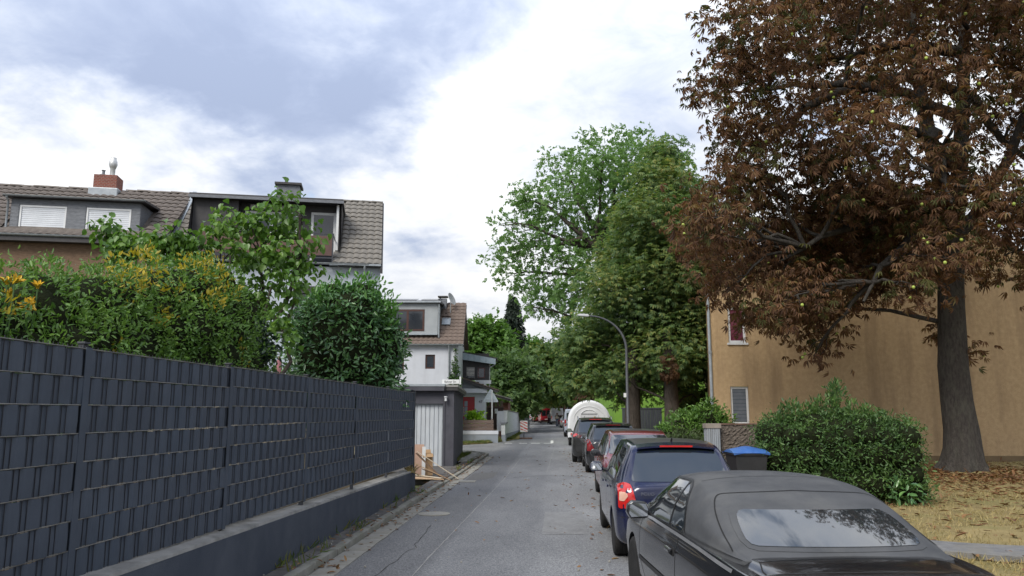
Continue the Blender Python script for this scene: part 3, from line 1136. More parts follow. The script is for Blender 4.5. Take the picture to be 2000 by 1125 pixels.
HB = thing('end_house', 'pale grey end house of the row with brown roof balcony and dark dormer', 'house', (-5.72, 25.0, 0), RZ)
PGREY = pbr('pale_grey_render', (.40, .45, .51), (.50, .55, .61), .9, scale=1.2, detail=8, bump=.15, bscale=80, c3=(.36, .37, .38), s3=.7, a3=.5, spec=.2)
mb = MB()
hB = [(-2.85, -1.85, 4.5, 5.95), (-5.9, -4.3, 4.5, 5.95), (-3.4, -1.6, .3, 2.5)]
wall_holes(mb, -6.85, -.04, 0, 6.62, hB, .12, .14)
mb.add([(-.04, .12, 0), (-.04, 7, 0), (-.04, 7, 6.6), (-.04, 3.5, 9.62), (-.04, .12, 6.62)], [(0, 1, 2, 3, 4)])
mb.add([(-6.85, 7, 0), (-.04, 7, 0), (-.04, 7, 6.6), (-6.85, 7, 6.6)], [(3, 2, 1, 0)])
mb.build('wall', PGREY, HB, fixn=False)
for k, (a, b, c, d) in enumerate(hB):
    w = window(HB, a + .004, b - .004, c + .004, d - .004, .2, panes=2 if k else 1)
    if k < 2:
        MB().box(a + .01, b - .01, .10, .22, d - .24, d - .006).build('shutter_box', DARKP, w)
        MB().box(a - .05, b + .05, .05, .13, c - .05, c - .004).build('sill', ZINC, w)
mb = MB()
zB = lambda y: 6.72 + .88 * y
for a, b in ((-6.85, -6.33), (-1.41, -.02)):
    mb.add([(a, -.12, zB(-.12)), (b, -.12, zB(-.12)), (b, 3.5, 9.78), (a, 3.5, 9.78)], [(0, 1, 2, 3)])
mb.add([(-6.33, 2.6, zB(2.6)), (-1.41, 2.6, zB(2.6)), (-1.41, 3.5, 9.78), (-6.33, 3.5, 9.78)], [(0, 1, 2, 3)])
mb.add([(-6.85, 3.5, 9.78), (-.02, 3.5, 9.78), (-.02, 7.1, 6.7), (-6.85, 7.1, 6.7)], [(0, 1, 2, 3)])
roofB = mb.build('roof', TILE_GREY, HB, fixn=False)
tmB = tile_mesh(.225, .41, .028, TILE_GREY)
tile_field(roofB, tmB, -1.60, -.02, -.05, zB(-.05), 3.5, 9.78, lambda u, y: not (u < -1.41 and y > .35), seed=3)
tile_field(roofB, tmB, -6.85, -6.36, -.05, zB(-.05), 3.5, 9.78, lambda u, y: True, seed=4)
ridge_g = ridge_me.copy()
ridge_g.materials.clear()
ridge_g.materials.append(TILE_GREY)
for i in range(4):
    link('ridge_tile', ridge_g, roofB, (-1.55 + i * .385, 3.5, 9.80), (0, 0, .02 * math.sin(i * 5)))
MB().prism([(-.2, zB(-.2) - .16), (3.5, 9.60), (3.5, 9.80), (-.2, zB(-.2) + .02)], -.04, .04, 'x').build('verge_board', DARKP, roofB)
MB().prism([(.0, zB(0) + .05), (3.45, 9.82), (3.45, 9.90), (.0, zB(0) + .13)], -6.93, -6.80, 'x').build('parting_flashing', ZINC, roofB)
# loggia: cheeks, back wall, flat roof
lg = MB()
lg.add([(-6.33, .3, zB(.3) - .05), (-6.33, 2.7, zB(2.7)), (-6.33, 2.7, 9.12), (-6.33, .9, 9.0)], [(0, 1, 2, 3)])
lg.add([(-1.45, .3, zB(.3) - .05), (-1.45, 2.7, zB(2.7)), (-1.45, 2.7, 9.12), (-1.45, .9, 9.0)], [(3, 2, 1, 0)])
lg.add([(-1.41, .85, zB(.85) - .02), (-1.41, 2.7, zB(2.7)), (-1.41, 2.7, 9.12), (-1.41, .85, 9.0)], [(0, 1, 2, 3)])
wall_holes(lg, -6.32, -1.46, 6.75, 9.0, [(-2.48, -1.60, 6.85, 8.78), (-4.7, -2.9, 7.5, 8.74)], 1.32, .08)
lg.add([(-6.31, .98, 6.9), (-4.85, .98, 6.9), (-4.85, .98, 9.0), (-6.31, .98, 9.0)], [(0, 1, 2, 3)])
lg.add([(-4.85, .98, 6.9), (-4.85, 1.3, 6.9), (-4.85, 1.3, 9.0), (-4.85, .98, 9.0)], [(0, 1, 2, 3)])
lg.add([(-6.32, -.05, 6.74), (-1.46, -.05, 6.74), (-1.46, 1.32, 6.74), (-6.32, 1.32, 6.74)], [(0, 1, 2, 3)])
log_ = lg.build('loggia', DARKP, HB, fixn=False)
MB().box(-6.4, -1.36, .72, 2.9, 9.0, 9.12).build('flat_roof', DARKP, log_)
MB().box(-6.42, -1.34, .69, .74, 8.96, 9.06).build('fascia_trim', SLATE, log_)
window(HB, -2.47, -1.61, 6.86, 8.77, 1.35, panes=1, fw=.09, name='balcony_door')
window(HB, -4.69, -2.91, 7.51, 8.73, 1.35, panes=2, fw=.08)
MB().box(-4.5, -3.2, 1.16, 1.31, 8.76, 8.92).build('awning_box', pbr('pale_awning', (.35, .34, .33), (.42, .41, .40), .6), HB, bevel=.03)
MB().box(-1.58, -1.50, .90, 1.0, 7.35, 8.95).build('corner_trim', WFRAME, log_)
PAR = pbr('brown_balcony_panel', (.085, .045, .038), (.125, .068, .055), .7, scale=3, detail=8)
par = MB()
for z in (6.86, 7.68):
    par.box(-5.8, -1.58, -.08, -.04, z, z + .035)
for u in (-5.79, -4.4, -3.0, -1.61):
    par.box(u - .02, u + .02, -.079, -.041, 6.73, 7.68)
par.box(-1.615, -1.585, -.075, .9, 7.66, 7.695)
pr_ = par.build('balcony_rail', POSTM, HB)
for a, b in ((-5.76, -4.43), (-4.37, -3.03), (-2.97, -1.64)):
    MB().box(a, b, -.072, -.05, 6.96, 7.62).build('balcony_panel', PAR, pr_)
gutter(HB, -5.9, -.42, -.16, 6.70, r=.06)
MB().box(-1.7, -.02, -.2, .1, 6.64, 6.70).build('soffit', ZINC, HB)
MB().tube([(-.55, -.16, 6.64), (-.55, -.14, 6.5), (-.40, .02, 6.35), (-.40, .05, 6.2), (-.40, .05, 0)], .04, 8).build('downpipe', ZINC, HB, smooth=60)
ch = MB().box(-3.93, -3.10, 3.2, 3.85, 9.2, 10.26).build('chimney', SLATE, HB)
MB().box(-4.0, -3.03, 3.1, 3.95, 10.26, 10.34).build('chimney_cap', DARKP, ch)
MB().cyl((-3.62, 3.5, 10.3), (-3.62, 3.5, 10.55), .06).build('flue_pipe', DARKP, ch)

# ------------------------------------------------------------------ garage
GA = thing('garage', 'dark rendered garage with ribbed pale door at the end of the fence', 'garage', (-3.36, 26.04, 0), R(4.5))
mb = MB()
wall_holes(mb, -3.0, 0, 0, 2.56, [(-2.75, -.37, .02, 2.13)], 0, .18)
mb.add([(0, 0, 0), (0, 8.2, 0), (0, 8.2, 2.56), (0, 0, 2.56)], [(0, 1, 2, 3)])
mb.add([(-3, 0, 0), (-3, 8.2, 0), (-3, 8.2, 2.56), (-3, 0, 2.56)], [(3, 2, 1, 0)])
mb.add([(0, 8.2, 0), (-3, 8.2, 0), (-3, 8.2, 2.56), (0, 8.2, 2.56)], [(0, 1, 2, 3)])
GDK = pbr('garage_render', (.060, .060, .072), (.088, .088, .102), .9, scale=2, detail=9, bump=.3, bscale=120, c3=(.10, .10, .115), s3=1.5, a3=.5, spec=.2)
mb.build('wall', GDK, GA, fixn=False)
MB().box(-.345, -.3, -.03, .0, .0, 2.5).build('corner_strip', GDK, GA)
MB().box(-3.1, -.32, -.22, 8.25, 2.56, 2.70).build('roof', GDK, GA)
MB().box(-3.12, -.30, -.235, .4, 2.70, 2.79).build('roof_edge', ZINC, GA, bevel=.01)
MB().box(-.30, .12, -.12, 8.3, 2.57, 2.68).build('side_fascia', DARKP, GA)
MB().box(-.298, .14, -.14, 8.3, 2.68, 2.76).build('side_roof_edge', COPE, GA, bevel=.01)
GDOOR = pbr('garage_door_paint', (.40, .43, .46), (.50, .53, .55), .55, scale=2, detail=9, c3=(.33, .34, .35), s3=2.5, a3=.5, stretch=(3, 3, .6))
gd = MB().box(-2.74, -.38, .15, .17, .03, 2.12).build('garage_door', GDOOR, GA)
for i in range(16):
    u = -2.70 + i * .146
    MB().box(u, u + .128, .118, .149, .05, 2.09).build('door_rib', GDOOR, gd, bevel=.012)
MB().box(-2.745, -.375, .10, .148, 2.09, 2.127).build('door_head', ZINC, gd)
MB().box(-.41, -.376, .10, .148, .03, 2.09).build('door_jamb', ZINC, gd)
lmp = MB().cyl((-.27, -.02, 2.36), (-.27, -.12, 2.36), .03).build('wall_lamp', POSTM, GA)
MB().lathe([(.02, 2.38), (.06, 2.37), (.062, 2.34), (.04, 2.33), (.045, 2.22), (.0, 2.20)], 12, Matrix.Translation((-.27, -.12, 0))).build('lamp_glass', pbr('lamp_cover', (.45, .46, .47), (.55, .56, .57), .3), lmp, smooth=40)

SIGNW = pbr('sign_white', (.62, .63, .63), (.72, .73, .72), .4, scale=6, c3=(.4, .4, .38), s3=5, a3=.4)
BLACK = pbr('black_paint', (.012, .012, .013), (.02, .02, .02), .5)
sg = thing('street_name_sign', 'white street name sign standing on the garage roof edge', 'sign', (-3.42, 26.10, 2.80), R(4.5))
MB().box(-.36, .22, -.008, .008, .0, .14).build('plate', SIGNW, sg, bevel=.004)
text('lettering', 'Bahner Str.', .105, BLACK, sg, (-.07, -.0095, .066), (R(90), 0, 0), sx=.88)
MB().box(-.01, .02, .01, .04, -.1, .14).build('bracket', ZINC, sg)
MB().box(.23, .28, -.03, -.01, -.02, .24).build('side_plate', SIGNW, sg)

# ------------------------------------------------------------------ white house behind
WH = thing('white_house', 'white rendered house with grey dormer and brown tiled mansard roof', 'house', (-5.84, 47.0, 0), R(3.08))
WREND = pbr('white_render', (.47, .49, .53), (.55, .57, .61), .9, scale=1.2, detail=8, bump=.12, bscale=40, c3=(.38, .39, .41), s3=.9, a3=.4, st3=(1.5, 1.5, .3), spec=.2)
mb = MB()
hW = [(-2.02, -1.42, 4.47, 5.34), (-4.3, -3.32, 4.2, 5.5), (-7.4, -6.2, 4.2, 5.5)]
wall_holes(mb, -9.5, 0, 0, 5.9, hW, 0, .16)
mb.add([(0, 0, 0), (0, 6, 0), (0, 6, 6.0), (0, 3.6, 8.7), (0, 0, 5.9)], [(0, 1, 2, 3, 4)])
mb.add([(-9.5, 0, 0), (-9.5, 6, 0), (-9.5, 6, 6.0), (-9.5, 3.6, 8.7), (-9.5, 0, 5.9)], [(4, 3, 2, 1, 0)])
mb.build('wall', WREND, WH, fixn=False)
for (a, b, c, d) in hW:
    window(WH, a + .004, b - .004, c + .004, d - .004, .08, BROWNF, fw=.09)
mb = MB()
wz = lambda y: 6.12 + 1.02 * y
mb.add([(-9.7, -.2, wz(-.2)), (.30, -.2, wz(-.2)), (.30, 2.6, wz(2.6)), (-9.7, 2.6, wz(2.6))], [(0, 1, 2, 3)])
mb.add([(-9.7, 2.6, wz(2.6)), (.30, 2.6, wz(2.6)), (.30, 6.2, 6.1), (-9.7, 6.2, 6.1)], [(0, 1, 2, 3)])
roofW = mb.build('roof', TILE_WH, WH, fixn=False)
tmW = tile_mesh(.30, .44, .035, TILE_WH, k=5)
tile_field(roofW, tmW, -6.3, .30, -.2, wz(-.2), 2.6, wz(2.6), lambda u, y: not (u < -1.28 and y > .42) and not (-1.2 < u < -.55 and 1.05 < y < 1.6), w=.30, ex=.34, seed=6)
MB().prism([(-.2, wz(-.2) - .12), (2.6, wz(2.6) - .12), (2.6, wz(2.6) + .03), (-.2, wz(-.2) + .03)], .28, .34, 'x').build('verge_board', DARKP, roofW)
gutter(WH, -9.6, .34, -.28, 5.97, r=.08)
MB().box(-9.5, .2, -.2, .0, 5.88, 5.93).build('soffit', ZINC, WH)
DGREY = pbr('dormer_grey', (.27, .29, .30), (.34, .36, .37), .7, scale=2)
dm = MB()
wall_holes(dm, -6.2, -1.30, 6.62, 8.55, [(-4.22, -2.12, 6.80, 8.16)], .12, .07)
dm.add([(-1.30, .12, 6.3), (-1.30, 2.5, 8.5), (-1.30, 2.5, 8.62), (-1.30, .12, 8.55)], [(0, 1, 2, 3)])
dmo = dm.build('dormer', DGREY, WH, fixn=False)
MB().prism([(-.1, 8.55), (2.8, 8.68), (2.8, 8.82), (-.1, 8.69)], -6.4, -1.12, 'x').build('dormer_roof', DARKP, dmo)
MB().box(-6.42, -1.10, -.13, -.08, 8.56, 8.66).build('roof_trim', ZINC, dmo)
MB().box(-6.2, -1.3, .02, .12, 6.56, 6.64).build('apron_flashing', ZINC, dmo)
window(WH, -4.21, -2.13, 6.81, 8.15, .10, BROWNF, fw=.11, panes=2)
MB().tube([(-1.22, .04, 8.5), (-1.22, .06, 8.2), (-1.22, .1, 6.4)], .045, 8).build('downpipe', ZINC, WH, smooth=60)
MB().tube([(-.55, -.28, 5.9), (-.55, -.1, 5.6), (-.55, -.07, 0)], .05, 8).build('downpipe', ZINC, WH, smooth=60)
sk = MB()
for a, b, c, d in ((-1.14, -.60, 0, .07), (-1.14, -.60, .58, .65), (-1.14, -1.07, .07, .58), (-.67, -.60, .07, .58)):
    sk.box(a, b, c, d, 0, .06)
th = math.atan(1.02)
skl = sk.build('skylight', ZINC, WH, loc=(0, 1.05, wz(1.05) + .09), rot=(th, 0, 0))
MB().box(-1.07, -.67, .07, .58, .01, .03).build('pane', pbr('skylight_glass', (.35, .38, .40), (.45, .48, .50), .08, spec=.9), skl)
ch = MB().box(-1.45, -.95, 2.2, 2.7, 8.2, 9.15).build('chimney', SLATE, WH)
MB().box(-1.52, -.88, 2.13, 2.77, 9.25, 9.32).build('chimney_cap', DARKP, ch)
MB().box(-1.4, -1.34, 2.3, 2.6, 9.15, 9.25).build('cap_foot', DARKP, ch)
for i in range(3):
    MB().prism([(.6, 8.80), (1.7, 9.02), (1.7, 9.06), (.6, 8.84)], -5.6 + i * 1.6, -4.3 + i * 1.6, 'x').build('solar_panel', pbr('solar_glass', (.02, .022, .03), (.03, .035, .045), .15, spec=.7), WH)

# satellite dish, ivy, then the entrance of the same house
sd = thing('satellite_dish', 'grey satellite dish on a short mast beside the white house chimney', 'satellite dish', (-6.61, 48.9, 8.42))
MB().cyl((0, 0, -.3), (0, 0, .75), .025).build('mast', ZINC, sd)
mb = MB()
prof = [(.0, 0), (.15, .01), (.30, .04), (.42, .09), (.43, .10), (.41, .10), (.30, .06), (.15, .03), (.0, .02)]
mb.lathe(prof, 20, Mrot((.02, -.08, .62), R(68), 0, R(70)))
dsh = mb.build('dish', pbr('dish_grey', (.30, .31, .32), (.38, .39, .40), .5), sd, smooth=50)
MB().tube([(.0, -.1, .3), (.22, -.3, .35), (.3, -.34, .5)], .015, 6).build('feed_arm', ZINC, dsh)

EN = thing('entrance_porch', 'porch with red front door and slate gable, number 47 beside the door', 'porch', (-5.97, 49.6, 0), R(3.08))
# local u = X + 5.97 (approx); door wall plane at y = 1.4
mb = MB()
wall_holes(mb, -.6, 1.55, .5, 3.7, [(.02, .84, 1.0, 2.86)], 1.4, .12)
mb.add([(1.55, 1.4, .5), (1.55, 4.5, .5), (1.55, 4.5, 3.7), (1.55, 1.4, 3.7)], [(0, 1, 2, 3)])
mb.build('wall', WREND, EN, fixn=False)
RED = pbr('red_door_paint', (.24, .006, .010), (.30, .010, .015), .35, scale=2, spec=.5)
dr = MB().box(.03, .83, 1.46, 1.50, 1.0, 2.85).build('door', RED, EN)
for k in range(4):
    MB().box(.15, .36, 1.45, 1.462, 1.12 + k * .37, 1.12 + k * .37 + .34).build('door_pane', pbr('frosted_pane', (.16, .19, .22), (.22, .25, .28), .2, spec=.7), dr)
MB().box(-.05, .9, .9, 1.45, .86, .98).build('doorstep', COPE, EN)
MB().cyl((.10, 1.43, 1.6), (.10, 1.43, 2.2), .015).build('door_handle', ZINC, dr)
text('house_number', '47', .25, BLACK, EN, (1.22, 1.385, 2.52), (R(90), 0, 0), .01)
MB().box(1.02, 1.42, 1.30, 1.40, 1.70, 1.90).build('letter_box', POSTM, EN, bevel=.01)
MB().box(-.1, 1.66, 1.0, 1.6, 3.10, 3.38).build('lintel_beam', WREND, EN)
MB().prism([(-.1, 3.38), (2.0, 3.38), (2.0, 3.42), (-.1, 4.15)], 1.12, 1.3, 'y').build('slate_gable', SLATE, EN)
MB().prism([(-.15, 4.08), (2.35, 3.22), (2.35, 3.08), (-.15, 3.92)], .9, 1.12, 'y').build('verge_board', DARKP, EN)
pr2 = MB().prism([(-.15, 4.10), (2.42, 3.24), (2.42, 3.30), (-.15, 4.17)], .88, 4.2, 'y').build('porch_roof', TILE_WH, EN)
tmP = tile_mesh(.30, .40, .035, TILE_GREY, 5)
for j in range(7):
    for i in range(5):
        link('roof_tile', tmP, pr2,
             (2.42 - i * .33, .95 + j * .30, 3.33 + i * .112), (0, R(18), R(90)))
BK = pbr('black_cladding', (.014, .013, .015), (.028, .026, .028), .6, scale=6)
mb = MB()
wall_holes(mb, -.1, 1.75, 3.95, 5.75, [(.22, .82, 4.10, 4.86), (1.0, 1.48, 4.10, 4.80)], 1.9, .08)
mb.add([(1.75, 1.9, 3.95), (1.75, 5, 3.95), (1.75, 5, 5.3), (1.75, 1.9, 5.3)], [(0, 1, 2, 3)])
mb.build('upper_bay', BK, EN, fixn=False)
w = window(EN, .224, .816, 4.104, 4.856, 1.93, DARKP, fw=.03)
for k in range(6):
    MB().box(.255, .79, 1.944, 1.947, 4.28 + k * .093, 4.28 + k * .093 + .05).build('blind_slat', pbr('blind', (.38, .36, .33), (.45, .43, .40), .7), w)
window(EN, 1.004, 1.476, 4.104, 4.796, 1.93, pbr('plum_frame', (.06, .015, .02), (.09, .03, .03), .5), fw=.06)
MB().prism([(-.05, 5.32), (2.2, 5.00), (2.2, 5.38), (-.05, 5.80)], 1.62, 1.74, 'y').build('zinc_fascia', pbr('blue_zinc', (.22, .28, .32), (.30, .36, .40), .45, metal=.2), EN)
for u in (.35, .75, 1.15, 1.55):
    MB().box(u, u + .012, 1.612, 1.62, 5.3 - .14 * u, 5.72 - .18 * u).build('fascia_seam', DARKP, EN)
MB().prism([(-.05, 5.80), (2.3, 5.38), (2.3, 5.44), (-.05, 5.86)], 1.6, 5, 'y').build('lean_to_roof', DARKP, EN)
MB().tube([(2.15, 1.75, 5.0), (1.82, 1.86, 4.8), (1.80, 1.88, 4.5), (1.80, 1.88, 3.5)], .035, 8).build('downpipe', ZINC, EN, smooth=60)
MB().box(.85, 1.9, 1.84, 1.90, 3.72, 3.96).build('white_sill', WREND, EN)

# front garden wall with plank fence
FW = thing('front_garden_wall', 'low grey wall with white coping before the house with red door', 'wall', (-3.55, 47.8, 0), R(3.08))
BLUEG = pbr('grey_blue_render', (.20, .225, .255), (.27, .295, .325), .9, scale=2, detail=8, c3=(.14, .15, .16), s3=2, a3=.5, spec=.2)
MB().box(-5.5, .12, 0, .22, -.05, .50).build('wall_face', BLUEG, FW)
MB().box(-5.5, .14, -.03, .25, .50, .72).build('coping', WREND, FW, bevel=.01)
PLANK = pbr('weathered_plank', (.075, .052, .042), (.15, .105, .085), .9, scale=3, detail=8, stretch=(.4, 4, 6), bump=.4, c3=(.19, .17, .15), s3=2, a3=.4)
PF = thing('plank_fence', 'weathered brown horizontal plank fence on the low grey wall', 'fence', (-3.70, 47.9, 0), R(3.08))
for k in range(3):
    for (a, b) in ((-5.2, -2.62), (-2.60, -.02)):
        MB().box(a, b, -.015, .015, .74 + k * .215, .74 + k * .215 + .20).build('plank', PLANK, PF)
for u in (-5.1, -3.8, -2.61, -1.2, -.1):
    MB().box(u - .04, u + .04, .017, .08, .72, 1.44).build('post', PLANK, PF)

BWL = thing('white_brick_wall', 'tall white painted brick garden wall with grey base along the far footway', 'wall', (-3.36, 50.0, 0))
mb = MB()
mb.prism([(0, .42), (2.0, .46), (2.0, 1.12), (0, 1.12)], -.02, .22, 'x')
mb.build('low_section', BRICKWHITE, BWL)
MB().box(-.1, .3, -.1, 2.0, 1.12, 1.20).build('slate_cap', SLATE, BWL)
mb = MB()
mb.prism([(2.0, .44), (26.0, .20), (26.0, 1.66), (2.0, 1.93)], 0.0, .24, 'x')
mb.build('high_section', BRICKWHITE, BWL)
mb = MB()
mb.prism([(2.0, 1.93), (26.0, 1.66), (26.0, 1.72), (2.0, 1.99)], -.04, .27, 'x')
mb.build('cap', COPE, BWL)
MB().box(-.05, .30, 22.5, 22.9, .0, 1.80).build('pillar', WREND, BWL)
MB().prism([(0, -.05), (26.0, -.05), (26.0, .20), (0, .42)], -.01, .25, 'x').build('base_course', BLUEG, BWL)
MB().box(-.45, .0, 1.95, 2.05, .6, 1.92).build('end_pier', WREND, BWL)

GT = thing('garden_gate', 'tall dark brown board gate with paper notice behind the triangle sign', 'gate', (-4.25, 53.2, 0), 0)
BROWNG = pbr('dark_brown_boards', (.035, .024, .02), (.065, .045, .036), .8, scale=4, stretch=(5, 5, .5))
for k in range(6):
    MB().box(-.5 + k * .22, -.5 + k * .22 + .21, 0, .03, .7, 2.15).build('board', BROWNG, GT)
MB().box(-.55, .85, -.03, .0, 2.15, 2.22).build('top_rail', PLANK, GT)
MB().box(.2, .42, -.012, -.002, 1.75, 2.08).build('notice', SIGNW, GT)
for k in range(5):
    MB().box(-.45 + k * .26, -.28 + k * .26, 0, .03, 2.24, 2.60, ).build('slat', PLANK, GT)

SH = thing('carport_shed', 'brick and timber shed with sloping roof behind the white brick wall', 'shed', (-4.0, 57.5, 0))
BRK = brick_mat('shed_brick', (.16, .055, .035), (.12, .04, .028), (.10, .07, .06), 4.0)
MB().box(.05, .62, 0, 3, 0, 2.55).build('brick_pier', BRK, SH)
MB().box(-3, .05, .4, 3, 0, 2.3).build('timber_wall', PLANK, SH)
MB().prism([(-2.6, 3.6), (.8, 2.64), (.8, 2.80), (-2.6, 3.76)], -.6, 3.2, 'y').build('roof', DARKP, SH)
MB().prism([(-2.6, 3.76), (.85, 2.79), (.85, 2.86), (-2.6, 3.83)], -.64, -.56, 'y').build('roof_trim', COPE, SH)

# ------------------------------------------------------------------ ochre house at the right
OC = thing('ochre_house', 'large ochre rendered house with windowed gable end behind the brown tree', 'house', (5.72, 28.17, 0), R(3.06))
OCH = pbr('ochre_render', (.44, .305, .168), (.56, .40, .235), .95, scale=7, detail=12, bump=.8, bscale=45, c3=(.27, .185, .11), s3=.9, a3=.6, st3=(1.6, 1.6, .22), spec=.15, bdist=.03)
mb = MB()
hO = [(.64, 1.28, 4.33, 5.64), (.62, 1.27, 1.42, 2.76)]
wall_holes(mb, 0, 13.4, .32, 6.5, hO, 0, .14)
mb.add([(0, 0, 6.5), (13.4, 0, 6.5), (13.1, 0, 6.62), (6.65, 0, 10.45), (.3, 0, 6.75)], [(0, 1, 2, 3, 4)])
mb.add([(0, 0, 0), (2.7, 12, 0), (2.7, 12, 6.5), (0, 0, 6.5)], [(3, 2, 1, 0)])
mb.build('wall', OCH, OC, fixn=False)
MB().box(-.0, 13.4, -.035, .2, 0, .32).build('plinth', pbr('ochre_plinth', (.16, .115, .07), (.24, .175, .10), .95, scale=2, detail=8, spec=.1), OC)
OGL = pbr('curtain_glass', (.10, .02, .04), (.22, .07, .10), .08, scale=3, spec=.8)
w1 = window(OC, .645, 1.275, 4.335, 5.635, .06, fw=.085, gm=OGL)
MB().box(.58, 1.33, -.05, .06, 4.26, 4.33).build('sill', WFRAME, w1)
w2 = window(OC, .625, 1.265, 1.425, 2.755, .06, fw=.075, gm=pbr('dark_pane', (.05, .06, .07), (.07, .08, .09), .15, spec=.6))
for k in range(9):
    MB().box(.71, 1.18, .068, .076, 1.52 + k * .13, 1.52 + k * .13 + .115).build('blind_slat', pbr('grey_blind', (.10, .115, .135), (.15, .165, .19), .5), w2)
mb = MB()
mb.prism([(-.06, 6.50), (6.65, 10.42), (13.65, 6.42), (13.65, 6.56), (6.65, 10.60), (-.06, 6.64)], -.10, 12, 'y')
mb.v = [(x + .225 * max(0, y), y, z) for x, y, z in mb.v]
mb.build('roof', pbr('red_brown_roof', (.10, .045, .035), (.16, .075, .055), .9, scale=4, detail=7), OC)
MB().prism([(-.06, 6.42), (6.65, 10.34), (6.65, 10.42), (-.06, 6.50)], -.13, -.101, 'y').build('verge_board', BROWNF, OC)
MB().tube([(-.08, -.02, 6.55), (-.06, -.02, 6.2), (-.06, -.02, .2)], .055, 8).build('downpipe', ZINC, OC, smooth=60)
MB().box(-.11, -.01, -.08, .03, 3.95, 4.02).build('pipe_clip', ZINC, OC)

# green house beyond
GH = thing('green_house', 'bright green rendered house half hidden behind the chestnut trees', 'house', (3.55, 46.0, 0), R(3.06))
GRN = pbr('green_render', (.16, .30, .045), (.20, .36, .065), .9, scale=1.0, detail=6, c3=(.13, .24, .04), s3=.6, a3=.4, spec=.2)
mb = MB()
wall_holes(mb, 0, 9.5, 0, 6.2, [(3.6, 4.6, 3.9, 5.2), (6.2, 7.2, 3.9, 5.2), (6.2, 7.2, 1.1, 2.4)], 0, .12)
mb.add([(0, 0, 6.2), (9.5, 0, 6.2), (4.75, 0, 9.4)], [(0, 1, 2)])
mb.add([(0, 0, 0), (0, 11, 0), (0, 11, 6.2), (0, 0, 6.2)], [(3, 2, 1, 0)])
mb.build('wall', GRN, GH, fixn=False)
for (a, b, c, d) in [(3.6, 4.6, 3.9, 5.2), (6.2, 7.2, 3.9, 5.2), (6.2, 7.2, 1.1, 2.4)]:
    window(GH, a + .004, b - .004, c + .004, d - .004, .05, panes=2)
MB().prism([(-.3, 6.1), (4.75, 9.45), (9.8, 6.1), (9.8, 6.26), (4.75, 9.64), (-.3, 6.26)], -.15, 11, 'y').build('roof', TILE_WH, GH)
GS = thing('board_screen', 'dark grey board screen standing before the green house wall', 'fence', (4.05, 44.2, 0), R(3))
SCR = pbr('screen_grey', (.045, .05, .06), (.075, .08, .09), .8, scale=3, stretch=(4, 4, .5))
for k in range(14):
    MB().box(-.2 + k * .16, -.2 + k * .16 + .152, 0, .03 + .006 * (k % 2), .1, 2.02).build('board', SCR, GS)
MB().box(-.25, 2.1, -.02, .05, 2.02, 2.10).build('top_rail', SCR, GS)

# far houses
def far_house(name, label, loc, w, d, h, rise, wallm, roofm, wins, rz=0.0, gable=True):
    o = thing(name, label, 'house', loc, rz)
    mb = MB()
    wall_holes(mb, 0, w, 0, h, wins, 0, .12)
    mb.add([(0, 0, h), (w, 0, h), (w / 2, 0, h + rise)], [(0, 1, 2)])
    for u in (0, w):
        mb.add([(u, 0, 0), (u, d, 0), (u, d, h), (u, 0, h)], [(3, 2, 1, 0)])
    mb.build('wall', wallm, o, fixn=False)
    MB().prism([(-.3, h - .1), (w / 2, h + rise), (w + .3, h - .1), (w + .3, h + .06), (w / 2, h + rise + .18), (-.3, h + .06)], -.2, d, 'y').build('roof', roofm, o)
    for (a, b, c, e) in wins:
        window(o, a + .004, b - .004, c + .004, e - .004, .05)
    return o


far_house('brick_house', 'orange brown brick house behind the white round trailer', (4.7, 72, 0), 8, 9, 6.0, 3.2, pbr('orange_brick', (.26, .15, .085), (.33, .20, .12), .9, scale=4), TILE_WH,
          [(.7, 1.7, 3.6, 4.9), (3.2, 4.2, 3.6, 4.9), (.7, 1.7, 1.0, 2.3), (3.2, 4.2, 1.0, 2.3)])
far_house('beige_house', 'beige far house by the second street lamp', (3.35, 118, 0), 7, 9, 5.6, 3, pbr('beige_render', (.36, .25, .17), (.44, .31, .22), .9, scale=2), TILE_WH,
          [(.6, 1.6, .4, 3.2), (3, 4, 3.3, 4.5)])
far_house('dark_brick_house', 'dark red brick house at the end of the street behind the red van', (-3.6, 172, 0), 9, 9, 5.5, 3.4, pbr('dark_red_brick', (.08, .035, .03), (.12, .055, .045), .9, scale=3), TILE_WH,
          [(1, 2.2, 3.3, 4.6), (4, 5.2, 3.3, 4.6), (1, 2.2, .9, 2.2), (4, 5.2, .9, 2.2)])

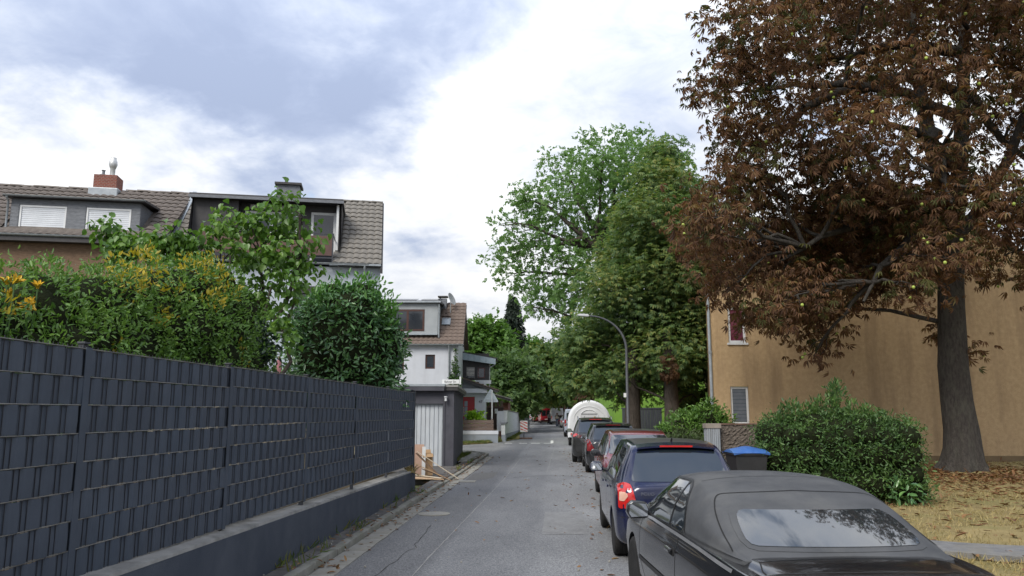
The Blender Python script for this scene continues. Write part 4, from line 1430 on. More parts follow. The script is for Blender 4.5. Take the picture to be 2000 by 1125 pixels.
# ------------------------------------------------------------------ trees, hedges, shrubs: crown lobes in metres (x, y, z, rx, ry, rz)
BIG = [(4.81, 19.57, 12.05, 0.81, 1.08, 0.73), (5.32, 20.44, 11.2, 1.02, 1.22, 0.86), (5.11, 23.29, 12.01, 0.75, 0.98, 0.57), (5.84, 18.8, 11.26, 1.07, 1.42, 0.89), (8.85, 24.09, 14.77, 1.45, 1.45, 1.21), (10.17, 23.8, 14.04, 1.51, 1.64, 1.42), (12.46, 25.09, 15.03, 1.59, 1.61, 1.2), (12.67, 22.5, 13.46, 1.42, 1.96, 1.18), (12.44, 20.16, 11.62, 1.14, 1.34, 0.86), (13.64, 20.2, 12.05, 1.48, 1.74, 1.26), (5.55, 20.28, 9.71, 0.88, 0.96, 0.7), (7.29, 21.91, 10.87, 1.17, 1.3, 0.88), (9.72, 24.63, 12.49, 1.31, 1.61, 1.15), (9.22, 19.94, 10.58, 1, 1.39, 0.92), (10.92, 19.47, 10.04, 0.91, 1.03, 0.81), (14.57, 23.72, 11.12, 1.11, 1.52, 0.92), (16.77, 24.58, 11.42, 1.64, 2.08, 1.33), (5.31, 22.83, 8.68, 0.84, 1.13, 0.77), (5.75, 22.24, 8.18, 1.04, 1.28, 0.79), (4.48, 20.35, 6.94, 0.81, 1.07, 0.68), (3.92, 19.85, 6.34, 0.56, 0.68, 0.49), (6.64, 23.46, 7.54, 1.25, 1.44, 1.05), (7.21, 22.26, 8.94, 1.19, 1.56, 1.01), (8.15, 21.43, 8.66, 1.07, 1.28, 0.81), (8.19, 18.91, 8.64, 0.88, 1.13, 0.84), (7.7, 22.87, 7.7, 1.14, 1.32, 0.9), (8.64, 22.22, 7.36, 1.11, 1.55, 1), (9.95, 22.49, 7.87, 1.12, 1.51, 0.9), (5.61, 22.3, 6.35, 0.89, 1.23, 0.77), (6.41, 21.91, 5.66, 0.95, 1.05, 0.82), (8.81, 25.49, 6.62, 1.19, 1.19, 1.08), (9.77, 24.51, 6.75, 1.23, 1.66, 1.1), (11.03, 24.43, 7.05, 1.14, 1.38, 0.98), (7, 21.67, 4.74, 0.61, 0.62, 0.56), (7.87, 22.7, 4.13, 0.61, 0.65, 0.52), (7.33, 22.09, 3.42, 0.35, 0.4, 0.29), (6.23, 22.48, 4.71, 0.48, 0.6, 0.42), (8.21, 21.9, 4.91, 0.55, 0.56, 0.44), (9.27, 19.88, 5.01, 0.6, 0.74, 0.55), (14.09, 24.35, 6.67, 1.14, 1.5, 1.04), (11.71, 20.44, 7.43, 1.02, 1.37, 0.9), (11.85, 19.2, 6.94, 1.02, 1.03, 0.77), (12.01, 24.04, 4.24, 0.42, 0.46, 0.32), (12.14, 23.1, 3.55, 0.34, 0.39, 0.26), (9.91, 19.75, 5.78, 0.79, 0.96, 0.62), (10.3, 20.56, 8.77, 0.82, 1.06, 0.69), (14.35, 20.92, 7.09, 1.53, 1.82, 1.16), (16.15, 21.38, 10.45, 2, 2.33, 1.57), (13.45, 19.38, 4.89, 1.03, 1.41, 0.88), (8.89, 20.11, 14.27, 2.01, 2.5, 1.84), (10.87, 18.75, 13.49, 1.87, 1.89, 1.46), (16.65, 23.78, 16.33, 2.38, 2.53, 2.12), (7.57, 23.48, 15.73, 1.72, 2.1, 1.37), (5.78, 25.62, 5.55, 0.51, 0.68, 0.44), (10.13, 20.21, 7.25, 0.81, 1.02, 0.67), (4.08, 22.75, 6.92, 0.45, 0.51, 0.4), (3.49, 19.02, 6.62, 0.44, 0.5, 0.42), (5.34, 24.9, 6.54, 0.75, 0.84, 0.69), (4.85, 20.83, 5.21, 0.63, 0.86, 0.56), (5.56, 21.6, 4.46, 0.5, 0.55, 0.38), (7.2, 24.93, 4.52, 0.47, 0.47, 0.43), (8.2, 25.53, 7.33, 1.19, 1.46, 0.93), (9.3, 24.85, 7.5, 1.16, 1.61, 1.03), (9.25, 22.26, 7.52, 1.04, 1.2, 0.85), (7.43, 20.08, 9.09, 0.94, 1.19, 0.78), (8.25, 20, 7.91, 0.93, 0.97, 0.82), (5.68, 20.73, 8.62, 0.83, 1, 0.68), (6.02, 24.88, 10.88, 0.75, 1.01, 0.56), (5.96, 20.05, 4.66, 0.6, 0.68, 0.57), (10.24, 24.24, 6.04, 0.89, 1.01, 0.7), (9, 23.46, 5.91, 0.94, 1.25, 0.88), (6.98, 21.08, 5.23, 0.77, 1.05, 0.69), (12.17, 22.09, 8.8, 0.88, 1.23, 0.7)]
LOC = [(1.22, 54.74, 19.19, 2.19, 3.02, 1.67), (3.5, 49.51, 18.56, 2.15, 2.86, 1.92), (5.94, 53.02, 20.08, 1.94, 2.18, 1.69), (-0.66, 52.64, 16.31, 1.75, 2.16, 1.37), (-2.06, 51.58, 16.59, 0.96, 1.11, 0.86), (1.93, 54.97, 16.13, 2.75, 3.79, 2.36), (4.65, 51.67, 16.32, 2.58, 2.86, 1.96), (6.79, 49.16, 16.63, 2.29, 2.72, 1.87), (-1.53, 51.28, 13.42, 1.71, 2.32, 1.46), (-3.35, 52.36, 12.77, 1.19, 1.3, 0.9), (0.02, 50.95, 11.56, 2.21, 2.33, 1.88), (3.01, 54.99, 13.06, 2.75, 3.49, 2.16), (-2.93, 54.36, 11.68, 1.38, 1.82, 1.24), (-0.18, 54.44, 9.81, 1.63, 2.13, 1.48), (1.72, 51.12, 9.48, 1.87, 2.61, 1.77), (-3.2, 49.97, 14.2, 0.67, 0.87, 0.59), (-1.39, 51.77, 8.9, 0.76, 0.92, 0.64), (1.62, 54.55, 7.78, 1.09, 1.31, 1), (7.81, 51.12, 19.03, 1.53, 2.08, 1.43), (8.85, 51.77, 15.92, 2.07, 2.54, 1.93), (5.45, 53.34, 13.8, 2.84, 3.4, 2.26), (7.93, 50.95, 12.88, 2.38, 3.04, 1.86)]
CH1 = [(5, 34.45, 12.45, 1.15, 1.4, 0.85), (6.15, 35.92, 11.87, 1.44, 1.8, 0.99), (4.36, 33.55, 10.29, 1.57, 2.09, 1.13), (6.06, 34.44, 9.53, 1.61, 2.25, 1.22), (3.75, 36.85, 9.34, 1.47, 1.75, 1.16), (5.04, 34.1, 8.07, 1.82, 2.28, 1.51), (6.91, 35.59, 8.08, 1.42, 1.85, 1.13), (2.5, 33.76, 7.34, 1.13, 1.47, 0.88), (3.94, 34.71, 6.77, 1.74, 1.76, 1.44), (5.86, 35.39, 6.14, 1.89, 2.43, 1.57), (7.44, 36.36, 5.77, 1.21, 1.66, 0.9), (2.19, 36.7, 5.84, 1.22, 1.44, 1.03), (3.41, 37.02, 4.88, 1.6, 1.67, 1.12), (4.74, 34.37, 4.43, 1.72, 2.38, 1.29), (6.84, 36.01, 4.3, 1.32, 1.48, 1.01), (2.28, 35.04, 3.56, 1.17, 1.33, 0.91), (1.18, 35.84, 5.03, 0.96, 1.3, 0.76), (6.29, 37.22, 2.93, 1.12, 1.5, 0.95), (3.54, 36.19, 3.26, 1.21, 1.28, 1), (7.38, 37.36, 2.45, 0.75, 1.02, 0.58), (1.17, 36.36, 3.63, 0.97, 1.05, 0.8), (5.48, 35.79, 14.13, 0.84, 0.93, 0.57)]
FAR1 = [(0.24, 95, 6.2, 2.41, 2.63, 1.85), (2.25, 100, 7.94, 2.8, 3.24, 2.19), (4.43, 90, 8.63, 2.88, 2.96, 2.39), (0.56, 100, 4.13, 2.33, 3.19, 2.12), (3.03, 95, 4.01, 2.53, 3.31, 2.01), (4.14, 80, 4.19, 1.6, 1.94, 1.29), (-1.53, 120, 6.55, 2.24, 2.39, 1.73), (0.31, 115, 9.39, 1.99, 2.16, 1.86)]
FAR2 = [(-3.6, 150, 6.26, 2.8, 3.5, 2.52), (-1.06, 140, 5.04, 2.8, 3.69, 2.63), (-4.07, 120, 4.59, 2, 2.59, 1.87), (-2.24, 160, 9.18, 3.2, 3.24, 2.7), (1.15, 130, 3.96, 2.17, 2.98, 1.91)]
BROWNFAR = [(3.5, 68, 3.17, 1, 1.31, 0.91), (4.19, 68, 4.06, 1.13, 1.35, 0.91), (4.6, 68, 2.51, 0.82, 0.82, 0.72), (3.08, 68, 4.51, 0.91, 1.08, 0.82)]
LBUSH = [(-4.59, 72, 5.87, 1.44, 1.63, 1.12), (-3.4, 72, 5.15, 1.82, 2.3, 1.39), (-5.16, 70, 3.91, 1.4, 1.7, 1.15), (-3.77, 70, 2.99, 1.49, 1.53, 1.27), (-2.65, 78, 3.12, 1.04, 1.06, 0.87), (-3.08, 76, 6.59, 1.27, 1.3, 0.97)]
LGREEN = [(-8.34, 80, 9.53, 1.33, 1.45, 1.26), (-6.99, 80, 10.07, 1.49, 1.57, 1.33), (-5.79, 82, 9.16, 1.37, 1.41, 1.09), (-7.79, 80, 7.92, 1.33, 1.87, 1.06), (-6.45, 80, 7.92, 1.49, 1.88, 1.26), (-2.89, 95, 9.04, 1.58, 1.87, 1.34), (-2.27, 95, 7.14, 1.39, 1.5, 1.28)]
LIL = [(-4.88, 13.46, 5.62, 0.29, 0.33, 0.22), (-4.71, 13.87, 5.33, 0.26, 0.26, 0.22), (-5.21, 13.9, 5.24, 0.35, 0.36, 0.3), (-5.59, 13.62, 5.28, 0.27, 0.28, 0.22), (-6.02, 13.7, 5.4, 0.29, 0.35, 0.26), (-5.96, 13.16, 5.07, 0.19, 0.21, 0.15), (-4.85, 13.51, 4.66, 0.34, 0.47, 0.3), (-5.52, 13.77, 4.63, 0.39, 0.44, 0.35), (-5.72, 13.1, 4.68, 0.26, 0.29, 0.23), (-4.63, 13.73, 4.51, 0.23, 0.27, 0.18), (-4.73, 13.27, 4.06, 0.34, 0.36, 0.27), (-5.5, 13.81, 3.96, 0.39, 0.42, 0.36), (-6.01, 13.88, 3.88, 0.32, 0.33, 0.27), (-5.07, 13.49, 3.53, 0.31, 0.32, 0.26), (-5.7, 13.91, 3.4, 0.28, 0.29, 0.24), (-4.73, 13.12, 3.17, 0.19, 0.24, 0.18), (-6.01, 13.2, 4.06, 0.22, 0.22, 0.17), (-4.49, 13.54, 4.95, 0.16, 0.16, 0.12)]
LIL2 = [(-7.63, 12.5, 4.94, 0.17, 0.2, 0.14), (-7.26, 12.5, 4.66, 0.2, 0.25, 0.16), (-6.81, 12.5, 4.7, 0.2, 0.27, 0.18), (-6.37, 12.5, 4.79, 0.18, 0.23, 0.14), (-6.15, 12.8, 4.73, 0.19, 0.23, 0.15), (-6.53, 12.5, 4.57, 0.2, 0.22, 0.19), (-7.31, 12.3, 4.52, 0.18, 0.25, 0.14), (-6.22, 12.8, 4.49, 0.19, 0.25, 0.16)]

BARK = pbr('dark_bark', (.045, .038, .032), (.095, .08, .068), .95, scale=5, detail=9, bump=1.0, bscale=9, stretch=(4, 4, 1), spec=.15, bdist=.05)
BARK2 = pbr('grey_bark', (.036, .032, .029), (.080, .071, .063), .95, scale=6, detail=9, bump=1.0, bscale=16, stretch=(3, 3, 1), c3=(.10, .098, .078), s3=2.2, a3=.5, spec=.15, bdist=.04)
M_CHEST = leafmat('brown_chestnut_leaf', [(.075, .044, .030), (.135, .074, .044), (.190, .102, .056), (.195, .140, .062), (.165, .165, .065)], .6, .34, .9, .2, (1.1, .9, .8))
M_LOC = leafmat('fresh_green_leaf', [(.090, .175, .055), (.130, .235, .075), (.165, .290, .090), (.220, .335, .110)], .5, .45, .35)
M_CH1 = leafmat('yellowing_chestnut_leaf', [(.060, .115, .042), (.085, .155, .050), (.130, .200, .058), (.220, .250, .070), (.340, .290, .090)], .55, .42, .45)
M_FAR = leafmat('far_green_leaf', [(.055, .110, .042), (.085, .150, .052), (.120, .190, .060), (.180, .215, .070)], .6, .42, .25)
M_LITE = leafmat('light_green_leaf', [(.069, .149, .029), (.103, .207, .040), (.138, .253, .052)], .5, .4, .3)
M_BRN = leafmat('rust_leaf', [(.06, .03, .015), (.11, .055, .025), (.12, .08, .03)], .6, .25, .5)
M_DARK = leafmat('dark_needle', [(.010, .020, .013), (.016, .030, .017), (.024, .040, .022)], .6, .1, .6)
M_HEDGE = leafmat('hedge_leaf', [(.060, .130, .030), (.100, .200, .040), (.145, .265, .050), (.200, .310, .065)], .4, .3, 1.5)
M_YEL = leafmat('yellow_leaf', [(.22, .20, .02), (.42, .34, .03), (.52, .38, .04)], .45, .35, 2)
M_LIL = leafmat('lilac_leaf', [(.055, .125, .022), (.085, .180, .030), (.130, .240, .042), (.180, .280, .055)], .38, .35, 1.2, .5)
M_LAUR = leafmat('laurel_leaf', [(.045, .110, .050), (.075, .165, .065), (.120, .245, .080), (.170, .320, .095)], .26, .18, 1.4, .6)
M_RHODO = leafmat('dark_shrub_leaf', [(.010, .028, .014), (.018, .042, .020), (.03, .06, .03)], .35, .12, 1.2, .5)
M_RH = leafmat('right_hedge_leaf', [(.040, .085, .030), (.070, .135, .040), (.105, .190, .050), (.160, .250, .070)], .45, .3, 1.2)
M_LIME = leafmat('lime_leaf', [(.16, .30, .02), (.25, .42, .03), (.30, .46, .05)], .45, .4, 2)
M_BUSH = leafmat('grey_green_leaf', [(.045, .07, .025), (.07, .10, .035), (.10, .13, .05)], .6, .25, 1.4)
M_IVY = leafmat('ivy_leaf', [(.03, .07, .016), (.05, .11, .022), (.09, .15, .03)], .45, .25, 1.4)
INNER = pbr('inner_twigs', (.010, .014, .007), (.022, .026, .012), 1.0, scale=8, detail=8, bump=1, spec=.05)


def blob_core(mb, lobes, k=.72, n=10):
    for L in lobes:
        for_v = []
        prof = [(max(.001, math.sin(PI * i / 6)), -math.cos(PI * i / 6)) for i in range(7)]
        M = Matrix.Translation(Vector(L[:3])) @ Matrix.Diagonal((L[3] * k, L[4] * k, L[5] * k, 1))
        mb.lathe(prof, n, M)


def trunk_flare(mb, base, path, rads, n=20, seed=1, roots=6):
    """trunk with root flare: lobed section near the ground"""
    rr = np.random.default_rng(seed)
    ph = rr.uniform(0, 6.28)
    vs = []
    for j, (p, r) in enumerate(zip(path, rads)):
        z = p[2] - base[2]
        fl = math.exp(-z / .35)
        for i in range(n):
            t = 2 * PI * i / n
            k = 1 + fl * .28 * math.cos(roots * t + ph) + .04 * math.sin(3 * t + z * 1.7) + .03 * math.sin(5 * t - z * 2.6)
            vs.append((p[0] + math.cos(t) * r * k, p[1] + math.sin(t) * r * k, p[2]))
    fs = []
    for j in range(len(path) - 1):
        for i in range(n):
            fs.append((j * n + i, j * n + (i + 1) % n, (j + 1) * n + (i + 1) % n, (j + 1) * n + i))
    mb.add(vs, fs)


# --- the big brown horse chestnut
T = thing('chestnut_tree', 'large horse chestnut with brown withered leaves in front of the ochre house', 'tree', (11.45, 22.7, .15))
rg = np.random.default_rng(31)
loc0 = np.array((11.45, 22.7, .15))
rel = lambda Ls, o: [(l[0] - o[0], l[1] - o[1], l[2] - o[2], l[3], l[4], l[5]) for l in Ls]
B_ = rel(BIG, loc0)
mb = MB()
path = [(0, 0, -.1), (0, 0, .12), (.02, 0, .35), (.03, 0, .7), (.02, 0, 1.2), (-.02, 0, 2.0), (-.03, 0, 3.0), (.05, 0, 4.2), (.10, 0, 5.4), (.22, 0, 6.4), (.35, 0, 7.4)]
rads = [.70, .62, .54, .49, .45, .415, .39, .36, .34, .345, .33]
trunk_flare(mb, (0, 0, 0), path, rads, 24, 3, 7)
stem1 = [(.35, 0, 7.2), (.15, .1, 8.6), (-.05, .2, 10.2), (-.2, .2, 12.0), (-.3, .1, 14.5), (-.2, 0, 17)]
stem2 = [(.40, 0, 7.2), (.62, -.1, 8.8), (.85, -.1, 10.4), (1.1, -.1, 12.5), (1.3, 0, 15), (1.5, 0, 17.5)]
stem3 = [(.3, .1, 6.6), (1.4, .3, 7.8), (2.3, .2, 9.3), (3.2, .1, 11.5), (3.8, 0, 13.5)]
mb.tube(stem1, [.27, .25, .22, .18, .13, .07], 12)
mb.tube(stem2, [.25, .23, .20, .16, .11, .05], 12)
mb.tube(stem3, [.20, .17, .14, .10, .05], 9)
starts = path[5:] + stem1 + stem2 + stem3
for k_, tgt in enumerate([(-5.8, -.5, 11.2), (-6.6, .5, 8.3), (-5.2, -1.5, 5.8), (-3.0, -2.5, 9.5), (-3.6, 1.5, 12.6), (3.5, -1.5, 5.2), (4.2, 1, 7.8), (-1.2, -3, 7.0), (-3.2, -2.0, 4.6)]):
    i0 = [14, 9, 6, 13, 15, 7, 9, 8, 5][k_] % len(starts)
    pth = limb_path(rg, starts[i0], tgt, 8, .045, .10)
    mb.tube(pth, [.20 * (1 - .82 * i / 8) for i in range(9)], 8)
    starts += pth[3:8]
branches(mb, rg, starts, B_, .12, 7)
mb.build('trunk', BARK2, T, smooth=70, fixn=False)
crown('crown', T, B_, 2300, 6, .30, .185, LEAF_PALM, M_CHEST, 41, droop=.55, up=.72, shell=.5)
crown('outer_sprays', T, B_, 900, 6, .22, .19, LEAF_PALM, M_CHEST, 42, droop=.8, up=.7, shell=1.0)
crown('green_leaves', T, B_, 560, 6, .25, .20, LEAF_PALM, leafmat('olive_chestnut_leaf', [(.05, .05, .02), (.085, .085, .03), (.12, .115, .035)], .6, .3, .9, .2), 43, droop=.6, up=.7, shell=.8)
crown('curled_leaves', T, B_, 800, 6, .28, .185, LEAF_CURL, M_CHEST, 44, droop=1.0, up=.5, shell=.6)
P, D, _ = lobe_points(np.random.default_rng(9), B_, 420, 1.0)
mb = MB()
for p in P:
    mb.lathe([(.002, -.046), (.033, -.032), (.046, 0), (.033, .032), (.002, .046)], 7, Matrix.Translation(Vector(p)))
tag(mb.build('conkers', pbr('conker_green', (.28, .38, .06), (.40, .48, .10), .5, scale=2), T, smooth=60, fixn=False), kind='stuff')


def tree(name, label, base, lobes, mat, tr, ncl, per, sig, size, tmpl, seed, top=None, bark=None, group=None, cat='tree', up=.6, droop=.2, tw=3, shell=.55, br=.10):
    T = thing(name, label, cat, base, 0, group)
    rg = np.random.default_rng(seed)
    B = rel(lobes, base)
    zt = top or np.mean([b[2] for b in B])
    cx, cy = np.mean([b[0] for b in B]) * .6, np.mean([b[1] for b in B]) * .6
    path = [(0, 0, -.1), (0, 0, .3), (cx * .06, cy * .06, zt * .25), (cx * .25, cy * .25, zt * .5), (cx * .6, cy * .6, zt * .8), (cx, cy, zt)]
    mb = MB()
    trunk_flare(mb, (0, 0, 0), [tuple(p) for p in path], [tr * 1.5, tr * 1.15, tr, tr * .85, tr * .6, tr * .3], 14, seed, 5)
    branches(mb, rg, path[2:], B, br, tw)
    mb.build('trunk', bark or BARK, T, smooth=70, fixn=False)
    crown('crown', T, B, ncl, per, sig, size, tmpl, mat, seed + 1, droop, up, shell)
    return T


tree('robinia_tree', 'tall light green tree with airy crown rising above the street', (4.6, 53, .1), LOC, M_LOC, .30, 2300, 4, .38, .40, SPRIG_KITE, 50, top=13, bark=BARK, br=.2, tw=6, shell=.45, up=.5)
C1a = [l for i, l in enumerate(CH1) if i % 2 == 0]
C1b = [l for i, l in enumerate(CH1) if i % 2 == 1]
t1 = tree('chestnut_tree', 'green yellow chestnut nearest the first lamp post, in front of the green house', (3.45, 34.6, .1), C1a, M_CH1, .33, 2500, 6, .32, .215, LEAF_PALM5, 60, top=8, group='chestnuts by the green house', up=.8, droop=.4)
t2 = tree('chestnut_tree', 'green yellow chestnut nearest the ochre house corner, with a rusty dead spray', (5.0, 33.2, .1), C1b, M_CH1, .31, 2500, 6, .32, .215, LEAF_PALM5, 64, top=8, group='chestnuts by the green house', up=.8, droop=.4)
crown('dead_spray', t2, [(-.25, -1.0, 3.55, .22, .2, .5)], 30, 5, .1, .2, LEAF_PALM5, M_BRN, 66, droop=1.2)
tree('rust_tree', 'small tree with rust brown leaves behind the white trailer', (6.2, 68, .1), BROWNFAR, M_BRN, .16, 320, 6, .4, .45, LEAF_PALM5, 70)
def kerb_side(x, y):
    c = float(np.interp(y, [q[1] for q in road_c], [q[0] for q in road_c]))
    return max(x, c + 4.2) if x > c - 1 else min(x, c - 4.2)


names = ['broad street tree left of the far lamps', 'tall street tree behind the second lamp', 'dense street tree over the white trailer', 'low green tree above the parked vans', 'far tree right of the second lamp', 'dark tree behind the rusty one', 'tree arching over the far bend', 'slim tree beyond the far bend']
for i, l in enumerate(FAR1):
    rr = np.random.default_rng(80 + i)
    ls = [(l[0] + rr.normal() * l[3] * .55, l[1] + rr.normal() * 2, l[2] + rr.normal() * l[5] * .5, l[3] * .62, l[4] * .62, l[5] * .6) for _ in range(9)]
    ls = [(a, b, max(c, 3.6 + f), d, e, f) for a, b, c, d, e, f in ls]
    tree('street_tree', names[i], (kerb_side(l[0] + .6, l[1]), l[1], .05), ls, M_FAR if i % 3 else M_CH1, .25, 420, 6, .6, .75, SPRIG_KITE, 90 + 3 * i, group='trees along the far street', tw=1)
names2 = ['round tree straight ahead at the end of the road', 'dark tree behind the red van', 'low tree left of the red van', 'tallest tree at the end of the road', 'bushy tree behind the grey van']
for i, l in enumerate(FAR2):
    rr = np.random.default_rng(180 + i)
    ls = [(l[0] + rr.normal() * l[3] * .6, l[1] + rr.normal() * 3, l[2] + rr.normal() * l[5] * .6, l[3] * .7, l[4] * .7, l[5] * .7) for _ in range(9)]
    ls = [(a, b, max(c, 4.4 + f), d, e, f) for a, b, c, d, e, f in ls]
    tree('distant_tree', names2[i], (kerb_side(l[0], l[1] + 1), l[1] + 1, .05), ls, M_FAR, .3, 420, 6, .8, 1.0, SPRIG_KITE, 190 + 3 * i, group='trees at the end of the street', tw=1)
# background wood closing the view beyond the bend
rr = np.random.default_rng(77)
wood = []
for i in range(46):
    a = i / 45
    x = -70 + 175 * a
    y = 205 - 50 * abs(a - .42) + rr.normal() * 6
    wood.append((x, y, rr.uniform(2.5, 8), rr.uniform(4, 6), 4, rr.uniform(3, 4.5)))
P, D, _ = lobe_points(rr, wood, 6500, .7)
n = len(P)
me = leaf_mesh('far_wood', P, D + unit(rr, n), unit(rr, n) + np.array((0, 0, .8)), rr.uniform(1.1, 2.0, n), SPRIG_KITE, M_FAR)
tag(link('far_wood', me), kind='stuff', label='far dark green wood closing the view beyond the bend', cat=None)
tree('shady_tree', 'dense dark green tree behind the brick and timber shed', (-4.9, 71, .05), LBUSH, M_FAR, .25, 900, 6, .45, .62, SPRIG_KITE, 120, group=None)
tree('leafy_tree', 'bright green tree behind the white house and its black bay', (-7.6, 81, .05), LGREEN, M_LITE, .3, 800, 6, .5, .7, SPRIG_KITE, 130)

# spruce
S = thing('spruce_tree', 'dark pointed spruce rising behind the house with red door', 'tree', (-4.45, 85, .05))
mb = MB()
mb.tube([(0, 0, 0), (0, 0, 7), (0, 0, 14.7)], [.24, .15, .02], 8)
rs = np.random.default_rng(14)
Cs, Axs, Ns, Sz = [], [], [], []
for k in range(175):
    t = (k / 175) ** .9
    z = 3.0 + 11.6 * t
    a = k * 2.4
    L = (2.75 * (1 - t) ** .8 + .12) * rs.uniform(.75, 1.12)
    e = (math.cos(a) * L, math.sin(a) * L, z - L * .32)
    mb.tube([(0, 0, z), (e[0] * .5, e[1] * .5, z - L * .05), e], [.03, .02, .006], 4)
    for j in range(int(10 + 16 * L / 2.5)):
        f = rs.uniform(.12, 1)
        q = np.array((e[0] * f, e[1] * f, z - L * .32 * f ** 1.3)) + rs.normal(size=3) * np.array((.12, .12, .06))
        Cs.append(q)
        Axs.append((math.cos(a + rs.normal() * .6), math.sin(a + rs.normal() * .6), -.9))
        Ns.append((rs.normal(), rs.normal(), rs.normal() + .8))
        Sz.append(rs.uniform(.35, .6))
mb.build('trunk', BARK, S, smooth=70, fixn=False)
link('crown', leaf_mesh('crown', np.array(Cs), np.array(Axs), np.array(Ns), np.array(Sz), SPRIG_LONG, M_DARK), S)

# --- left hedge with yellow shoots
HG = thing('garden_hedge', 'thick green hedge with yellow shoots behind the left end of the fence', 'hedge', (-4.6, 7.4, .5))
hl = []
rr = np.random.default_rng(15)
for k in range(26):
    y = 3.2 + 7.2 * k / 25
    top = 2.86 + (y - 4.6) * .205
    for (dx, zz) in ((0, top - .52), (.25, top - .95), (.3, top - 1.5)):
        hl.append((-4.55 - (y - 4) * .025 + dx * .8 + rr.normal() * .06, y + rr.normal() * .08, zz + rr.normal() * .05, .5, .42, .44))
hl = rel(hl, (-4.6, 7.4, .5))
mb = MB()
blob_core(mb, hl, .68, 8)
mb.build('inner_twigs', INNER, HG, smooth=80, fixn=False)
crown('foliage', HG, hl, 9500, 6, .05, .058, LEAF_LONG, M_HEDGE, 150, droop=-.2, up=.35, shell=.92)
ys_ = [(-4.33, 7.75, 3.38, .14, .22, .22), (-4.3, 7.45, 3.1, .12, .15, .2), (-4.3, 7.2, 3.25, .1, .12, .16), (-4.35, 9.3, 3.62, .14, .2, .2), (-4.3, 9.75, 3.45, .12, .15, .22), (-4.2, 9.1, 3.2, .1, .2, .12),
       (-4.15, 9.9, 2.55, .08, .1, .2), (-4.2, 7.1, 2.45, .06, .1, .12), (-4.15, 5.5, 2.6, .06, .08, .1), (-4.3, 8.3, 3.2, .1, .2, .1), (-4.25, 8.0, 2.85, .08, .2, .1), (-4.3, 8.6, 3.55, .1, .15, .12)]
crown('yellow_shoots', HG, rel([(a + .04, b, c, d, e, f) for a, b, c, d, e, f in ys_], (-4.6, 7.4, .5)), 210, 4, .03, .06, LEAF_LONG, M_YEL, 152, droop=-.6, up=.3, shell=.6)
LI = thing('yellow_lily', 'yellow lily flowers standing above the hedge at the left edge', 'flower', (-4.25, 5.78, .5))
rr = np.random.default_rng(16)
LYEL = pbr('lily_yellow', (.50, .31, .012), (.66, .43, .025), .5, scale=8)
LSTEM = pbr('stem_green', (.05, .11, .03), (.07, .14, .04), .6)
for k in range(11):
    x, y, z = rr.normal() * .07, -.16 + .36 * rr.random(), 2.30 + rr.uniform(-.18, .14)
    st_o = MB().tube([(x * .4, y * .7, 0), (x * .7, y, z * .6), (x, y, z)], .006, 5).build('stem', LSTEM, LI, fixn=False)
    M0 = Mrot((x, y, z), rr.normal() * .6, rr.normal() * .6 + .6, rr.uniform(0, 6))
    kf = rr.uniform(.5, .78)
    opn = rr.uniform(.6, 1.1)
    fl = MB()
    for p in range(6):
        a = p * PI / 3
        c, s = math.cos(a), math.sin(a)
        pts = [(0, 0, -.02), (.02, .013, .03), (.055 * opn, .018, .06), (.095 * opn, 0, .075), (.055 * opn, -.018, .06), (.02, -.013, .03)]
        fl.add([(kf * (c * u - s * v), kf * (s * u + c * v), kf * w) for u, v, w in pts], [(0, 1, 2, 3), (0, 3, 4, 5)], M0)
    fl.lathe([(.004, -.03 * kf), (.014 * kf, -.01), (.022 * kf, .012), (.012 * kf, .02)], 6, M0)
    fl.build('flower', LYEL, LI, fixn=False)

# dark shrub at the end of the hedge
DS = thing('dark_shrub', 'dark evergreen shrub at the right end of the hedge', 'shrub', (-4.75, 10.9, .5))
dl = [(-4.8, 10.8, 2.9, .45, .45, .55), (-4.6, 11.1, 2.5, .45, .5, .5), (-4.9, 10.6, 3.3, .3, .35, .3), (-4.5, 11.4, 2.8, .3, .3, .4)]
dl = rel(dl, (-4.75, 10.9, .5))
mb = MB()
blob_core(mb, dl, .7)
mb.tube([(0, 0, 0), (0, 0, 2)], [.05, .03], 6)
mb.build('stems', INNER, DS, fixn=False)
crown('foliage', DS, dl, 520, 6, .07, .11, LEAF_LONG, M_RHODO, 160, droop=.1, up=.35, shell=.85)

# lilac: several leaning stems, heart leaves
LC = thing('lilac_tree', 'tall lilac with heart shaped leaves rising over the middle of the fence', 'tree', (-5.35, 13.5, .5))
ll = rel([(a, b, c, d * .85, e * .85, f * .9) for a, b, c, d, e, f in LIL], (-5.35, 13.5, .5))
mb = MB()
st = []
for k, tgt in enumerate([(-.35, .1, 3.2), (.25, 0, 3.6), (.65, .2, 3.4), (.75, -.1, 4.9), (-.1, .2, 4.3), (-.75, 0, 3.9)]):
    p = limb_path(np.random.default_rng(170 + k), (.1 * (k - 2.5), 0, 0), tgt, 6, .08)
    mb.tube(p, [.075 * (1 - .72 * i / 6) for i in range(7)], 8)
    st += p[3:]
branches(mb, np.random.default_rng(171), st, ll, .05, 3)
mb.build('stem', BARK, LC, smooth=70, fixn=False)
crown('crown', LC, ll, 400, 6, .12, .115, LEAF_HEART, M_LIL, 172, droop=.9, up=.55, shell=.6)
L2 = thing('lilac_shrub', 'lower lilac tops showing above the hedge before the slate dormer', 'shrub', (-6.6, 12.5, .5))
l2 = rel(LIL2, (-6.6, 12.5, .5))
mb = MB()
st = []
for k in range(5):
    p = limb_path(np.random.default_rng(175 + k), (.15 * (k - 2), 0, 0), (-1.1 + .55 * k, .1, 4.0), 5, .08)
    mb.tube(p, [.05 * (1 - .7 * i / 5) for i in range(6)], 7)
    st += p[2:]
branches(mb, np.random.default_rng(176), st, l2, .035, 3)
mb.build('stem', BARK, L2, smooth=70, fixn=False)
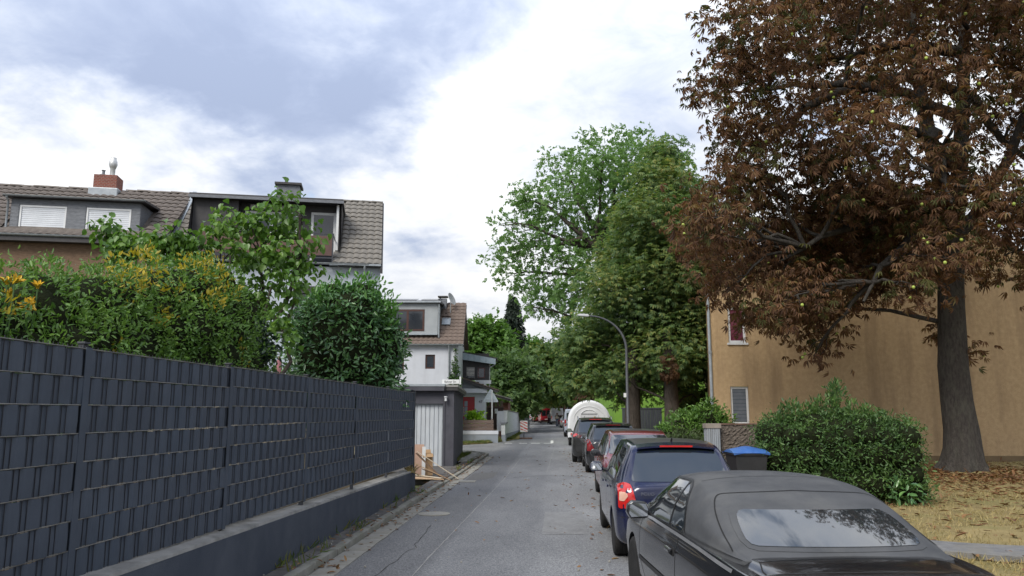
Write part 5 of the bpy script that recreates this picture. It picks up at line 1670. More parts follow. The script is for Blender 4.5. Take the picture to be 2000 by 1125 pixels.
crown('crown', L2, l2, 190, 6, .11, .115, LEAF_HEART, M_LIL, 177, droop=.9, up=.55, shell=.6)

# cherry laurel
LA = thing('laurel_bush', 'big round glossy laurel bush behind the far end of the fence', 'bush', (-4.55, 16.3, .5))
la = [(-4.55, 16.3, 3.1, 1.12, 1.1, 1.45), (-4.4, 16.4, 2.2, 1.15, 1.1, .9), (-4.3, 16.2, 3.9, .75, .7, .62), (-4.95, 16.2, 3.6, .7, .7, .7), (-3.95, 16.5, 3.2, .7, .7, .9), (-4.15, 16.3, 4.35, .35, .3, .3), (-4.75, 16.2, 4.35, .3, .3, .3)]
la = rel(la, (-4.55, 16.3, .5))
mb = MB()
blob_core(mb, la, .86, 14)
mb.build('inner_twigs', INNER, LA, smooth=80, fixn=False)
mb = MB()
for k in range(5):
    mb.tube(limb_path(np.random.default_rng(200 + k), (.12 * (k - 2), 0, 0), (.3 * (k - 2), .1, 2.2), 4), [.05, .045, .04, .03, .02], 6)
mb.build('stem', BARK, LA, fixn=False)
crown('foliage', LA, la, 2600, 5, .07, .135, LEAF_LONG, M_LAUR, 180, droop=.15, up=.35, shell=.97)
crown('young_shoots', LA, rel([(-4.2, 16.2, 4.55, .5, .4, .25), (-3.7, 16.2, 4.1, .3, .3, .35), (-4.9, 16.0, 4.2, .35, .3, .3), (-3.6, 16.2, 3.6, .2, .25, .5)], (-4.55, 16.3, .5)), 170, 5, .06, .13, LEAF_LONG, leafmat('young_laurel', [(.06, .16, .03), (.09, .22, .04), (.12, .28, .05)], .3, .35, 2, .5), 181, droop=-.9, up=.2, shell=.6)

# --- right side hedge and bushes
RH = thing('box_hedge', 'wild green hedge before the ochre wall, trimmed square at its right end', 'hedge', (5.5, 15.9, .12))
rl = []
rr = np.random.default_rng(19)
for k in range(22):
    x = 4.3 + 2.5 * k / 21
    for j, (yy, zz) in enumerate(((15.55, .45), (15.55, .95), (15.7, 1.28), (16.2, 1.3), (16.2, .7))):
        rl.append((x + rr.normal() * .05, yy + rr.normal() * .06, zz + .08 + rr.normal() * .06 + (.12 if .3 < k / 21 < .75 and zz > 1.2 else 0), .34, .40, .36))
for (x, z) in ((4.5, 1.75), (4.75, 1.85), (5.1, 1.8), (5.55, 2.0), (5.62, 2.25), (5.9, 1.85), (6.2, 1.75), (5.3, 1.9), (6.5, 1.65)):
    rl.append((x, 15.8, z, .12, .14, .22))
for zz in (.35, .7, 1.05, 1.38):
    for yy in (15.35, 15.7, 16.1):
        rl.insert(0, (6.78, yy, zz, .30, .36, .30))
for k in range(7):
    rl.insert(0, (4.6 + .36 * k, 15.42, 1.36 + .05 * math.sin(k * 2.1), .28, .26, .26))
rl = rel(rl, (5.5, 15.9, .12))
mb = MB()
blob_core(mb, rl[:-9], .70, 8)
mb.build('inner_twigs', INNER, RH, smooth=80, fixn=False)
crown('foliage', RH, rl, 7000, 6, .06, .072, LEAF_LONG, M_RH, 210, droop=-.15, up=.35, shell=.9)
crown('upright_shoots', RH, rl[-9:], 260, 6, .05, .09, LEAF_LONG, M_RH, 211, droop=-1.2, up=.2, shell=.4)
crown('low_broad_leaves', RH, rel([(6.55, 15.15, .42, .25, .15, .25)], (5.5, 15.9, .12)), 22, 5, .07, .16, LEAF_LONG, M_LAUR, 212, droop=.2, up=.6, shell=.6)
for (nm, lab, bs, ls, mt, num, sz, sd) in [
    ('clipped_shrub', 'rounded grey green shrub left of the ribbed post', (3.75, 22.6, .1), [(3.75, 22.6, .75, .6, .6, .6), (4.2, 22.4, .7, .5, .5, .5), (3.4, 22.9, .6, .45, .5, .45)], M_BUSH, 800, .10, 220),
    ('leafy_bush', 'bright leafy bush at the corner of the ochre house', (4.5, 25.0, .1), [(4.2, 25, 1.3, .6, .6, .55), (4.8, 25, 1.45, .6, .6, .6), (5.2, 25.2, 1.4, .5, .5, .6), (4.9, 25, 2.0, .15, .15, .3), (3.7, 25, 1.0, .5, .5, .5)], M_HEDGE, 800, .13, 224)]:
    o = thing(nm, lab, 'bush', bs)
    r_ = rel(ls, bs)
    mb = MB()
    blob_core(mb, r_, .75, 9)
    mb.build('inner_twigs', INNER, o, smooth=80, fixn=False)
    crown('foliage', o, r_, num, 6, .08, sz, LEAF_LONG, mt, sd, droop=-.2, up=.4, shell=.9)
o = thing('lime_bush', 'lime green bush below the red front door', 'bush', (-4.95, 48.9, .6))
ls = rel([(-5.0, 48.9, 1.35, .4, .4, .35), (-4.65, 48.9, 1.5, .3, .3, .3), (-5.15, 48.9, 1.65, .25, .25, .2)], (-4.95, 48.9, .6))
crown('foliage', o, ls, 170, 6, .1, .17, LEAF_KITE, M_LIME, 230, up=.5, shell=.8)
mb = MB()
mb.tube([(0, 0, -.5), (0, 0, .7)], [.04, .02], 6)
mb.build('stem', BARK, o)
o = thing('green_shrub', 'bright green shrub right of the white trailer, before the green house', 'bush', (3.4, 58, .1))
ls = rel([(3.5, 58, 1.2, .7, .7, .8), (3.9, 58, 1.8, .6, .6, .6), (3.0, 58.3, .9, .5, .5, .6)], (3.4, 58, .1))
crown('foliage', o, ls, 330, 6, .2, .25, LEAF_KITE, M_LITE, 232, up=.5, shell=.8)
mb = MB()
blob_core(mb, ls, .7, 8)
mb.build('inner_twigs', INNER, o, fixn=False)
# ivy on the white house
o = thing('climbing_ivy', 'green ivy climbing the downpipe corner of the white house', 'climber', (-6.0, 46.8, 0))
iv = [(.0, 0, 4.0, .28, .1, .4), (.05, 0, 3.5, .4, .14, .4), (.0, 0, 3.1, .42, .15, .3), (.02, 0, 4.6, .14, .08, .4), (.3, .02, 2.0, .1, .08, .6), (.3, .02, 1.2, .12, .08, .5), (.05, 0, 5.3, .06, .05, .4)]
crown('foliage', o, iv, 330, 6, .06, .12, LEAF_KITE, M_IVY, 240, up=.2, shell=.7, droop=.5)
mb = MB()
mb.tube([(0, .1, 0), (.03, .1, 2), (-.03, .1, 4), (0, .1, 5.5)], [.03, .025, .02, .008], 5)
mb.build('stem', BARK, o)

# ------------------------------------------------------------------ vehicles
def mono(xs, ys, q):
    """monotone cubic interpolation of a column of values"""
    xs = np.array(xs, float)
    ys = np.array(ys, float)
    h = np.diff(xs)
    d = np.diff(ys) / h
    m = np.zeros_like(ys)
    m[0], m[-1] = d[0], d[-1]
    for i in range(1, len(xs) - 1):
        m[i] = 0 if d[i - 1] * d[i] <= 0 else 2 * d[i - 1] * d[i] / (d[i - 1] + d[i])
    i = np.clip(np.searchsorted(xs, q) - 1, 0, len(h) - 1)
    t = (q - xs[i]) / h[i]
    return ((1 + 2 * t) * (1 - t) ** 2 * ys[i] + t * (1 - t) ** 2 * h[i] * m[i] + t * t * (3 - 2 * t) * ys[i + 1] + t * t * (t - 1) * h[i] * m[i + 1])


def catmull(P, k):
    P = np.array(P, float)
    Q = np.vstack([2 * P[0] - P[1], P, 2 * P[-1] - P[-2]])
    Q[0] = (-P[1][0], P[1][1])
    Q[-1] = (-P[-2][0], P[-2][1])
    out = []
    for i in range(len(P) - 1):
        a, b, c, d = Q[i], Q[i + 1], Q[i + 2], Q[i + 3]
        for j in range(k):
            t = j / k
            out.append(.5 * ((2 * b) + (c - a) * t + (2 * a - 5 * b + 4 * c - d) * t * t + (3 * b - a - 3 * c + d) * t ** 3))
    out.append(P[-1])
    return np.array(out)


def loft(st, ny=54, k=3, r0=.10, r1=.12):
    """closed body from stations (y, [(x,z)...] half section bottom centre -> top centre), rounded ends"""
    ys = [s[0] for s in st]
    A = np.array([s[1] for s in st], float)
    q = np.linspace(0, 1, ny)
    yy = ys[0] + (ys[-1] - ys[0]) * q
    yy = np.unique(np.concatenate([yy, ys]))
    S = np.zeros((len(yy), A.shape[1], 2))
    for j in range(A.shape[1]):
        for c in range(2):
            S[:, j, c] = mono(ys, A[:, j, c], yy)
    rings = []
    for i in range(len(yy)):
        h = catmull(S[i], k)
        h[:, 0] = np.maximum(h[:, 0], 0)
        h[0, 0] = h[-1, 0] = 0
        rings.append((yy[i], h))

    def ends(y, h, r, sgn):
        res = []
        cz = (h[:, 1].min() + h[:, 1].max()) / 2
        w = h[:, 0].max()
        hz = (h[:, 1].max() - h[:, 1].min()) / 2
        for a in (.35, .7, 1.05, 1.4):
            f = r * (1 - math.cos(a))
            g = h.copy()
            g[:, 0] *= (w - f) / w
            g[:, 1] = cz + (g[:, 1] - cz) * (hz - f) / hz
            res.append((y + sgn * r * math.sin(a) * .8, g))
        return res
    if r0:
        rings = ends(rings[0][0], rings[0][1], r0, -1)[::-1] + rings
    if r1:
        rings = rings + ends(rings[-1][0], rings[-1][1], r1, 1)
    mb = MB()
    m = len(rings[0][1])
    n = 2 * m - 2
    for y, h in rings:
        for x, z in h:
            mb.v.append((x, y, z))
        for x, z in h[-2:0:-1]:
            mb.v.append((-x, y, z))
    for i in range(len(rings) - 1):
        for j in range(n):
            mb.f.append((i * n + j, i * n + (j + 1) % n, (i + 1) * n + (j + 1) % n, (i + 1) * n + j))
    mb.f.append(tuple(range(n)))
    mb.f.append(tuple(range((len(rings) - 1) * n, len(rings) * n))[::-1])
    return mb


def cut(me, cutters):
    """boolean difference, returns a new mesh"""
    o = bpy.data.objects.new('tmp_body', me)
    COL.objects.link(o)
    cs = []
    for c in cutters:
        co = bpy.data.objects.new('tmp_cut', c)
        COL.objects.link(co)
        cs.append(co)
        md = o.modifiers.new('b', 'BOOLEAN')
        md.operation = 'DIFFERENCE'
        md.solver = 'EXACT'
        md.object = co
    dg = bpy.context.evaluated_depsgraph_get()
    dg.update()
    new = bpy.data.meshes.new_from_object(o.evaluated_get(dg))
    for x in cs + [o]:
        bpy.data.objects.remove(x)
    return new


def bvh_of(me):
    return BVHTree.FromPolygons([v.co.copy() for v in me.vertices], [tuple(p.vertices) for p in me.polygons])


def round_poly(P, r=.03, k=3):
    out = []
    n = len(P)
    for i in range(n):
        a, b, c = Vector(P[i - 1]), Vector(P[i]), Vector(P[(i + 1) % n])
        d0, d1 = (a - b), (c - b)
        rr = min(r, d0.length * .45, d1.length * .45)
        p0, p1 = b + d0.normalized() * rr, b + d1.normalized() * rr
        for j in range(k + 1):
            t = j / k
            out.append(tuple(p0 * (1 - t) ** 2 + b * 2 * t * (1 - t) + p1 * t * t))
    return out


def patch(bvh, poly, axis, off=.004, res=.05, r=.03, skirt=.012, back=False):
    """polygon in an orthographic view laid on the body. axis: 'L' left side view (y,z), 'R', 'B' from behind (x,z), 'F' from front, 'T' from above (x,y)"""
    P = round_poly(poly, r) if r else list(poly)
    n = len(P)
    # densify outline
    Q = []
    for i in range(n):
        a, b = P[i], P[(i + 1) % n]
        k = max(1, int(math.dist(a, b) / res))
        for j in range(k):
            Q.append((a[0] + (b[0] - a[0]) * j / k, a[1] + (b[1] - a[1]) * j / k))
    P = Q
    n = len(P)
    x0, x1 = min(p[0] for p in P), max(p[0] for p in P)
    y0, y1 = min(p[1] for p in P), max(p[1] for p in P)
    pts = [Vector(p) for p in P]
    i = x0 + res / 2
    while i < x1:
        j = y0 + res / 2
        while j < y1:
            pts.append(Vector((i, j)))
            j += res
        i += res
    vs, es, fs, _, _, _ = delaunay_2d_cdt(pts, [(k, (k + 1) % n) for k in range(n)], [], 1, 1e-5)
    D = {'L': Vector((1, 0, 0)), 'R': Vector((-1, 0, 0)), 'B': Vector((0, 1, 0)), 'F': Vector((0, -1, 0)), 'T': Vector((0, 0, -1))}[axis]
    V, NN, ok = [], [], []
    for v in vs:
        o = {'L': Vector((-4, v[0], v[1])), 'R': Vector((4, v[0], v[1])), 'B': Vector((v[0], -6, v[1])), 'F': Vector((v[0], 6, v[1])), 'T': Vector((v[0], v[1], 4))}[axis]
        h = bvh.ray_cast(o, D)
        for jx in ((3e-4, 2e-4, 5e-4), (-4e-4, 3e-4, -3e-4), (5e-4, -6e-4, 2e-4)):
            if h[0] is None:
                h = bvh.ray_cast(o + Vector(jx), D)
        if h[0] is None:
            ok.append(False)
            V.append(o)
            NN.append(-D)
            continue
        nn = h[1] if h[1].dot(D) < 0 else -h[1]
        ok.append(True)
        NN.append(nn)
        V.append(h[0] + nn * off)
    mb = MB()
    mb.v = [tuple(v) for v in V]
    F = [tuple(f) for f in fs if all(ok[q] for q in f)]
    # consistent winding towards the viewer
    FF = []
    for f in F:
        a, b, c = (Vector(mb.v[f[0]]), Vector(mb.v[f[1]]), Vector(mb.v[f[2]]))
        FF.append(f if (b - a).cross(c - a).dot(D) < 0 else f[::-1])
    mb.f = FF
    cnt = {}
    for f in FF:
        for a, b in zip(f, f[1:] + f[:1]):
            cnt[(a, b)] = 1
    base = len(mb.v)
    mp = {}
    for (a, b) in list(cnt):
        if (b, a) not in cnt:
            for q in (a, b):
                if q not in mp:
                    mp[q] = len(mb.v)
                    mb.v.append(tuple(Vector(V[q]) - NN[q] * (off + skirt)))
            mb.f.append((b, a, mp[a], mp[b]))
    used = sorted({q for f in mb.f for q in f})
    ix = {q: i for i, q in enumerate(used)}
    mb.v = [mb.v[q] for q in used]
    mb.f = [tuple(ix[q] for q in f) for f in mb.f]
    return mb


def line_patch(bvh, pts, axis, w=.004, off=.0015, smooth=False):
    """a panel gap: thin dark ribbon on the body along a polyline in a view"""
    mb = MB()
    P = []
    for _ in range(3 if smooth else 0):
        q = [pts[0]]
        for a, b in zip(pts[:-1], pts[1:]):
            q += [(a[0] * .75 + b[0] * .25, a[1] * .75 + b[1] * .25), (a[0] * .25 + b[0] * .75, a[1] * .25 + b[1] * .75)]
        pts = q + [pts[-1]]
    for a, b in zip(pts[:-1], pts[1:]):
        k = max(1, int(math.dist(a, b) / .03))
        P += [(a[0] + (b[0] - a[0]) * j / k, a[1] + (b[1] - a[1]) * j / k) for j in range(k)]
    P.append(pts[-1])
    D = {'L': Vector((1, 0, 0)), 'R': Vector((-1, 0, 0)), 'B': Vector((0, 1, 0)), 'F': Vector((0, -1, 0)), 'T': Vector((0, 0, -1))}[axis]
    H = []
    for v in P:
        o = {'L': Vector((-4, v[0], v[1])), 'R': Vector((4, v[0], v[1])), 'B': Vector((v[0], -6, v[1])), 'F': Vector((v[0], 6, v[1])), 'T': Vector((v[0], v[1], 4))}[axis]
        h = bvh.ray_cast(o, D)
        if h[0] is not None:
            H.append((h[0], h[1] if h[1].dot(D) < 0 else -h[1]))
    for i, (p, nn) in enumerate(H):
        d = (H[min(i + 1, len(H) - 1)][0] - H[max(i - 1, 0)][0])
        if d.length < 1e-6:
            d = Vector((0, 0, 1))
        s = d.normalized().cross(nn).normalized() * w
        mb.v += [tuple(p + s + nn * off), tuple(p - s + nn * off)]
    mb.f = [(2 * i, 2 * i + 1, 2 * i + 3, 2 * i + 2) for i in range(len(H) - 1)]
    return mb


def paint(name, c, flake=0.0, rough=.28):
    return pbr('paint_' + name, tuple(x * .92 for x in c), tuple(x * 1.08 for x in c), rough, metal=flake, scale=2.5, detail=8, spec=.5, coat=.8, rvar=.12)


CGLASS = pbr('car_glass', (.010, .015, .018), (.016, .022, .026), .02, scale=1, spec=1.0, ior=1.65, coat=.6)
RUBBER = pbr('tyre_rubber', (.014, .014, .014), (.028, .027, .026), .85, scale=12, detail=6, bump=.3, spec=.3)
PLAST = pbr('black_plastic', (.014, .014, .015), (.024, .024, .025), .55, scale=8)
ALLOY = pbr('alloy_rim', (.30, .30, .31), (.42, .42, .43), .35, metal=.7, scale=6, c3=(.12, .11, .10), s3=5, a3=.6)
STEELR = pbr('hub_cap', (.34, .35, .36), (.44, .45, .46), .4, metal=.4, scale=6, c3=(.15, .14, .13), s3=5, a3=.6)
CHROME = pbr('chrome', (.5, .5, .51), (.62, .62, .63), .18, metal=.9, scale=3)
REDL = pbr('red_lens', (.42, .012, .010), (.55, .02, .016), .12, scale=14, spec=.7, coat=.5)
REDDK = pbr('dark_red_lens', (.14, .006, .008), (.2, .01, .01), .12, scale=14, spec=.7)
WHL = pbr('white_lens', (.55, .55, .54), (.70, .70, .68), .12, scale=14, spec=.7)
HEADL = pbr('headlamp_lens', (.30, .32, .34), (.48, .50, .52), .06, scale=10, spec=.9)
MIRG = pbr('mirror_glass', (.55, .58, .62), (.62, .65, .68), .04, metal=.95)
GAPM = pbr('panel_gap', (.006, .006, .006), (.01, .01, .01), .9)
PLATE = pbr('number_plate', (.62, .62, .60), (.70, .70, .68), .4, scale=5)


def tyre_profile(r, w):
    return [(r * .62, -w * .45), (r * .80, -w * .5), (r * .93, -w * .47), (r * .985, -w * .40), (r, -w * .30), (r, -w * .06), (r * .975, -w * .055), (r * .975, -w * .02), (r, -w * .015),
            (r, w * .06), (r * .975, w * .065), (r * .975, w * .10), (r, w * .105), (r, w * .30), (r * .985, w * .40), (r * .93, w * .47), (r * .80, w * .5), (r * .62, w * .45)]


_wheel_cache = {}


def add_wheel(car, x, y, r=.30, w=.19, spokes=5, rimm=None):
    key = (r, w, spokes, (rimm or ALLOY).name)
    if key not in _wheel_cache:
        ty = MB().lathe(tyre_profile(r, w), 30, Matrix.Rotation(R(90), 4, 'Y')).mesh('wheel', RUBBER, smooth=40)
        rm = MB()
        M = Matrix.Rotation(R(90), 4, 'Y')
        rm.lathe([(r * .64, -w * .40), (r * .66, w * .44), (r * .60, w * .45), (r * .57, w * .30), (r * .2, w * .12), (.001, w * .12), (.001, -w * .3), (r * .60, -w * .3)], 30, M)
        for k in range(spokes):
            a = 2 * PI * k / spokes
            Mk = M @ Matrix.Rotation(a, 4, 'Z')
            ww = .42 / spokes
            rm.add([(.03, -ww * r, w * .30), (r * .60, -ww * r * .8, w * .42), (r * .60, ww * r * .8, w * .42), (.03, ww * r, w * .30),
                    (.03, -ww * r, w * .10), (r * .60, -ww * r * .8, w * .30), (r * .60, ww * r * .8, w * .30), (.03, ww * r, w * .10)],
                   [(0, 1, 2, 3), (0, 4, 5, 1), (2, 6, 7, 3), (1, 5, 6, 2)], Mk)
        rm.lathe([(.0, w * .34), (r * .16, w * .34), (r * .17, w * .25), (.0, w * .25)], 16, M)
        _wheel_cache[key] = (ty, rm.mesh('rim', rimm or ALLOY, smooth=35, fixn=False))
    ty, rm = _wheel_cache[key]
    o = link('wheel', ty, car, (x, y, r), (random.uniform(0, 6.28), 0, PI if x < 0 else 0))
    link('rim', rm, o)
    return o


def arch_cutters(axles, r, w, wid=.30):
    res = []
    for y in axles:
        for s in (-1, 1):
            res.append(MB().cyl((s * (w - wid), y, r * .97), (s * (w + .3), y, r * .97), r * 1.17, n=30).mesh('cut', None))
    return res


def sec(y, zb, w, zs, wb, zbelt, wr, zr, mid=.5):
    mx = wb + (wr - wb) * mid + .018 * min(1, (zr - zbelt) / .4)
    mz = zbelt + (zr - .05 - zbelt) * mid
    return (y, [(0, zb), (w * .72, zb), (w * .90, zb + .025), (w * .975, zb + .11), (w * .995, zb + .26), (w, zb + (zs - zb) * .62), (w * .985, zs - .05), (w * .965, zs), (wb, zbelt), (mx, mz), (wr, zr - .045), (wr * .90, zr - .014), (wr * .5, zr + .002), (0, zr + .008)])


def car_common(car, me, bodym, axles, tr, w, spokes, rimm=None, wid=.32, tw=.19):
    body = cut(me, arch_cutters(axles, tr, w, wid))
    body.materials.clear()
    body.materials.append(bodym)
    body.shade_smooth()
    body.set_sharp_from_angle(angle=R(38))
    bo = link('body', body, car)
    # inside of the wheel arches and the floor
    mb = MB()
    for y in axles:
        for s in (-1, 1):
            xx = s * (w - wid + .01)
            mb.cyl((xx, y, tr * .97), (xx - s * .02, y, tr * .97), tr * 1.16, n=20)
    mb.build('arch_liner', PLAST, car)
    for y in axles:
        for s in (-1, 1):
            add_wheel(car, s * (w - tw / 2 - .012), y, tr, tw, spokes, rimm)
    return bo


def mirror(car, x, y, z, m, s=1, sc=1.0, glass=True):
    mb = MB()
    pts = [(0, -.02), (.17, -.03), (.20, .02), (.19, .09), (.15, .125), (.03, .115), (.0, .06)]
    pts = [(s * p[0] * sc, p[1] * sc) for p in pts]
    mb.prism(pts, -.02, .085 * sc, 'y')
    o = mb.build('mirror', m, car, loc=(x, y, z), bevel=.012, smooth=50)
    MB().cyl((-s * .07, .03, -.01), (s * .04, .03, .02), .03, .025, 8).build('mirror_foot', PLAST, o)
    if glass:
        g = [(s * (.02) * sc, -.005 * sc), (s * .165 * sc, -.012 * sc), (s * .185 * sc, .02 * sc), (s * .175 * sc, .085 * sc), (s * .145 * sc, .108 * sc), (s * .035 * sc, .10 * sc), (s * .015 * sc, .055 * sc)]
        MB().prism(g, -.026, -.021, 'y').build('mirror_glass', MIRG, o)
    return o


POLO_ST = [(-1.90, .30, .74, .84, .68, .90, .60, .955), (-1.82, .23, .79, .88, .725, .935, .62, 1.05), (-1.66, .19, .815, .90, .75, .95, .61, 1.245), (-1.50, .18, .822, .91, .76, .96, .575, 1.405),
           (-1.30, .18, .825, .91, .77, .96, .57, 1.44), (-.6, .18, .825, .90, .775, .95, .585, 1.465), (0, .18, .825, .89, .775, .94, .58, 1.46), (.42, .18, .825, .88, .77, .93, .565, 1.405),
           (.85, .18, .825, .87, .765, .92, .565, 1.17), (1.20, .18, .82, .86, .75, .92, .60, .965), (1.5, .18, .80, .79, .72, .86, .58, .885), (1.74, .2, .75, .70, .65, .76, .54, .79), (1.86, .26, .68, .58, .58, .64, .46, .66)]


def hatch(name, label, loc, rz, bodym, sx=1.0, sy=1.0, sz=1.0, tail=REDL, spokes=5, rimm=None, group=None, detail=True, roofm=None, ny=48, rails=False, cat='car', light_poly=None, spoiler=True, mirm=None):
    car = thing(name, label, cat, loc, rz, group)
    st = [sec(y * sy, zb * sz, w * sx, zs * sz, wb * sx, zl * sz, wr * sx, zr * sz) for (y, zb, w, zs, wb, zl, wr, zr) in POLO_ST]
    me = loft(st, ny, 3, .07, .10).mesh('body', bodym, smooth=40)
    bv = bvh_of(me)
    W = .825 * sx
    tr = .295 * (sz ** .5)
    axles = (-1.27 * sy, 1.19 * sy)
    bo = car_common(car, me, bodym, axles, tr, W, spokes, rimm)
    q = lambda P: [(a * sy, b * sz) for a, b in P]
    qx = lambda P: [(a * sx, b * sz) for a, b in P]
    # glass
    for ax in 'LR':
        patch(bv, q([(-1.42, 1.00), (-1.33, 1.33), (-1.15, 1.365), (-.40, 1.385), (-.40, .98)]), ax, .004, .09).build('side_window', CGLASS, car, smooth=60, fixn=False)
        patch(bv, q([(-.32, .98), (-.32, 1.385), (.22, 1.36), (.50, 1.26), (.98, .965)]), ax, .004, .09).build('side_window', CGLASS, car, smooth=60, fixn=False)
        if detail:
            for L in ([(-.36, .95), (-.36, .32), (-.9, .30)], [(-.36, .32), (.82, .30), (.86, .70), (.80, .93)], [(-.9, .30), (-1.0, .60), (-1.18, .93)]):
                line_patch(bv, q(L), ax).build('door_seam', GAPM, car, fixn=False)
            line_patch(bv, q([(-1.6, .955), (.9, .925)]), ax, .008, .003).build('waist_seal', PLAST, car, fixn=False)
            for yy in (-.62, .30):
                MB().box(-.10, .10, -.012, .012, -.018, .018).build('door_handle', bodym, car, bevel=.01, loc=((-1 if ax == 'L' else 1) * (W + .012), yy * sy - .1, .84 * sz), rot=(0, 0, R(90)))
    rw = patch(bv, qx([(-.615, .985), (-.52, 1.33), (-.44, 1.365), (.44, 1.365), (.52, 1.33), (.615, .985)]), 'B', .004, .07, .05)
    rw.build('rear_window', CGLASS, car, smooth=70, fixn=False)
    ws = patch(bv, qx([(-.66, 1.0), (-.55, 1.37), (.55, 1.37), (.66, 1.0)]), 'F', .004, .07, .05)
    ws.build('windscreen', CGLASS, car, smooth=70, fixn=False)
    if roofm:
        patch(bv, [(-.5 * sx, -1.35 * sy), (.5 * sx, -1.35 * sy), (.5 * sx, .2 * sy), (-.5 * sx, .2 * sy)], 'T', .003, .09, .08).build('roof_panel', roofm, car, smooth=70, fixn=False)
    # tail lamps, brake strip, plate, bumper line
    lp = light_poly or [(-.775, .66), (-.775, .93), (-.70, .975), (-.62, .95), (-.555, .68)]
    for s in (-1, 1):
        P = qx([(s * -a, b) for a, b in lp] if s > 0 else lp)
        tl = patch(bv, P, 'B', .010, .05, .03, .02).build('tail_lamp', tail, car, smooth=60, fixn=False)
        if light_poly is None:
            c = [(-.645 + .024 * math.cos(a), .885 + .026 * math.sin(a)) for a in np.linspace(0, 2 * PI, 13)[:-1]]
            patch(bv, qx([(-s * -a if s > 0 else a, b) for a, b in c]) if s < 0 else qx([(-a, b) for a, b in c]), 'B', .013, .03, 0).build('lamp_lens', HEADL, tl, smooth=60, fixn=False)
            c = [(-.762, .755), (-.758, .86), (-.69, .86), (-.665, .82), (-.71, .755)]
            patch(bv, qx(c) if s < 0 else qx([(-a, b) for a, b in c]), 'B', .013, .04, .015).build('indicator_lens', pbr('indicator', (.55, .30, .22), (.66, .42, .32), .15, spec=.6), tl, smooth=60, fixn=False)
        hp = [(s * .44, .64), (s * .47, .74), (s * .64, .78), (s * .655, .66), (s * .6, .61)]
        patch(bv, qx(hp), 'F', .008, .05, .03, .02).build('headlamp', HEADL, car, smooth=60, fixn=False)
        mirror(car, s * (W - .02), .62 * sy, .96 * sz, mirm or bodym, s)
    patch(bv, qx([(-.36, .52), (-.36, .62), (.36, .62), (.36, .52)]), 'F', .006, .05, .03).build('grille', PLAST, car, smooth=60, fixn=False)
    patch(bv, qx([(-.26, .40), (-.26, .505), (.26, .505), (.26, .40)]), 'F', .012, .06, .01).build('number_plate', PLATE, car, smooth=60, fixn=False)
    patch(bv, qx([(-.26, .66), (-.26, .765), (.26, .765), (.26, .66)]), 'B', .010, .06, .01).build('number_plate', PLATE, car, smooth=60, fixn=False)
    line_patch(bv, qx([(-.75, .56), (.75, .56)]), 'B', .006).build('bumper_seam', GAPM, car, fixn=False)
    line_patch(bv, qx([(-.64, .97), (-.54, .64), (-.5, .57)]), 'B').build('hatch_seam', GAPM, car, fixn=False)
    line_patch(bv, qx([(.64, .97), (.54, .64), (.5, .57)]), 'B').build('hatch_seam', GAPM, car, fixn=False)
    patch(bv, qx([(-.55, .32), (-.6, .44), (.6, .44), (.55, .32)]), 'B', .006, .08, .04).build('bumper_insert', PLAST, car, smooth=60, fixn=False)
    if spoiler:
        mb = MB()
        for i in range(13):
            x = -.50 + i * 1.0 / 12
            z = 1.405 + .030 * (1 - (x / .5) ** 2)
            mb.v += [(x * sx, -1.36 * sy, (z + .022) * sz), (x * sx, -1.60 * sy, (z - .012) * sz), (x * sx, -1.60 * sy, (z - .034) * sz), (x * sx, -1.46 * sy, (z - .045) * sz)]
        for i in range(12):
            a = 4 * i
            mb.f += [(a, a + 1, a + 5, a + 4), (a + 1, a + 2, a + 6, a + 5), (a + 2, a + 3, a + 7, a + 6)]
        mb.f += [(0, 3, 2, 1), (48, 49, 50, 51)]
        sp = mb.build('roof_spoiler', bodym, car, smooth=40)
        MB().box(-.21 * sx, .21 * sx, -1.607 * sy, -1.595 * sy, 1.402 * sz, 1.424 * sz).build('brake_strip', tail, sp)
    MB().tube([(0, -1.20 * sy, 1.455 * sz), (0, -1.24 * sy, 1.49 * sz), (0, -1.29 * sy, 1.515 * sz)], [.014, .012, .006], 6).build('aerial', PLAST, car)
    if rails:
        for s in (-1, 1):
            MB().tube([(s * .57 * sx, -1.3 * sy, 1.40 * sz), (s * .585 * sx, -1.2 * sy, 1.475 * sz), (s * .6 * sx, -.5 * sy, 1.50 * sz), (s * .585 * sx, .2 * sy, 1.475 * sz), (s * .57 * sx, .32 * sy, 1.40 * sz)], .018, 7).build('roof_rail', CHROME, car, smooth=50)
    return car, bv


# --- 1 black convertible, nearest
BLK = paint('black', (.010, .0105, .012), 0.0, .22)
CV = thing('convertible_car', 'black convertible with grey black fabric roof, nearest of the parked cars', 'car', (1.74, 6.83, 0), R(5))
FAB = pbr('soft_top_fabric', (.056, .059, .064), (.086, .089, .094), .95, scale=3, detail=9, bump=.35, bscale=420, c3=(.125, .125, .122), s3=1.3, a3=.6, spec=.2, bdist=.004)
low = [(-2.08, .34, .70, .74, .66, .84, .58, .872), (-1.98, .26, .78, .78, .735, .865, .62, .905), (-1.75, .2, .83, .80, .775, .885, .66, .925), (-1.4, .19, .85, .81, .79, .90, .70, .935), (-.9, .18, .855, .815, .80, .905, .72, .93),
       (0, .18, .855, .815, .80, .905, .72, .925), (.7, .18, .855, .81, .795, .90, .72, .925), (1.0, .18, .85, .80, .785, .885, .70, .925), (1.5, .19, .835, .775, .765, .845, .66, .885), (1.95, .22, .80, .71, .71, .76, .6, .80), (2.15, .28, .72, .60, .62, .66, .5, .69)]
me = loft([sec(*s) for s in low], 60, 3, .08, .10).mesh('body', BLK, smooth=40)
bv = bvh_of(me)
car_common(CV, me, BLK, (-1.32, 1.38), .305, .855, 7, ALLOY, tw=.205)
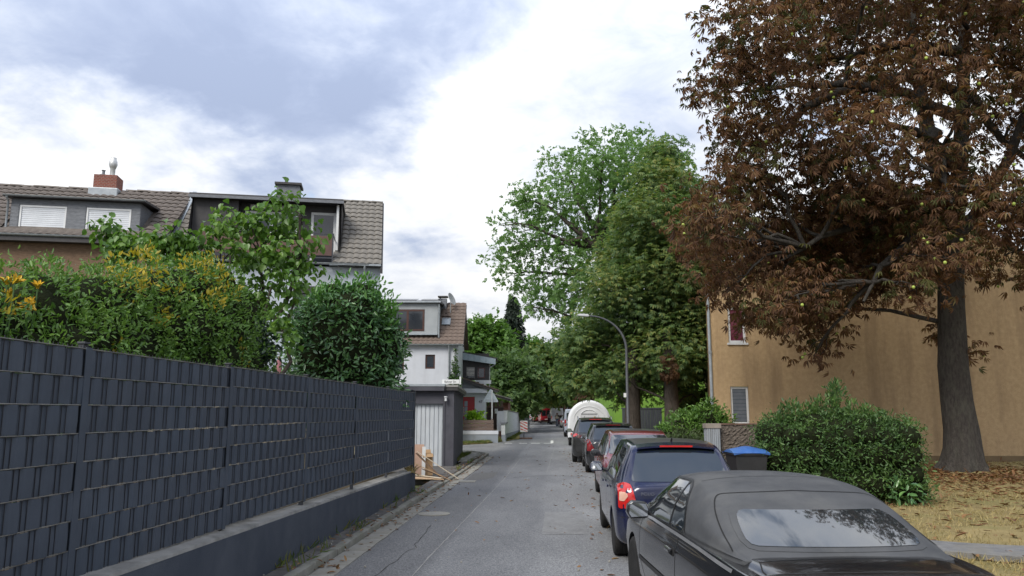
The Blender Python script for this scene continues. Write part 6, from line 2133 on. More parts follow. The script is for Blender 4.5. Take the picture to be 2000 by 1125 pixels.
# soft top
top_st = []
for (y, wb, zb, wr, zr) in [(-1.58, .69, .915, .62, .932), (-1.45, .715, .915, .65, .985), (-1.2, .745, .915, .665, 1.085), (-.9, .77, .915, .66, 1.195), (-.62, .78, .915, .64, 1.272), (-.35, .785, .915, .61, 1.312),
                            (0.0, .785, .912, .585, 1.328), (.35, .78, .91, .575, 1.318), (.62, .775, .905, .56, 1.285), (.78, .77, .90, .55, 1.245), (1.0, .765, .895, .56, 1.13), (1.38, .74, .885, .62, .945)]:
    mid = ((wb + wr) / 2 + .03 * min(1, (zr - zb) / .3), zb + (zr - zb) * .52)
    top_st.append((y, [(0, .86), (wb * .9, .86), (wb, zb), ((wb * .72 + mid[0] * .28) + .004, zb + (mid[1] - zb) * .35), mid, (wr + .012, zr - .055 * min(1, (zr - zb) / .15 + .2)), (wr * .90, zr - .018), (wr * .5, zr + .008), (0, zr + .016)]))
tm = loft(top_st, 70, 4, .03, .03)
tme = tm.mesh('soft_top', FAB, smooth=50)
tv = bvh_of(tme)
so = link('soft_top', tme, CV)
RWP = [(-.60, .975), (-.545, 1.155), (.545, 1.155), (.60, .975)]
patch(tv, [(-.645, .955), (-.585, 1.185), (.585, 1.185), (.645, .955)], 'B', .004, .05, .10, .004).build('window_surround', FAB, so, smooth=70, fixn=False)
patch(tv, RWP, 'B', .009, .05, .07, .006).build('rear_window', CGLASS, CV, smooth=70, fixn=False)
# welt seam that frames the rear panel
for s in (-1, 1):
    line_patch(tv, [(s * .70, .945), (s * .685, 1.05), (s * .655, 1.16), (s * .60, 1.225), (s * .52, 1.245), (0, 1.262)], 'B', .005, .004, True).build('welt_seam', GAPM, so, fixn=False)
for yy in (-.28, .18, .50):
    line_patch(tv, [(-.57, yy), (.57, yy)], 'T', .004, .002).build('bow_seam', GAPM, so, fixn=False)
SEAL = pbr('window_seal', (.008, .008, .009), (.014, .014, .014), .5)
for ax in 'LR':
    patch(tv, [(-.50, .925), (-.42, 1.09), (-.22, 1.225), (-.10, 1.262), (-.10, .925)], ax, .005, .06, .04).build('quarter_window', CGLASS, CV, smooth=60, fixn=False)
    patch(tv, [(-.05, .922), (-.05, 1.268), (.45, 1.255), (.66, 1.20), (1.12, .92)], ax, .005, .06, .03).build('side_window', CGLASS, CV, smooth=60, fixn=False)
    line_patch(tv, [(-.075, .92), (-.075, 1.275)], ax, .020, .007).build('window_pillar', SEAL, CV, fixn=False)
    line_patch(tv, [(-.54, .92), (-.44, 1.10), (-.23, 1.245), (-.10, 1.285), (.45, 1.275), (.68, 1.215)], ax, .010, .006).build('window_seal', SEAL, CV, fixn=False)
    line_patch(bv, [(-1.7, .868), (-1.0, .890), (-.3, .893), (.5, .893), (1.1, .872)], ax, .012, .007).build('belt_strip', pbr('dull_strip', (.28, .28, .29), (.38, .38, .39), .35, metal=.6), CV, fixn=False)  # belt strip, widened to draw the highlight along the shoulder
    for L in ([(-.42, .885), (-.44, .60), (-.36, .32)], [(-.36, .32), (.72, .30)], [(.72, .30), (.98, .50), (.98, .86)]):
        line_patch(bv, L, ax, .005).build('door_seam', GAPM, CV, fixn=False)
    line_patch(bv, [(-1.95, .52), (-1.66, .515)], ax, .018, .004).build('rub_strip', PLAST, CV, fixn=False)
    line_patch(bv, [(-.95, .50), (1.0, .49)], ax, .020, .006).build('rub_strip', PLAST, CV, fixn=False)
    s = -1 if ax == 'L' else 1
    patch(bv, [(-.40, .725), (-.40, .79), (-.20, .79), (-.17, .725)], ax, .003, .04, .03).build('handle_recess', GAPM, CV, smooth=60, fixn=False)
    h = MB().box(-.085, .085, -.016, .016, -.015, .02).build('door_handle', BLK, CV, bevel=.012, loc=(s * .868, -.29, .765), rot=(0, 0, R(90)))
    MB().cyl((0, 0, 0), (s * .012, 0, 0), .014, n=12).build('door_lock', CHROME, CV, loc=(s * .853, -.15, .755))
    mirror(CV, s * .79, .76, .895, BLK, s, 1.05)
    for (pl, mt, nm) in (([(s * .40, .66), (s * .40, .815), (s * .66, .815), (s * .70, .66)], REDDK, 'tail_lamp'),):
        patch(bv, pl, 'B', .008, .05, .02, .02).build(nm, mt, CV, smooth=60, fixn=False)
    hp = [(s * .40, .52), (s * .42, .63), (s * .62, .64), (s * .65, .53)]
    patch(bv, hp, 'F', .008, .05, .03, .02).build('headlamp', HEADL, CV, smooth=60, fixn=False)
# boot lid gaps, trim, high brake lamp, plate
line_patch(bv, [(-.60, -1.66), (-.635, -1.80), (-.63, -2.04)], 'T', .005).build('boot_seam', GAPM, CV, fixn=False)
line_patch(bv, [(.60, -1.66), (.635, -1.80), (.63, -2.04)], 'T', .005).build('boot_seam', GAPM, CV, fixn=False)
line_patch(bv, [(-.60, -1.655), (.60, -1.655)], 'T', .006).build('boot_seam', GAPM, CV, fixn=False)
mb = MB()
for i in range(17):
    x = -.655 + i * 1.31 / 16
    c = 1 - (x / .655) ** 2
    y0 = -2.06 - .06 * c
    z0 = .868 + .030 * c ** .6
    mb.v += [(x, y0 + .16, z0 + .018), (x, y0 + .03, z0 + .032), (x, y0, z0 + .022), (x, y0 + .004, z0 - .004), (x, y0 + .05, z0 - .02)]
for i in range(16):
    a = 5 * i
    for k in range(4):
        mb.f.append((a + k, a + k + 1, a + k + 6, a + k + 5))
sp = mb.build('boot_lip', BLK, CV, smooth=50)
MB().box(-.11, .11, -2.128, -2.119, .845, .872).build('brake_lamp', REDDK, sp)
patch(bv, [(-.26, .62), (-.26, .73), (.26, .73), (.26, .62)], 'B', .01, .06, .01).build('number_plate', PLATE, CV, smooth=60, fixn=False)
line_patch(bv, [(-.74, .585), (.74, .585)], 'B', .007).build('bumper_seam', GAPM, CV, fixn=False)
patch(tv, [(-.60, 1.0), (-.50, 1.215), (.50, 1.215), (.60, 1.0)], 'F', .005, .07, .05).build('windscreen', CGLASS, CV, smooth=70, fixn=False)
patch(bv, [(-.25, .55), (-.25, .64), (.25, .64), (.25, .55)], 'F', .008, .05, .03).build('grille', PLAST, CV, smooth=60, fixn=False)

# --- 2 dark blue hatchback
DARKROOF = pbr('dark_roof', (.030, .029, .028), (.048, .046, .043), .42, scale=5, detail=8, spec=.5, coat=.3)  # dark reflections of trees put into the roof colour, with some dust
NAVY = paint('navy', (.006, .009, .040), .1, .2)
PO, pv = hatch('hatchback_car', 'dark blue hatchback with red and white tail lamp behind the convertible', (1.57, 11.86, 0), R(.3), NAVY, roofm=DARKROOF, rimm=STEELR, spokes=9)
text('badge', 'POLO', .052, CHROME, PO, (-.43, -1.985, .845), (R(90), 0, 0), .003, sx=1.25)
MB().tube([(.02, -1.955, 1.0), (.05, -1.93, 1.03), (.36, -1.90, 1.055)], [.012, .009, .006], 6).build('wiper', PLAST, PO)
# --- 3 red car facing the camera
REDP = paint('dark_red', (.15, .010, .018), .2, .25)
RC, _ = hatch('compact_car', 'dark red car parked facing the camera with bright windscreen', (1.80, 17.35, 0), PI, REDP, 1.03, 1.03, 1.0, spokes=7, roofm=DARKROOF, mirm=BLK)
# --- 4 black hatchback, 5 dark grey car with rails
BK2 = paint('black_two', (.012, .0125, .014), 0, .2)
lpv = [(-.775, .66), (-.77, .99), (-.70, 1.0), (-.655, .88), (-.56, .70), (-.60, .655)]
lps = [(-.775, .84), (-.77, .93), (-.66, .96), (-.60, .90)]
BH, _ = hatch('hatchback_car', 'black hatchback with dark rear glass between the red car and the grey one', (1.83, 26.02, 0), 0, BK2, 1.06, 1.06, 1.03, roofm=DARKROOF, tail=REDDK, light_poly=lpv, spokes=5)
GR = paint('dark_grey', (.040, .040, .040), .4, .3)
SV, _ = hatch('estate_car', 'dark grey tall car with silver roof rails just before the white trailer', (1.58, 31.0, 0), R(-1), GR, 1.08, 1.08, 1.12, roofm=DARKROOF, light_poly=lps, rails=True, mirm=BLK)

# --- cars and vans farther along the kerb
def road_x(y):
    return float(np.interp(y, [c[1] for c in road_c], [c[0] for c in road_c]))


def road_rz(y):
    return math.atan2(road_x(y - 1) - road_x(y + 1), 2.0)


G2 = 'vehicles parked along the far right kerb'
for (nm, lab, y, c, fl, sx, sy, sz, rails) in [
    ('parked_car', 'dark car just beyond the white trailer', 52.5, (.03, .032, .036), .2, 1.05, 1.05, 1.02, False),
    ('parked_car', 'silver car beyond the dark one behind the trailer', 70, (.30, .31, .32), .5, 1.05, 1.05, 1.0, False),
    ('parked_car', 'black car beyond the silver one', 80, (.015, .015, .017), .1, 1.05, 1.08, 1.03, False),
    ('parked_car', 'pale grey car beside the person with backpack', 95, (.34, .34, .33), .3, 1.05, 1.08, 1.0, False),
    ('parked_car', 'dark red car between the two people', 106, (.10, .012, .014), .2, 1.05, 1.05, 1.0, False),
    ('parked_car', 'bright red small car left of the red van', 150, (.55, .035, .015), .0, 1.0, .95, 1.0, False),
    ('parked_car', 'white car left of the bright red one', 157, (.62, .62, .61), .0, 1.06, 1.1, 1.1, False),
    ('parked_car', 'dark car farthest left at the bend', 166, (.03, .032, .034), .1, 1.06, 1.1, 1.05, False)]:
    hatch(nm, lab, (road_x(y) + 1.83, y, 0), road_rz(y), paint(lab.split()[0] + str(int(y)), c, fl), sx, sy, sz, group=G2, detail=False, ny=30, light_poly=lpv)


VAN_ST = [(-2.3, .40, .88, 1.0, .90, 1.2, .80, 2.02), (-2.22, .32, .93, 1.0, .925, 1.2, .84, 2.06), (-1.5, .28, .95, 1.0, .94, 1.2, .85, 2.08), (.6, .28, .95, 1.0, .94, 1.2, .85, 2.06), (1.0, .28, .95, 1.0, .93, 1.18, .82, 1.98), (1.45, .28, .94, .98, .91, 1.12, .72, 1.45), (1.8, .3, .92, .95, .86, 1.05, .68, 1.12), (2.2, .34, .84, .78, .74, .86, .6, .9)]


def van(name, label, loc, rz, bodym, sz=1.0, L=1.0, rearm=None):
    car = thing(name, label, 'van', loc, rz, G2)
    me = loft([sec(y * L, zb, w, zs, wb, zl * (1 + (sz - 1) * .5), wr, zr * sz) for (y, zb, w, zs, wb, zl, wr, zr) in VAN_ST], 34, 3, .05, .10).mesh('body', bodym, smooth=40)
    bv = bvh_of(me)
    car_common(car, me, bodym, (-1.35 * L, 1.4 * L), .33, .95, 5, STEELR, tw=.21)
    for ax in 'LR':
        patch(bv, [(.35, 1.25), (.35, 1.8 * sz), (.85, 1.78 * sz), (1.3, 1.25)], ax, .005, .1).build('side_window', CGLASS, car, smooth=60, fixn=False)
        line_patch(bv, [(.3, .4), (.3, 1.9 * sz)], ax, .008).build('door_seam', GAPM, car, fixn=False)
    for a, b in ((-.76, -.05), (.05, .76)):
        patch(bv, [(a, 1.2), (a, 1.8 * sz), (b, 1.8 * sz), (b, 1.2)], 'B', .005, .1, .05).build('rear_window', rearm or CGLASS, car, smooth=60, fixn=False)
    line_patch(bv, [(0, .45), (0, 1.95 * sz)], 'B', .008).build('door_seam', GAPM, car, fixn=False)
    patch(bv, [(-.7, 1.2), (-.6, 1.8 * sz), (.6, 1.8 * sz), (.7, 1.2)], 'F', .005, .1, .05).build('windscreen', CGLASS, car, smooth=60, fixn=False)
    patch(bv, [(-.26, .62), (-.26, .73), (.26, .73), (.26, .62)], 'B', .01, .08, .01).build('number_plate', PLATE, car, smooth=60, fixn=False)
    patch(bv, [(-.85, .36), (-.85, .52), (.85, .52), (.85, .36)], 'B', .02, .1, .04).build('bumper', PLAST, car, smooth=60, fixn=False)
    for s in (-1, 1):
        patch(bv, [(s * .80, .8), (s * .80, 1.3), (s * .89, 1.3), (s * .89, .8)], 'B', .012, .06, .02).build('tail_lamp', REDL, car, smooth=60, fixn=False)
        patch(bv, [(s * .5, .7), (s * .52, .85), (s * .74, .86), (s * .76, .7)], 'F', .012, .06, .02).build('headlamp', HEADL, car, smooth=60, fixn=False)
        mirror(car, s * .95, .95, 1.25, PLAST, s, 1.3)
    return car


van('parked_van', 'pale blue white van half hidden behind the white trailer', (road_x(61) + 1.75, 61, 0), 0, paint('pale_van', (.40, .44, .52)), 1.0, 1.0)
van('parked_van', 'grey panel van just right of the tall red van', (road_x(119) + 1.9, 119, 0), road_rz(119), paint('grey_van', (.26, .27, .29)), 1.18, 1.1, pbr('grey_panel', (.16, .165, .18), (.20, .205, .22), .4))
van('parked_van', 'tall red van at the bend of the street', (road_x(134) + 1.45, 134, 0), road_rz(134), paint('red_van', (.30, .012, .022)), 1.2, 1.1)

# --- white round-topped trailer
TRL = thing('white_trailer', 'white barrel topped trailer parked behind the dark grey car', 'trailer', (1.92, 42.6, 0), 0)
TW = pbr('white_gelcoat', (.62, .63, .64), (.70, .71, .72), .35, scale=1.5, detail=6, c3=(.52, .53, .53), s3=1.2, a3=.4)


def arch(w, z0, zs, zt, n=20):
    P = [(w, z0)]
    for i in range(n + 1):
        a = PI * i / n
        P.append((w * math.cos(a), zs + (zt - zs) * math.sin(a)))
    P.append((-w, z0))
    return P


mb = MB()
rings = []
for (y, w, zt, z0) in [(0.0, .96, 2.30, .62), (.0, 1.03, 2.38, .56), (.02, 1.08, 2.44, .52), (.07, 1.12, 2.475, .50), (.12, 1.12, 2.475, .50), (.14, 1.16, 2.50, .48), (.22, 1.16, 2.50, .48), (.24, 1.12, 2.475, .50), (3.3, 1.12, 2.475, .50), (3.4, 1.03, 2.38, .56), (3.42, .9, 2.25, .66)]:
    P = arch(w, z0, 1.36, zt)
    rings.append(len(P))
    mb.v += [(x, y, z) for x, z in P]
n = rings[0]
for i in range(len(rings) - 1):
    for j in range(n):
        mb.f.append((i * n + j, i * n + (j + 1) % n, (i + 1) * n + (j + 1) % n, (i + 1) * n + j))
mb.f += [tuple(range(n)), tuple(range((len(rings) - 1) * n, len(rings) * n))]
mb.build('body', TW, TRL, smooth=40)
for (w, zt, r) in ((.86, 2.16, .02), (.47, 1.98, .028)):
    P = [(x, -.005, z) for x, z in arch(w, 1.42 if w > .5 else 1.3, 1.36 if w > .5 else 1.62, zt)]
    MB().tube(P, r, 6).build('rib', TW, TRL, smooth=60)
hat = MB().box(-.44, .44, -.012, .0, 1.30, 1.74).build('hatch', pbr('hatch_grey', (.50, .51, .52), (.56, .57, .58), .4), TRL)
MB().box(-.46, .46, -.03, -.0125, 1.74, 1.765).build('hatch_rail', PLAST, TRL)
ORA = pbr('orange_print', (.60, .20, .04), (.66, .26, .05), .5)
st_ = MB()
st_.box(-.34, -.16, -.016, -.0125, 1.54, 1.56)
st_.box(-.27, -.245, -.016, -.0125, 1.48, 1.62)
st_.box(-.33, -.29, -.016, -.0125, 1.50, 1.53)
st_.build('dark_print', BLACK, hat)
text('print_lettering', 'eis', .12, ORA, hat, (.03, -.014, 1.55), (R(90), 0, 0), .001, sx=1.3)
P = [(.28 + .1 * math.cos(a), 1.50 + .1 * math.sin(a)) for a in np.linspace(0, PI, 12)]
MB().prism(P, -.016, -.0125, 'y').build('sun_print', pbr('yellow_print', (.75, .42, .04), (.80, .48, .06), .5), hat)
for z in (.9, 1.25):
    MB().box(-1.128, -1.119, .35, .45, z, z + .14).build('side_latch', PLAST, TRL)
for s in (-1, 1):
    add_wheel(TRL, s * 1.02, 1.6, .31, .19, 5, STEELR)
    MB().box(s * .9 - .12, s * .9 + .12, -.03, 0.0, .62, .72).build('tail_lamp', REDL, TRL)
MB().box(-.9, .9, .2, 3.2, .38, .50).build('chassis', PLAST, TRL)
MB().box(-.05, .05, 3.2, 4.6, .40, .48).build('drawbar', ZINC, TRL)
MB().cyl((0, 4.3, 0), (0, 4.3, .45), .04).build('jockey_leg', ZINC, TRL)

# ------------------------------------------------------------------ street furniture and small things
LAMPM = pbr('lamp_pole', (.06, .065, .075), (.10, .105, .115), .55, metal=.2, scale=4, stretch=(1, 1, .3))
LHEAD = pbr('lamp_head', (.50, .52, .54), (.60, .62, .64), .4, scale=3)
for (lab, x, y) in [('tall curved street lamp nearest the camera, with a small white tag', 3.02, 32.0), ('curved street lamp in the middle, above the white trailer', 3.02, 73.0), ('farthest curved street lamp near the bend', road_x(113) + 3.1, 113.0)]:
    S = thing('street_lamp', lab, 'street lamp', (x, y, .1), 0, 'curved street lamps')
    pts = [(0, 0, z) for z in (0, .9, 1.0)]
    mb = MB().tube([(0, 0, 0), (0, 0, 1.1), (0, 0, 1.14), (0, 0, 4.3)], [.085, .085, .062, .055], 12)
    mb.build('pole', LAMPM, S, smooth=50)
    arc = []
    for i in range(13):
        a = i / 12 * R(88)
        arc.append((-1.55 * (1 - math.cos(a)), 0, 4.3 + 1.42 * math.sin(a)))
    MB().tube(arc, [.055 - .02 * i / 12 for i in range(13)], 10).build('arm', LAMPM, S, smooth=60)
    mb = MB()
    mb.prism([(0, 0), (-.08, .055), (-.42, .045), (-.52, .0), (-.46, -.045), (-.06, -.05)], -.10, .10, 'y')
    mb.build('lamp_head', LHEAD, S, bevel=.02, smooth=50, loc=(-1.50, 0, 5.73), rot=(0, R(4), 0))
    MB().box(-.16, -.05, -.07, -.058, 2.35, 2.52).build('tag', SIGNW, S) if y < 40 else None
    MB().box(-.09, .09, -.09, .09, .98, 1.03).build('collar', LHEAD, S)

# triangle sign from behind
TS = thing('triangle_sign', 'triangular road sign seen from its grey back on a post', 'road sign', (-3.98, 50.0, .05))
MB().cyl((0, 0, 0), (0, 0, 3.2), .045, n=12).build('post', LHEAD, TS, smooth=50)
tri = [(-.56, 2.44), (.36, 2.44), (.40, 2.50), (-.06, 3.26), (-.14, 3.26), (-.60, 2.50)]
pl = MB().prism(tri, .05, .056, 'y').build('plate', pbr('sign_back', (.34, .39, .42), (.42, .47, .50), .45, metal=.3, scale=3), TS)
MB().box(-.45, .25, .03, .05, 2.56, 2.60).build('stiffener', ZINC, pl)
MB().box(-.25, .05, .03, .05, 2.98, 3.02).build('stiffener', ZINC, pl)

# construction barrier board
CB = thing('barrier_sign', 'red and white striped warning board on a foot at the verge', 'warning board', (-2.12, 54.9, .01), R(3))
MB().box(-.03, .03, -.03, .03, .06, 1.2).build('post', POSTM, CB)
MB().box(-.6, .6, -.14, .14, 0, .07).build('foot', pbr('rust_foot', (.09, .04, .025), (.15, .07, .04), .9), CB, bevel=.01)
bd = MB().box(-.26, .26, -.05, -.032, .46, 1.24).build('board', SIGNW, CB)
REDP2 = pbr('red_reflective', (.45, .02, .02), (.55, .05, .04), .4, c3=(.7, .6, .58), s3=6, a3=.9, scale=5)
for k in range(4):
    z = .40 + k * .21
    P = [(-.255, z + .24), (-.255, z + .34), (.255, z + .08), (.255, z - .02)]
    P = [(x, min(1.235, max(.465, zz))) for x, zz in P]
    MB().prism(P, -.055, -.0505, 'y').build('stripe', REDP2, bd)

# grey cabinet
CBN = thing('utility_cabinet', 'grey blue cabinet at the end of the white brick wall', 'cabinet', (-3.15, 86.2, .05))
MB().box(-.45, .45, 0, .5, .1, 1.68).build('housing', BLUEG, CBN, bevel=.01)
MB().prism([(-.52, 1.68), (.52, 1.68), (.30, 1.86), (-.52, 1.80)], -.05, .55, 'y').build('roof', ZINC, CBN)
for s in (-1, 1):
    MB().box(min(.01 * s, .43 * s), max(.01 * s, .43 * s), -.015, -.002, .18, 1.6).build('door', BLUEG, CBN)
MB().box(-.47, .47, -.02, .52, 0, .1).build('plinth', COPE, CBN)

# yellow signs
YEL = pbr('yellow_sign_paint', (.62, .42, .01), (.70, .50, .02), .45)
for (lab, x, y, w, h, z) in [('narrow yellow sign pole above the red van', road_x(128) + 3.0 - 3.25, 150.0, .38, 1.15, 2.55), ('yellow box sign on the second lamp behind the trailer', 2.72, 79.0, .42, .62, 2.2)]:
    S = thing('yellow_sign', lab, 'sign', (x, y, .05), 0)
    MB().cyl((0, .06, 0), (0, .06, z + h), .035).build('post', POSTM, S)
    MB().box(-w / 2, w / 2, -.04, .02, z, z + h).build('panel', YEL, S, bevel=.01)
    MB().box(-w / 2 + .06, w / 2 - .06, -.045, -.041, z + h * .35, z + h * .42).build('dark_bar', BLACK, S)

# wheelie bin with blue lid
BN = thing('wheelie_bin', 'black wheelie bin with blue lid beside the right hedge', 'bin', (3.74, 15.55, .1), R(4))
mb = MB()
mb.add([(-.24, -.27, .08), (.24, -.27, .08), (.24, .27, .08), (-.24, .27, .08), (-.31, -.34, .95), (.31, -.34, .95), (.31, .34, .95), (-.31, .34, .95)],
       [(0, 3, 2, 1), (0, 1, 5, 4), (1, 2, 6, 5), (2, 3, 7, 6), (3, 0, 4, 7), (4, 5, 6, 7)])
mb.build('tub', PLAST, BN, bevel=.015)
MB().box(-.335, .335, -.365, .365, .93, .975).build('rim', PLAST, BN, bevel=.01)
BLUEL = pbr('blue_lid', (.025, .085, .28), (.04, .125, .36), .45, scale=3, c3=(.08, .17, .36), s3=2, a3=.5)
mb = MB()
for j in range(7):
    t = j / 6
    y = -.38 + .78 * t
    hgt = .985 + .10 * math.sin(PI * min(1, t * 1.05)) ** .7
    for i in range(9):
        u = i / 8 * 2 - 1
        mb.v.append((u * .345, y, hgt - .05 * abs(u) ** 3 + .012 * math.cos(u * 5)))
for j in range(6):
    for i in range(8):
        a = j * 9 + i
        mb.f.append((a, a + 1, a + 10, a + 9))
k0 = len(mb.v)
edge = [i for i in range(9)] + [9 * j + 8 for j in range(1, 7)] + [54 + i for i in range(7, -1, -1)] + [9 * j for j in range(5, 0, -1)]
for e in edge:
    x, y, z = mb.v[e]
    mb.v.append((x * 1.01, y * 1.01, .975))
for q in range(len(edge)):
    a, b = edge[q], edge[(q + 1) % len(edge)]
    mb.f.append((a, b, k0 + (q + 1) % len(edge), k0 + q))
mb.build('lid', BLUEL, BN, smooth=45)
MB().cyl((-.30, .40, .98), (.30, .40, .98), .018).build('handle', PLAST, BN)
for s in (-1, 1):
    MB().lathe([(.0, -.025), (.10, -.025), (.10, .025), (.0, .025)], 16, Mrot((s * .22, .29, .1), 0, R(90), 0)).build('wheel', RUBBER, BN)

# pebbledash wall with ribbed end post
PW = thing('pebble_wall', 'brown pebbledash yard wall beside the right hedge', 'wall', (3.70, 17.6, .1), R(3))
PEB = pbr('pebbledash', (.045, .038, .032), (.20, .165, .135), .95, scale=34, detail=5, bump=1.0, bscale=42, contrast=.55, spec=.2, bdist=.03)
mb = MB()
nx_, nz_ = 60, 36
rr = np.random.default_rng(4)
for j in range(nz_ + 1):
    for i in range(nx_ + 1):
        mb.v.append((3.0 * i / nx_, -abs(rr.normal()) * .016, 1.47 * j / nz_))
for j in range(nz_):
    for i in range(nx_):
        a = j * (nx_ + 1) + i
        mb.f.append((a, a + 1, a + nx_ + 2, a + nx_ + 1))
mb.add([(0, .25, 0), (3, .25, 0), (3, .25, 1.47), (0, .25, 1.47), (0, 0, 0), (3, 0, 0), (3, 0, 1.47), (0, 0, 1.47)], [(0, 1, 2, 3), (4, 0, 3, 7), (1, 5, 6, 2), (7, 3, 2, 6)])
mb.build('wall_face', PEB, PW, fixn=False)
MB().box(-.02, 3.0, -.03, .28, 1.472, 1.50).build('cap', pbr('rusty_cap', (.09, .05, .035), (.15, .09, .065), .9), PW)
RP = thing('ribbed_post', 'pale grey ribbed gate post at the end of the pebbledash wall', 'post', (3.50, 17.45, .1), R(3))
RPM = pbr('weathered_post', (.22, .24, .26), (.34, .36, .38), .85, scale=4, stretch=(5, 5, .5), c3=(.15, .14, .12), s3=3, a3=.6)
MB().box(-.14, .16, 0, .24, 0, 1.40).build('core', RPM, RP)
for k in range(7):
    MB().box(-.135 + k * .042, -.108 + k * .042, -.018, -.001, 0, 1.39).build('rib', RPM, RP)
MB().box(-.16, .18, -.03, .26, 1.40, 1.50).build('cap', pbr('post_cap_wood', (.20, .17, .14), (.28, .24, .20), .9), RP)

# dumped boards and boxes before the garage
WOODM = [pbr('pine_board', (.42, .28, .16), (.52, .36, .22), .7, scale=5, stretch=(1, 6, 6)), pbr('cream_board', (.52, .44, .32), (.60, .52, .40), .6, scale=4), pbr('brown_board', (.14, .085, .05), (.20, .125, .075), .8, scale=5, stretch=(1, 6, 6)), pbr('white_board', (.58, .58, .56), (.66, .66, .64), .5)]
CARD = pbr('cardboard', (.32, .20, .10), (.40, .26, .14), .85, scale=4)
G3 = 'dumped boards by the garage'
boards = [('long cream board leaning out of the rubbish pile', 1.35, .10, .022, 1, (-3.18, 21.35, .42), (R(0), R(33), R(14))),
          ('dark brown board under the leaning cream one', 1.15, .12, .02, 2, (-3.34, 21.2, .36), (R(0), R(42), R(-8))),
          ('thin pine strip lying inside the pile', 1.2, .06, .02, 0, (-3.30, 21.0, .28), (0, R(25), R(24))),
          ('flat pine panel lying at the foot of the pile', .95, .45, .018, 0, (-3.42, 20.7, .125), (R(2), R(3), R(18))),
          ('pale flat board on the pine panel', .85, .16, .02, 1, (-3.38, 20.85, .16), (R(-3), R(5), R(-16))),
          ('small dark board in the middle of the pile', .7, .14, .02, 2, (-3.30, 21.3, .22), (R(12), R(18), R(42)))]
for (lab, L, w, t, m, loc, rot) in boards:
    o = MB().box(-L / 2, L / 2, -w / 2, w / 2, -t / 2, t / 2).build('board', WOODM[m], None, bevel=.003, loc=loc, rot=rot)
    tag(o, lab, 'board', G3)


def carton(label, loc, rz, sx, sy, sz):
    c = thing('cardboard_box', label, 'box', loc, rz)
    mb = MB()
    for (a, b, e, f) in ((-sx / 2, -sx / 2 + .006, -sy / 2, sy / 2), (sx / 2 - .006, sx / 2, -sy / 2, sy / 2), (-sx / 2 + .006, sx / 2 - .006, -sy / 2, -sy / 2 + .006), (-sx / 2 + .006, sx / 2 - .006, sy / 2 - .006, sy / 2)):
        mb.box(a, b, e, f, 0, sz)
    mb.box(-sx / 2 + .007, sx / 2 - .007, -sy / 2 + .007, sy / 2 - .007, 0, .006)
    mb.build('carton', CARD, c)
    MB().box(-sx / 2, sx / 2, -.12, 0, -.003, .003).build('flap', CARD, c, loc=(0, -sy / 2, sz), rot=(R(50), 0, 0))
    MB().box(-sx / 2, sx / 2, 0, .12, -.003, .003).build('flap', CARD, c, loc=(0, sy / 2, sz), rot=(R(55), 0, 0))
    return c


carton('open cardboard box nearer the garage door in the rubbish pile', (-3.62, 22.15, .09), R(20), .30, .30, .60)
o = MB().box(-.18, .18, -.012, .012, 0, .86).build('furniture_board', pbr('pinkish_panel', (.44, .28, .20), (.52, .34, .25), .7), None, loc=(-3.84, 21.9, .095), rot=(R(-8), 0, R(8)))
tag(o, 'pinkish furniture board standing behind the fence end', 'board')
o = MB().box(-.05, .05, -.012, .012, 0, .80).build('furniture_board', WOODM[3], None, loc=(-3.66, 21.85, .095), rot=(R(-8), 0, R(4)))
tag(o, 'narrow white furniture board beside the pinkish one', 'board')

# closed parasol on the terrace
PS = thing('closed_parasol', 'closed parasol with faded red cloth seen between lilac and laurel', 'parasol', (-6.15, 17.0, .5))
MB().cyl((0, 0, 0), (0, 0, 2.75), .02).build('pole', ZINC, PS)
MB().lathe([(.01, 2.62), (.05, 2.5), (.09, 2.1), (.13, 1.6), (.10, 1.55)], 9, None).build('cloth', pbr('faded_red_cloth', (.25, .07, .08), (.36, .20, .22), .9, scale=4), PS, smooth=30)
# terrace wall behind it
TWl = thing('terrace_wall', 'yellowish low terrace wall seen through the lilac stems', 'wall', (-8.0, 19.4, .4), R(8))
MB().box(-3, 3.4, 0, .2, 0, 2.35).build('wall_face', pbr('yellow_stone', (.36, .31, .20), (.46, .40, .28), .9, scale=5, detail=7, bump=.4), TWl)
MB().box(-3.05, 3.45, -.04, .24, 2.35, 2.42).build('cap', COPE, TWl)


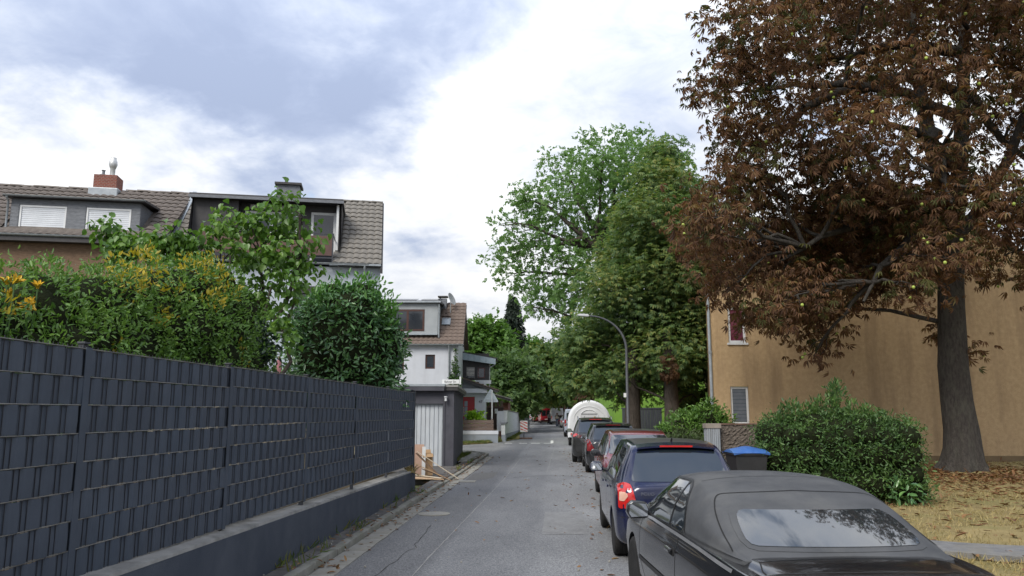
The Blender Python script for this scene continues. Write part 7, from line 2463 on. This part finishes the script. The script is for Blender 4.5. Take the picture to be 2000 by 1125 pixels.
# ------------------------------------------------------------------ people far down the street
def person(label, loc, rz, top, legs, skinc, hair, pose, bag=None):
    o = thing('person', label, 'person', loc, rz)
    J = dict(pel=(0, 0, .94), sp=(0, .0, 1.15), ch=(0, .01, 1.36), nk=(0, .02, 1.50), hd=(0, .03, 1.60), cr=(0, .03, 1.73))
    for s, n in ((-1, 'l'), (1, 'r')):
        J['sh' + n] = (s * .19, 0, 1.42)
        J['el' + n] = (s * .25, pose.get('el' + n, -.02), 1.16)
        J['wr' + n] = (s * .23, pose.get('wr' + n, .08), pose.get('wz' + n, .93))
        J['hn' + n] = (s * .22, pose.get('wr' + n, .08) + .03, pose.get('wz' + n, .93) - .13)
        J['hp' + n] = (s * .10, 0, .88)
        st = pose.get('st' + n, 0)
        J['kn' + n] = (s * .11, st * .5 + .04, .49)
        J['an' + n] = (s * .11, st, .09)
        J['to' + n] = (s * .13, st + .17, .04)
    Rd = dict(pel=.145, sp=.13, ch=.15, nk=.058, hd=.085, cr=.07, shl=.075, shr=.075, ell=.047, elr=.047, wrl=.033, wrr=.033, hnl=.035, hnr=.035, hpl=.105, hpr=.105, knl=.065, knr=.065, anl=.047, anr=.047, tol=.04, tor=.04)
    E_ = [('pel', 'sp'), ('sp', 'ch'), ('ch', 'nk'), ('nk', 'hd'), ('hd', 'cr')]
    for n in 'lr':
        E_ += [('ch', 'sh' + n), ('sh' + n, 'el' + n), ('el' + n, 'wr' + n), ('wr' + n, 'hn' + n), ('pel', 'hp' + n), ('hp' + n, 'kn' + n), ('kn' + n, 'an' + n), ('an' + n, 'to' + n)]
    ks = list(J)
    me = bpy.data.meshes.new('body')
    me.from_pydata([J[k] for k in ks], [(ks.index(a), ks.index(b)) for a, b in E_], [])
    t = bpy.data.objects.new('tmp_person', me)
    COL.objects.link(t)
    md = t.modifiers.new('skin', 'SKIN')
    for i, k in enumerate(ks):
        sv = me.skin_vertices[0].data[i]
        sv.radius = (Rd[k], Rd[k] * (.75 if k in ('pel', 'sp', 'ch') else 1))
        sv.use_root = (k == 'pel')
    t.modifiers.new('sub', 'SUBSURF').levels = 2
    dg = bpy.context.evaluated_depsgraph_get()
    dg.update()
    bm_ = bpy.data.meshes.new_from_object(t.evaluated_get(dg))
    bpy.data.objects.remove(t)
    bm_.materials.clear()
    for m in (skinc, top, legs, BLACK):
        bm_.materials.append(m)
    for p in bm_.polygons:
        c = p.center
        arm = abs(c.x) > .215 and c.z < 1.30 and c.z > .7
        p.material_index = 3 if c.z < .11 else 2 if c.z < .97 and not arm else 0 if (c.z > 1.475 or (arm and c.z < 1.22)) else 1
    bm_.shade_smooth()
    link('body', bm_, o)
    mb = MB().lathe([(.002, 1.785), (.06, 1.77), (.10, 1.71), (.105, 1.64), (.09, 1.56), (.05, 1.55)], 12, Matrix.Translation((0, .005, 0)))
    mb.build('hair', hair, o, smooth=60)
    for s in (-1, 1):
        MB().lathe([(.001, -.02), (.016, -.012), (.02, 0), (.016, .012), (.001, .02)], 8, Matrix.Translation((s * .10, .035, 1.63))).build('ear', skinc, o, smooth=60)
    MB().add([(-.012, .118, 1.60), (.012, .118, 1.60), (0, .145, 1.605), (0, .115, 1.66)], [(0, 1, 2), (0, 2, 3), (1, 3, 2)]).build('nose', skinc, o)
    if bag:
        MB().box(-.15, .15, -.30, -.13, 1.02, 1.42).build('backpack', bag, o, bevel=.04, smooth=50)
    return o


SKIN = pbr('skin', (.36, .20, .14), (.44, .26, .19), .6)
HAIRD = pbr('dark_hair', (.015, .011, .009), (.03, .022, .016), .6)
person('person in grey top and dark trousers walking in the far street', (-.75, 119, 0), R(20), pbr('grey_shirt', (.22, .22, .22), (.30, .30, .30), .9), pbr('dark_trousers', (.015, .016, .02), (.03, .03, .035), .9), SKIN, HAIRD, dict(stl=.18, str=-.2, wrl=-.1, wrr=.2))
person('person in black jacket, jeans and cream backpack in the far street', (.42, 101, 0), R(-8), pbr('black_jacket', (.015, .015, .017), (.03, .028, .03), .9), pbr('blue_jeans', (.06, .085, .14), (.10, .13, .20), .9), SKIN, pbr('auburn_hair', (.10, .035, .018), (.15, .055, .03), .6), dict(stl=.05, str=-.12, wrr=.2), pbr('cream_bag', (.50, .45, .34), (.58, .53, .42), .9))

# ------------------------------------------------------------------ fallen leaves, tufts, litter
rr = np.random.default_rng(91)


def scatter_leaves(name, label, P, size, mat, tmpl=LEAF_LONG, zj=.01, flat=.85):
    n = len(P)
    Ax = unit(rr, n)
    Ax[:, 2] *= .18
    Nr = unit(rr, n) * (1 - flat) + np.array((0, 0, 1.0)) * flat
    P = np.array(P)
    P[:, 2] += rr.uniform(0, zj, n)
    o = link(name, leaf_mesh(name, P, Ax, Nr, size * rr.uniform(.6, 1.3, n), tmpl, mat))
    return tag(o, label, kind='stuff')


M_DEAD = leafmat('dead_leaf', [(.10, .045, .02), (.17, .08, .035), (.24, .13, .05), (.20, .15, .08)], .7, .1, 3)
P = []
for _ in range(520):
    y = rr.uniform(5, 33)
    x = rr.choice([-2.80, -2.98, -2.60, -3.12], p=[.5, .2, .2, .1]) + rr.normal() * .05
    z = .115 if x < -2.965 else (.118 if x < -2.83 else .018)
    P.append((x, y, z))
for _ in range(130):
    P.append((rr.uniform(-2.4, 2.7), rr.uniform(5, 45), .008))
for _ in range(160):
    P.append((.9 + rr.normal() * .35, rr.uniform(8, 40), .008))
scatter_leaves('fallen_leaves', 'brown fallen leaves along kerb and road', P, .10, M_DEAD)
P = []
for _ in range(5200):
    a = rr.uniform(0, 6.28)
    d = abs(rr.normal()) * 4.2 + .6
    x, y = 11.3 + d * math.cos(a), 22.2 + d * math.sin(a)
    if x < 4.5 or y > 28.3 or y < 8:
        continue
    P.append((x, y, .16 + .10 * math.exp(-((x - 11.5) ** 2 + (y - 22.7) ** 2) / 2.2)))
for _ in range(900):
    P.append((rr.uniform(5, 14), rr.uniform(9, 20), .15))
scatter_leaves('lawn_leaves', 'brown chestnut leaves under the big tree on the lawn', P, .16, M_DEAD, zj=.03)


def blades(name, label, P, size, mat, lean=.5, w=.06):
    T = (np.array([(0, -w, 0), (0, w, 0), (.55, w * .7, .05), (1, 0, .22), (.55, -w * .7, .05)], float), [(0, 1, 2, 3, 4)])
    n = len(P)
    Ax = np.array((0, 0, 1.0)) + rr.normal(size=(n, 3)) * lean
    Nr = unit(rr, n)
    o = link(name, leaf_mesh(name, np.array(P), Ax, Nr, size * rr.uniform(.5, 1.4, n), T, mat))
    return tag(o, label, kind='stuff')


M_DRY = leafmat('dry_grass', [(.30, .23, .10), (.40, .31, .14), (.50, .40, .19), (.22, .22, .08)], .8, .25, .5)
M_GRS = leafmat('verge_grass', [(.06, .10, .02), (.10, .15, .035), (.20, .20, .06), (.30, .24, .09)], .8, .3, .8)
P = []
for _ in range(52000):
    x = 4.5 + 14 * rr.random() ** 1.3
    y = 6.5 + 21.5 * rr.random() ** 1.25
    yc = 10.35 - (x - 4.9) * .42
    if -.5 < y - yc < .55:
        continue
    P.append((x, y, .125))
blades('dry_grass', 'dry yellow grass of the lawn', P, .085, M_DRY, .9, .045)
P = []
for _ in range(1500):
    P.append((-3.55 - abs(rr.normal()) * .30 - .0 * rr.random(), 28.3 + 5.4 * rr.random() ** .9, .075))
for _ in range(240):
    y0 = rr.choice([9.2, 10.1, 11.5, 12.2, 14.6, 15.8, 17.5, 24.3, 26.9, 28.0])
    P.append(((-3.17 if y0 < 20 and rr.random() < .65 else -2.97) + rr.normal() * .02, y0 + rr.normal() * .22, .10))
for _ in range(5200):
    t = rr.random()
    x = -2.7 - 6.5 * t ** 1.4
    y = np.interp(x, [-12, -6, -4, -2.87, -2.4], [42.9, 43.4, 46.6, 52.2, 54.0]) + abs(rr.normal()) * 1.1 + .05
    P.append((x, y, .07))
for _ in range(1200):
    P.append((-2.75 - rr.random() * .35, 54 + 22 * rr.random(), .07))
blades('kerb_weeds', 'green and dry weeds along walls, kerb and verge', P, .13, M_GRS, .55, .06)
P = [(-3.2 + rr.normal() * .02, 17.3 + rr.random() * .5, .52) for _ in range(60)]
blades('wall_tuft', 'dry grass tuft hanging at the end of the low wall', P, .22, M_DRY, 1.2, .03)
mb = MB()
for _ in range(120):
    side = rr.random()
    x, y, z = (rr.uniform(-3.15, -2.7), rr.uniform(6, 26), .02) if side < .6 else (rr.uniform(-2.3, 2.5), rr.uniform(6, 26), .0)
    z = .105 if x < -2.97 else z
    s = rr.uniform(.006, .02)
    mb.lathe([(.001, -s), (s, -s * .3), (s * .8, s * .5), (.001, s)], 5, Matrix.Translation((x, y, z + s * .5)))
tag(mb.build('grit', GUTT, None, fixn=False), 'small stones and grit on road and footway', kind='stuff')
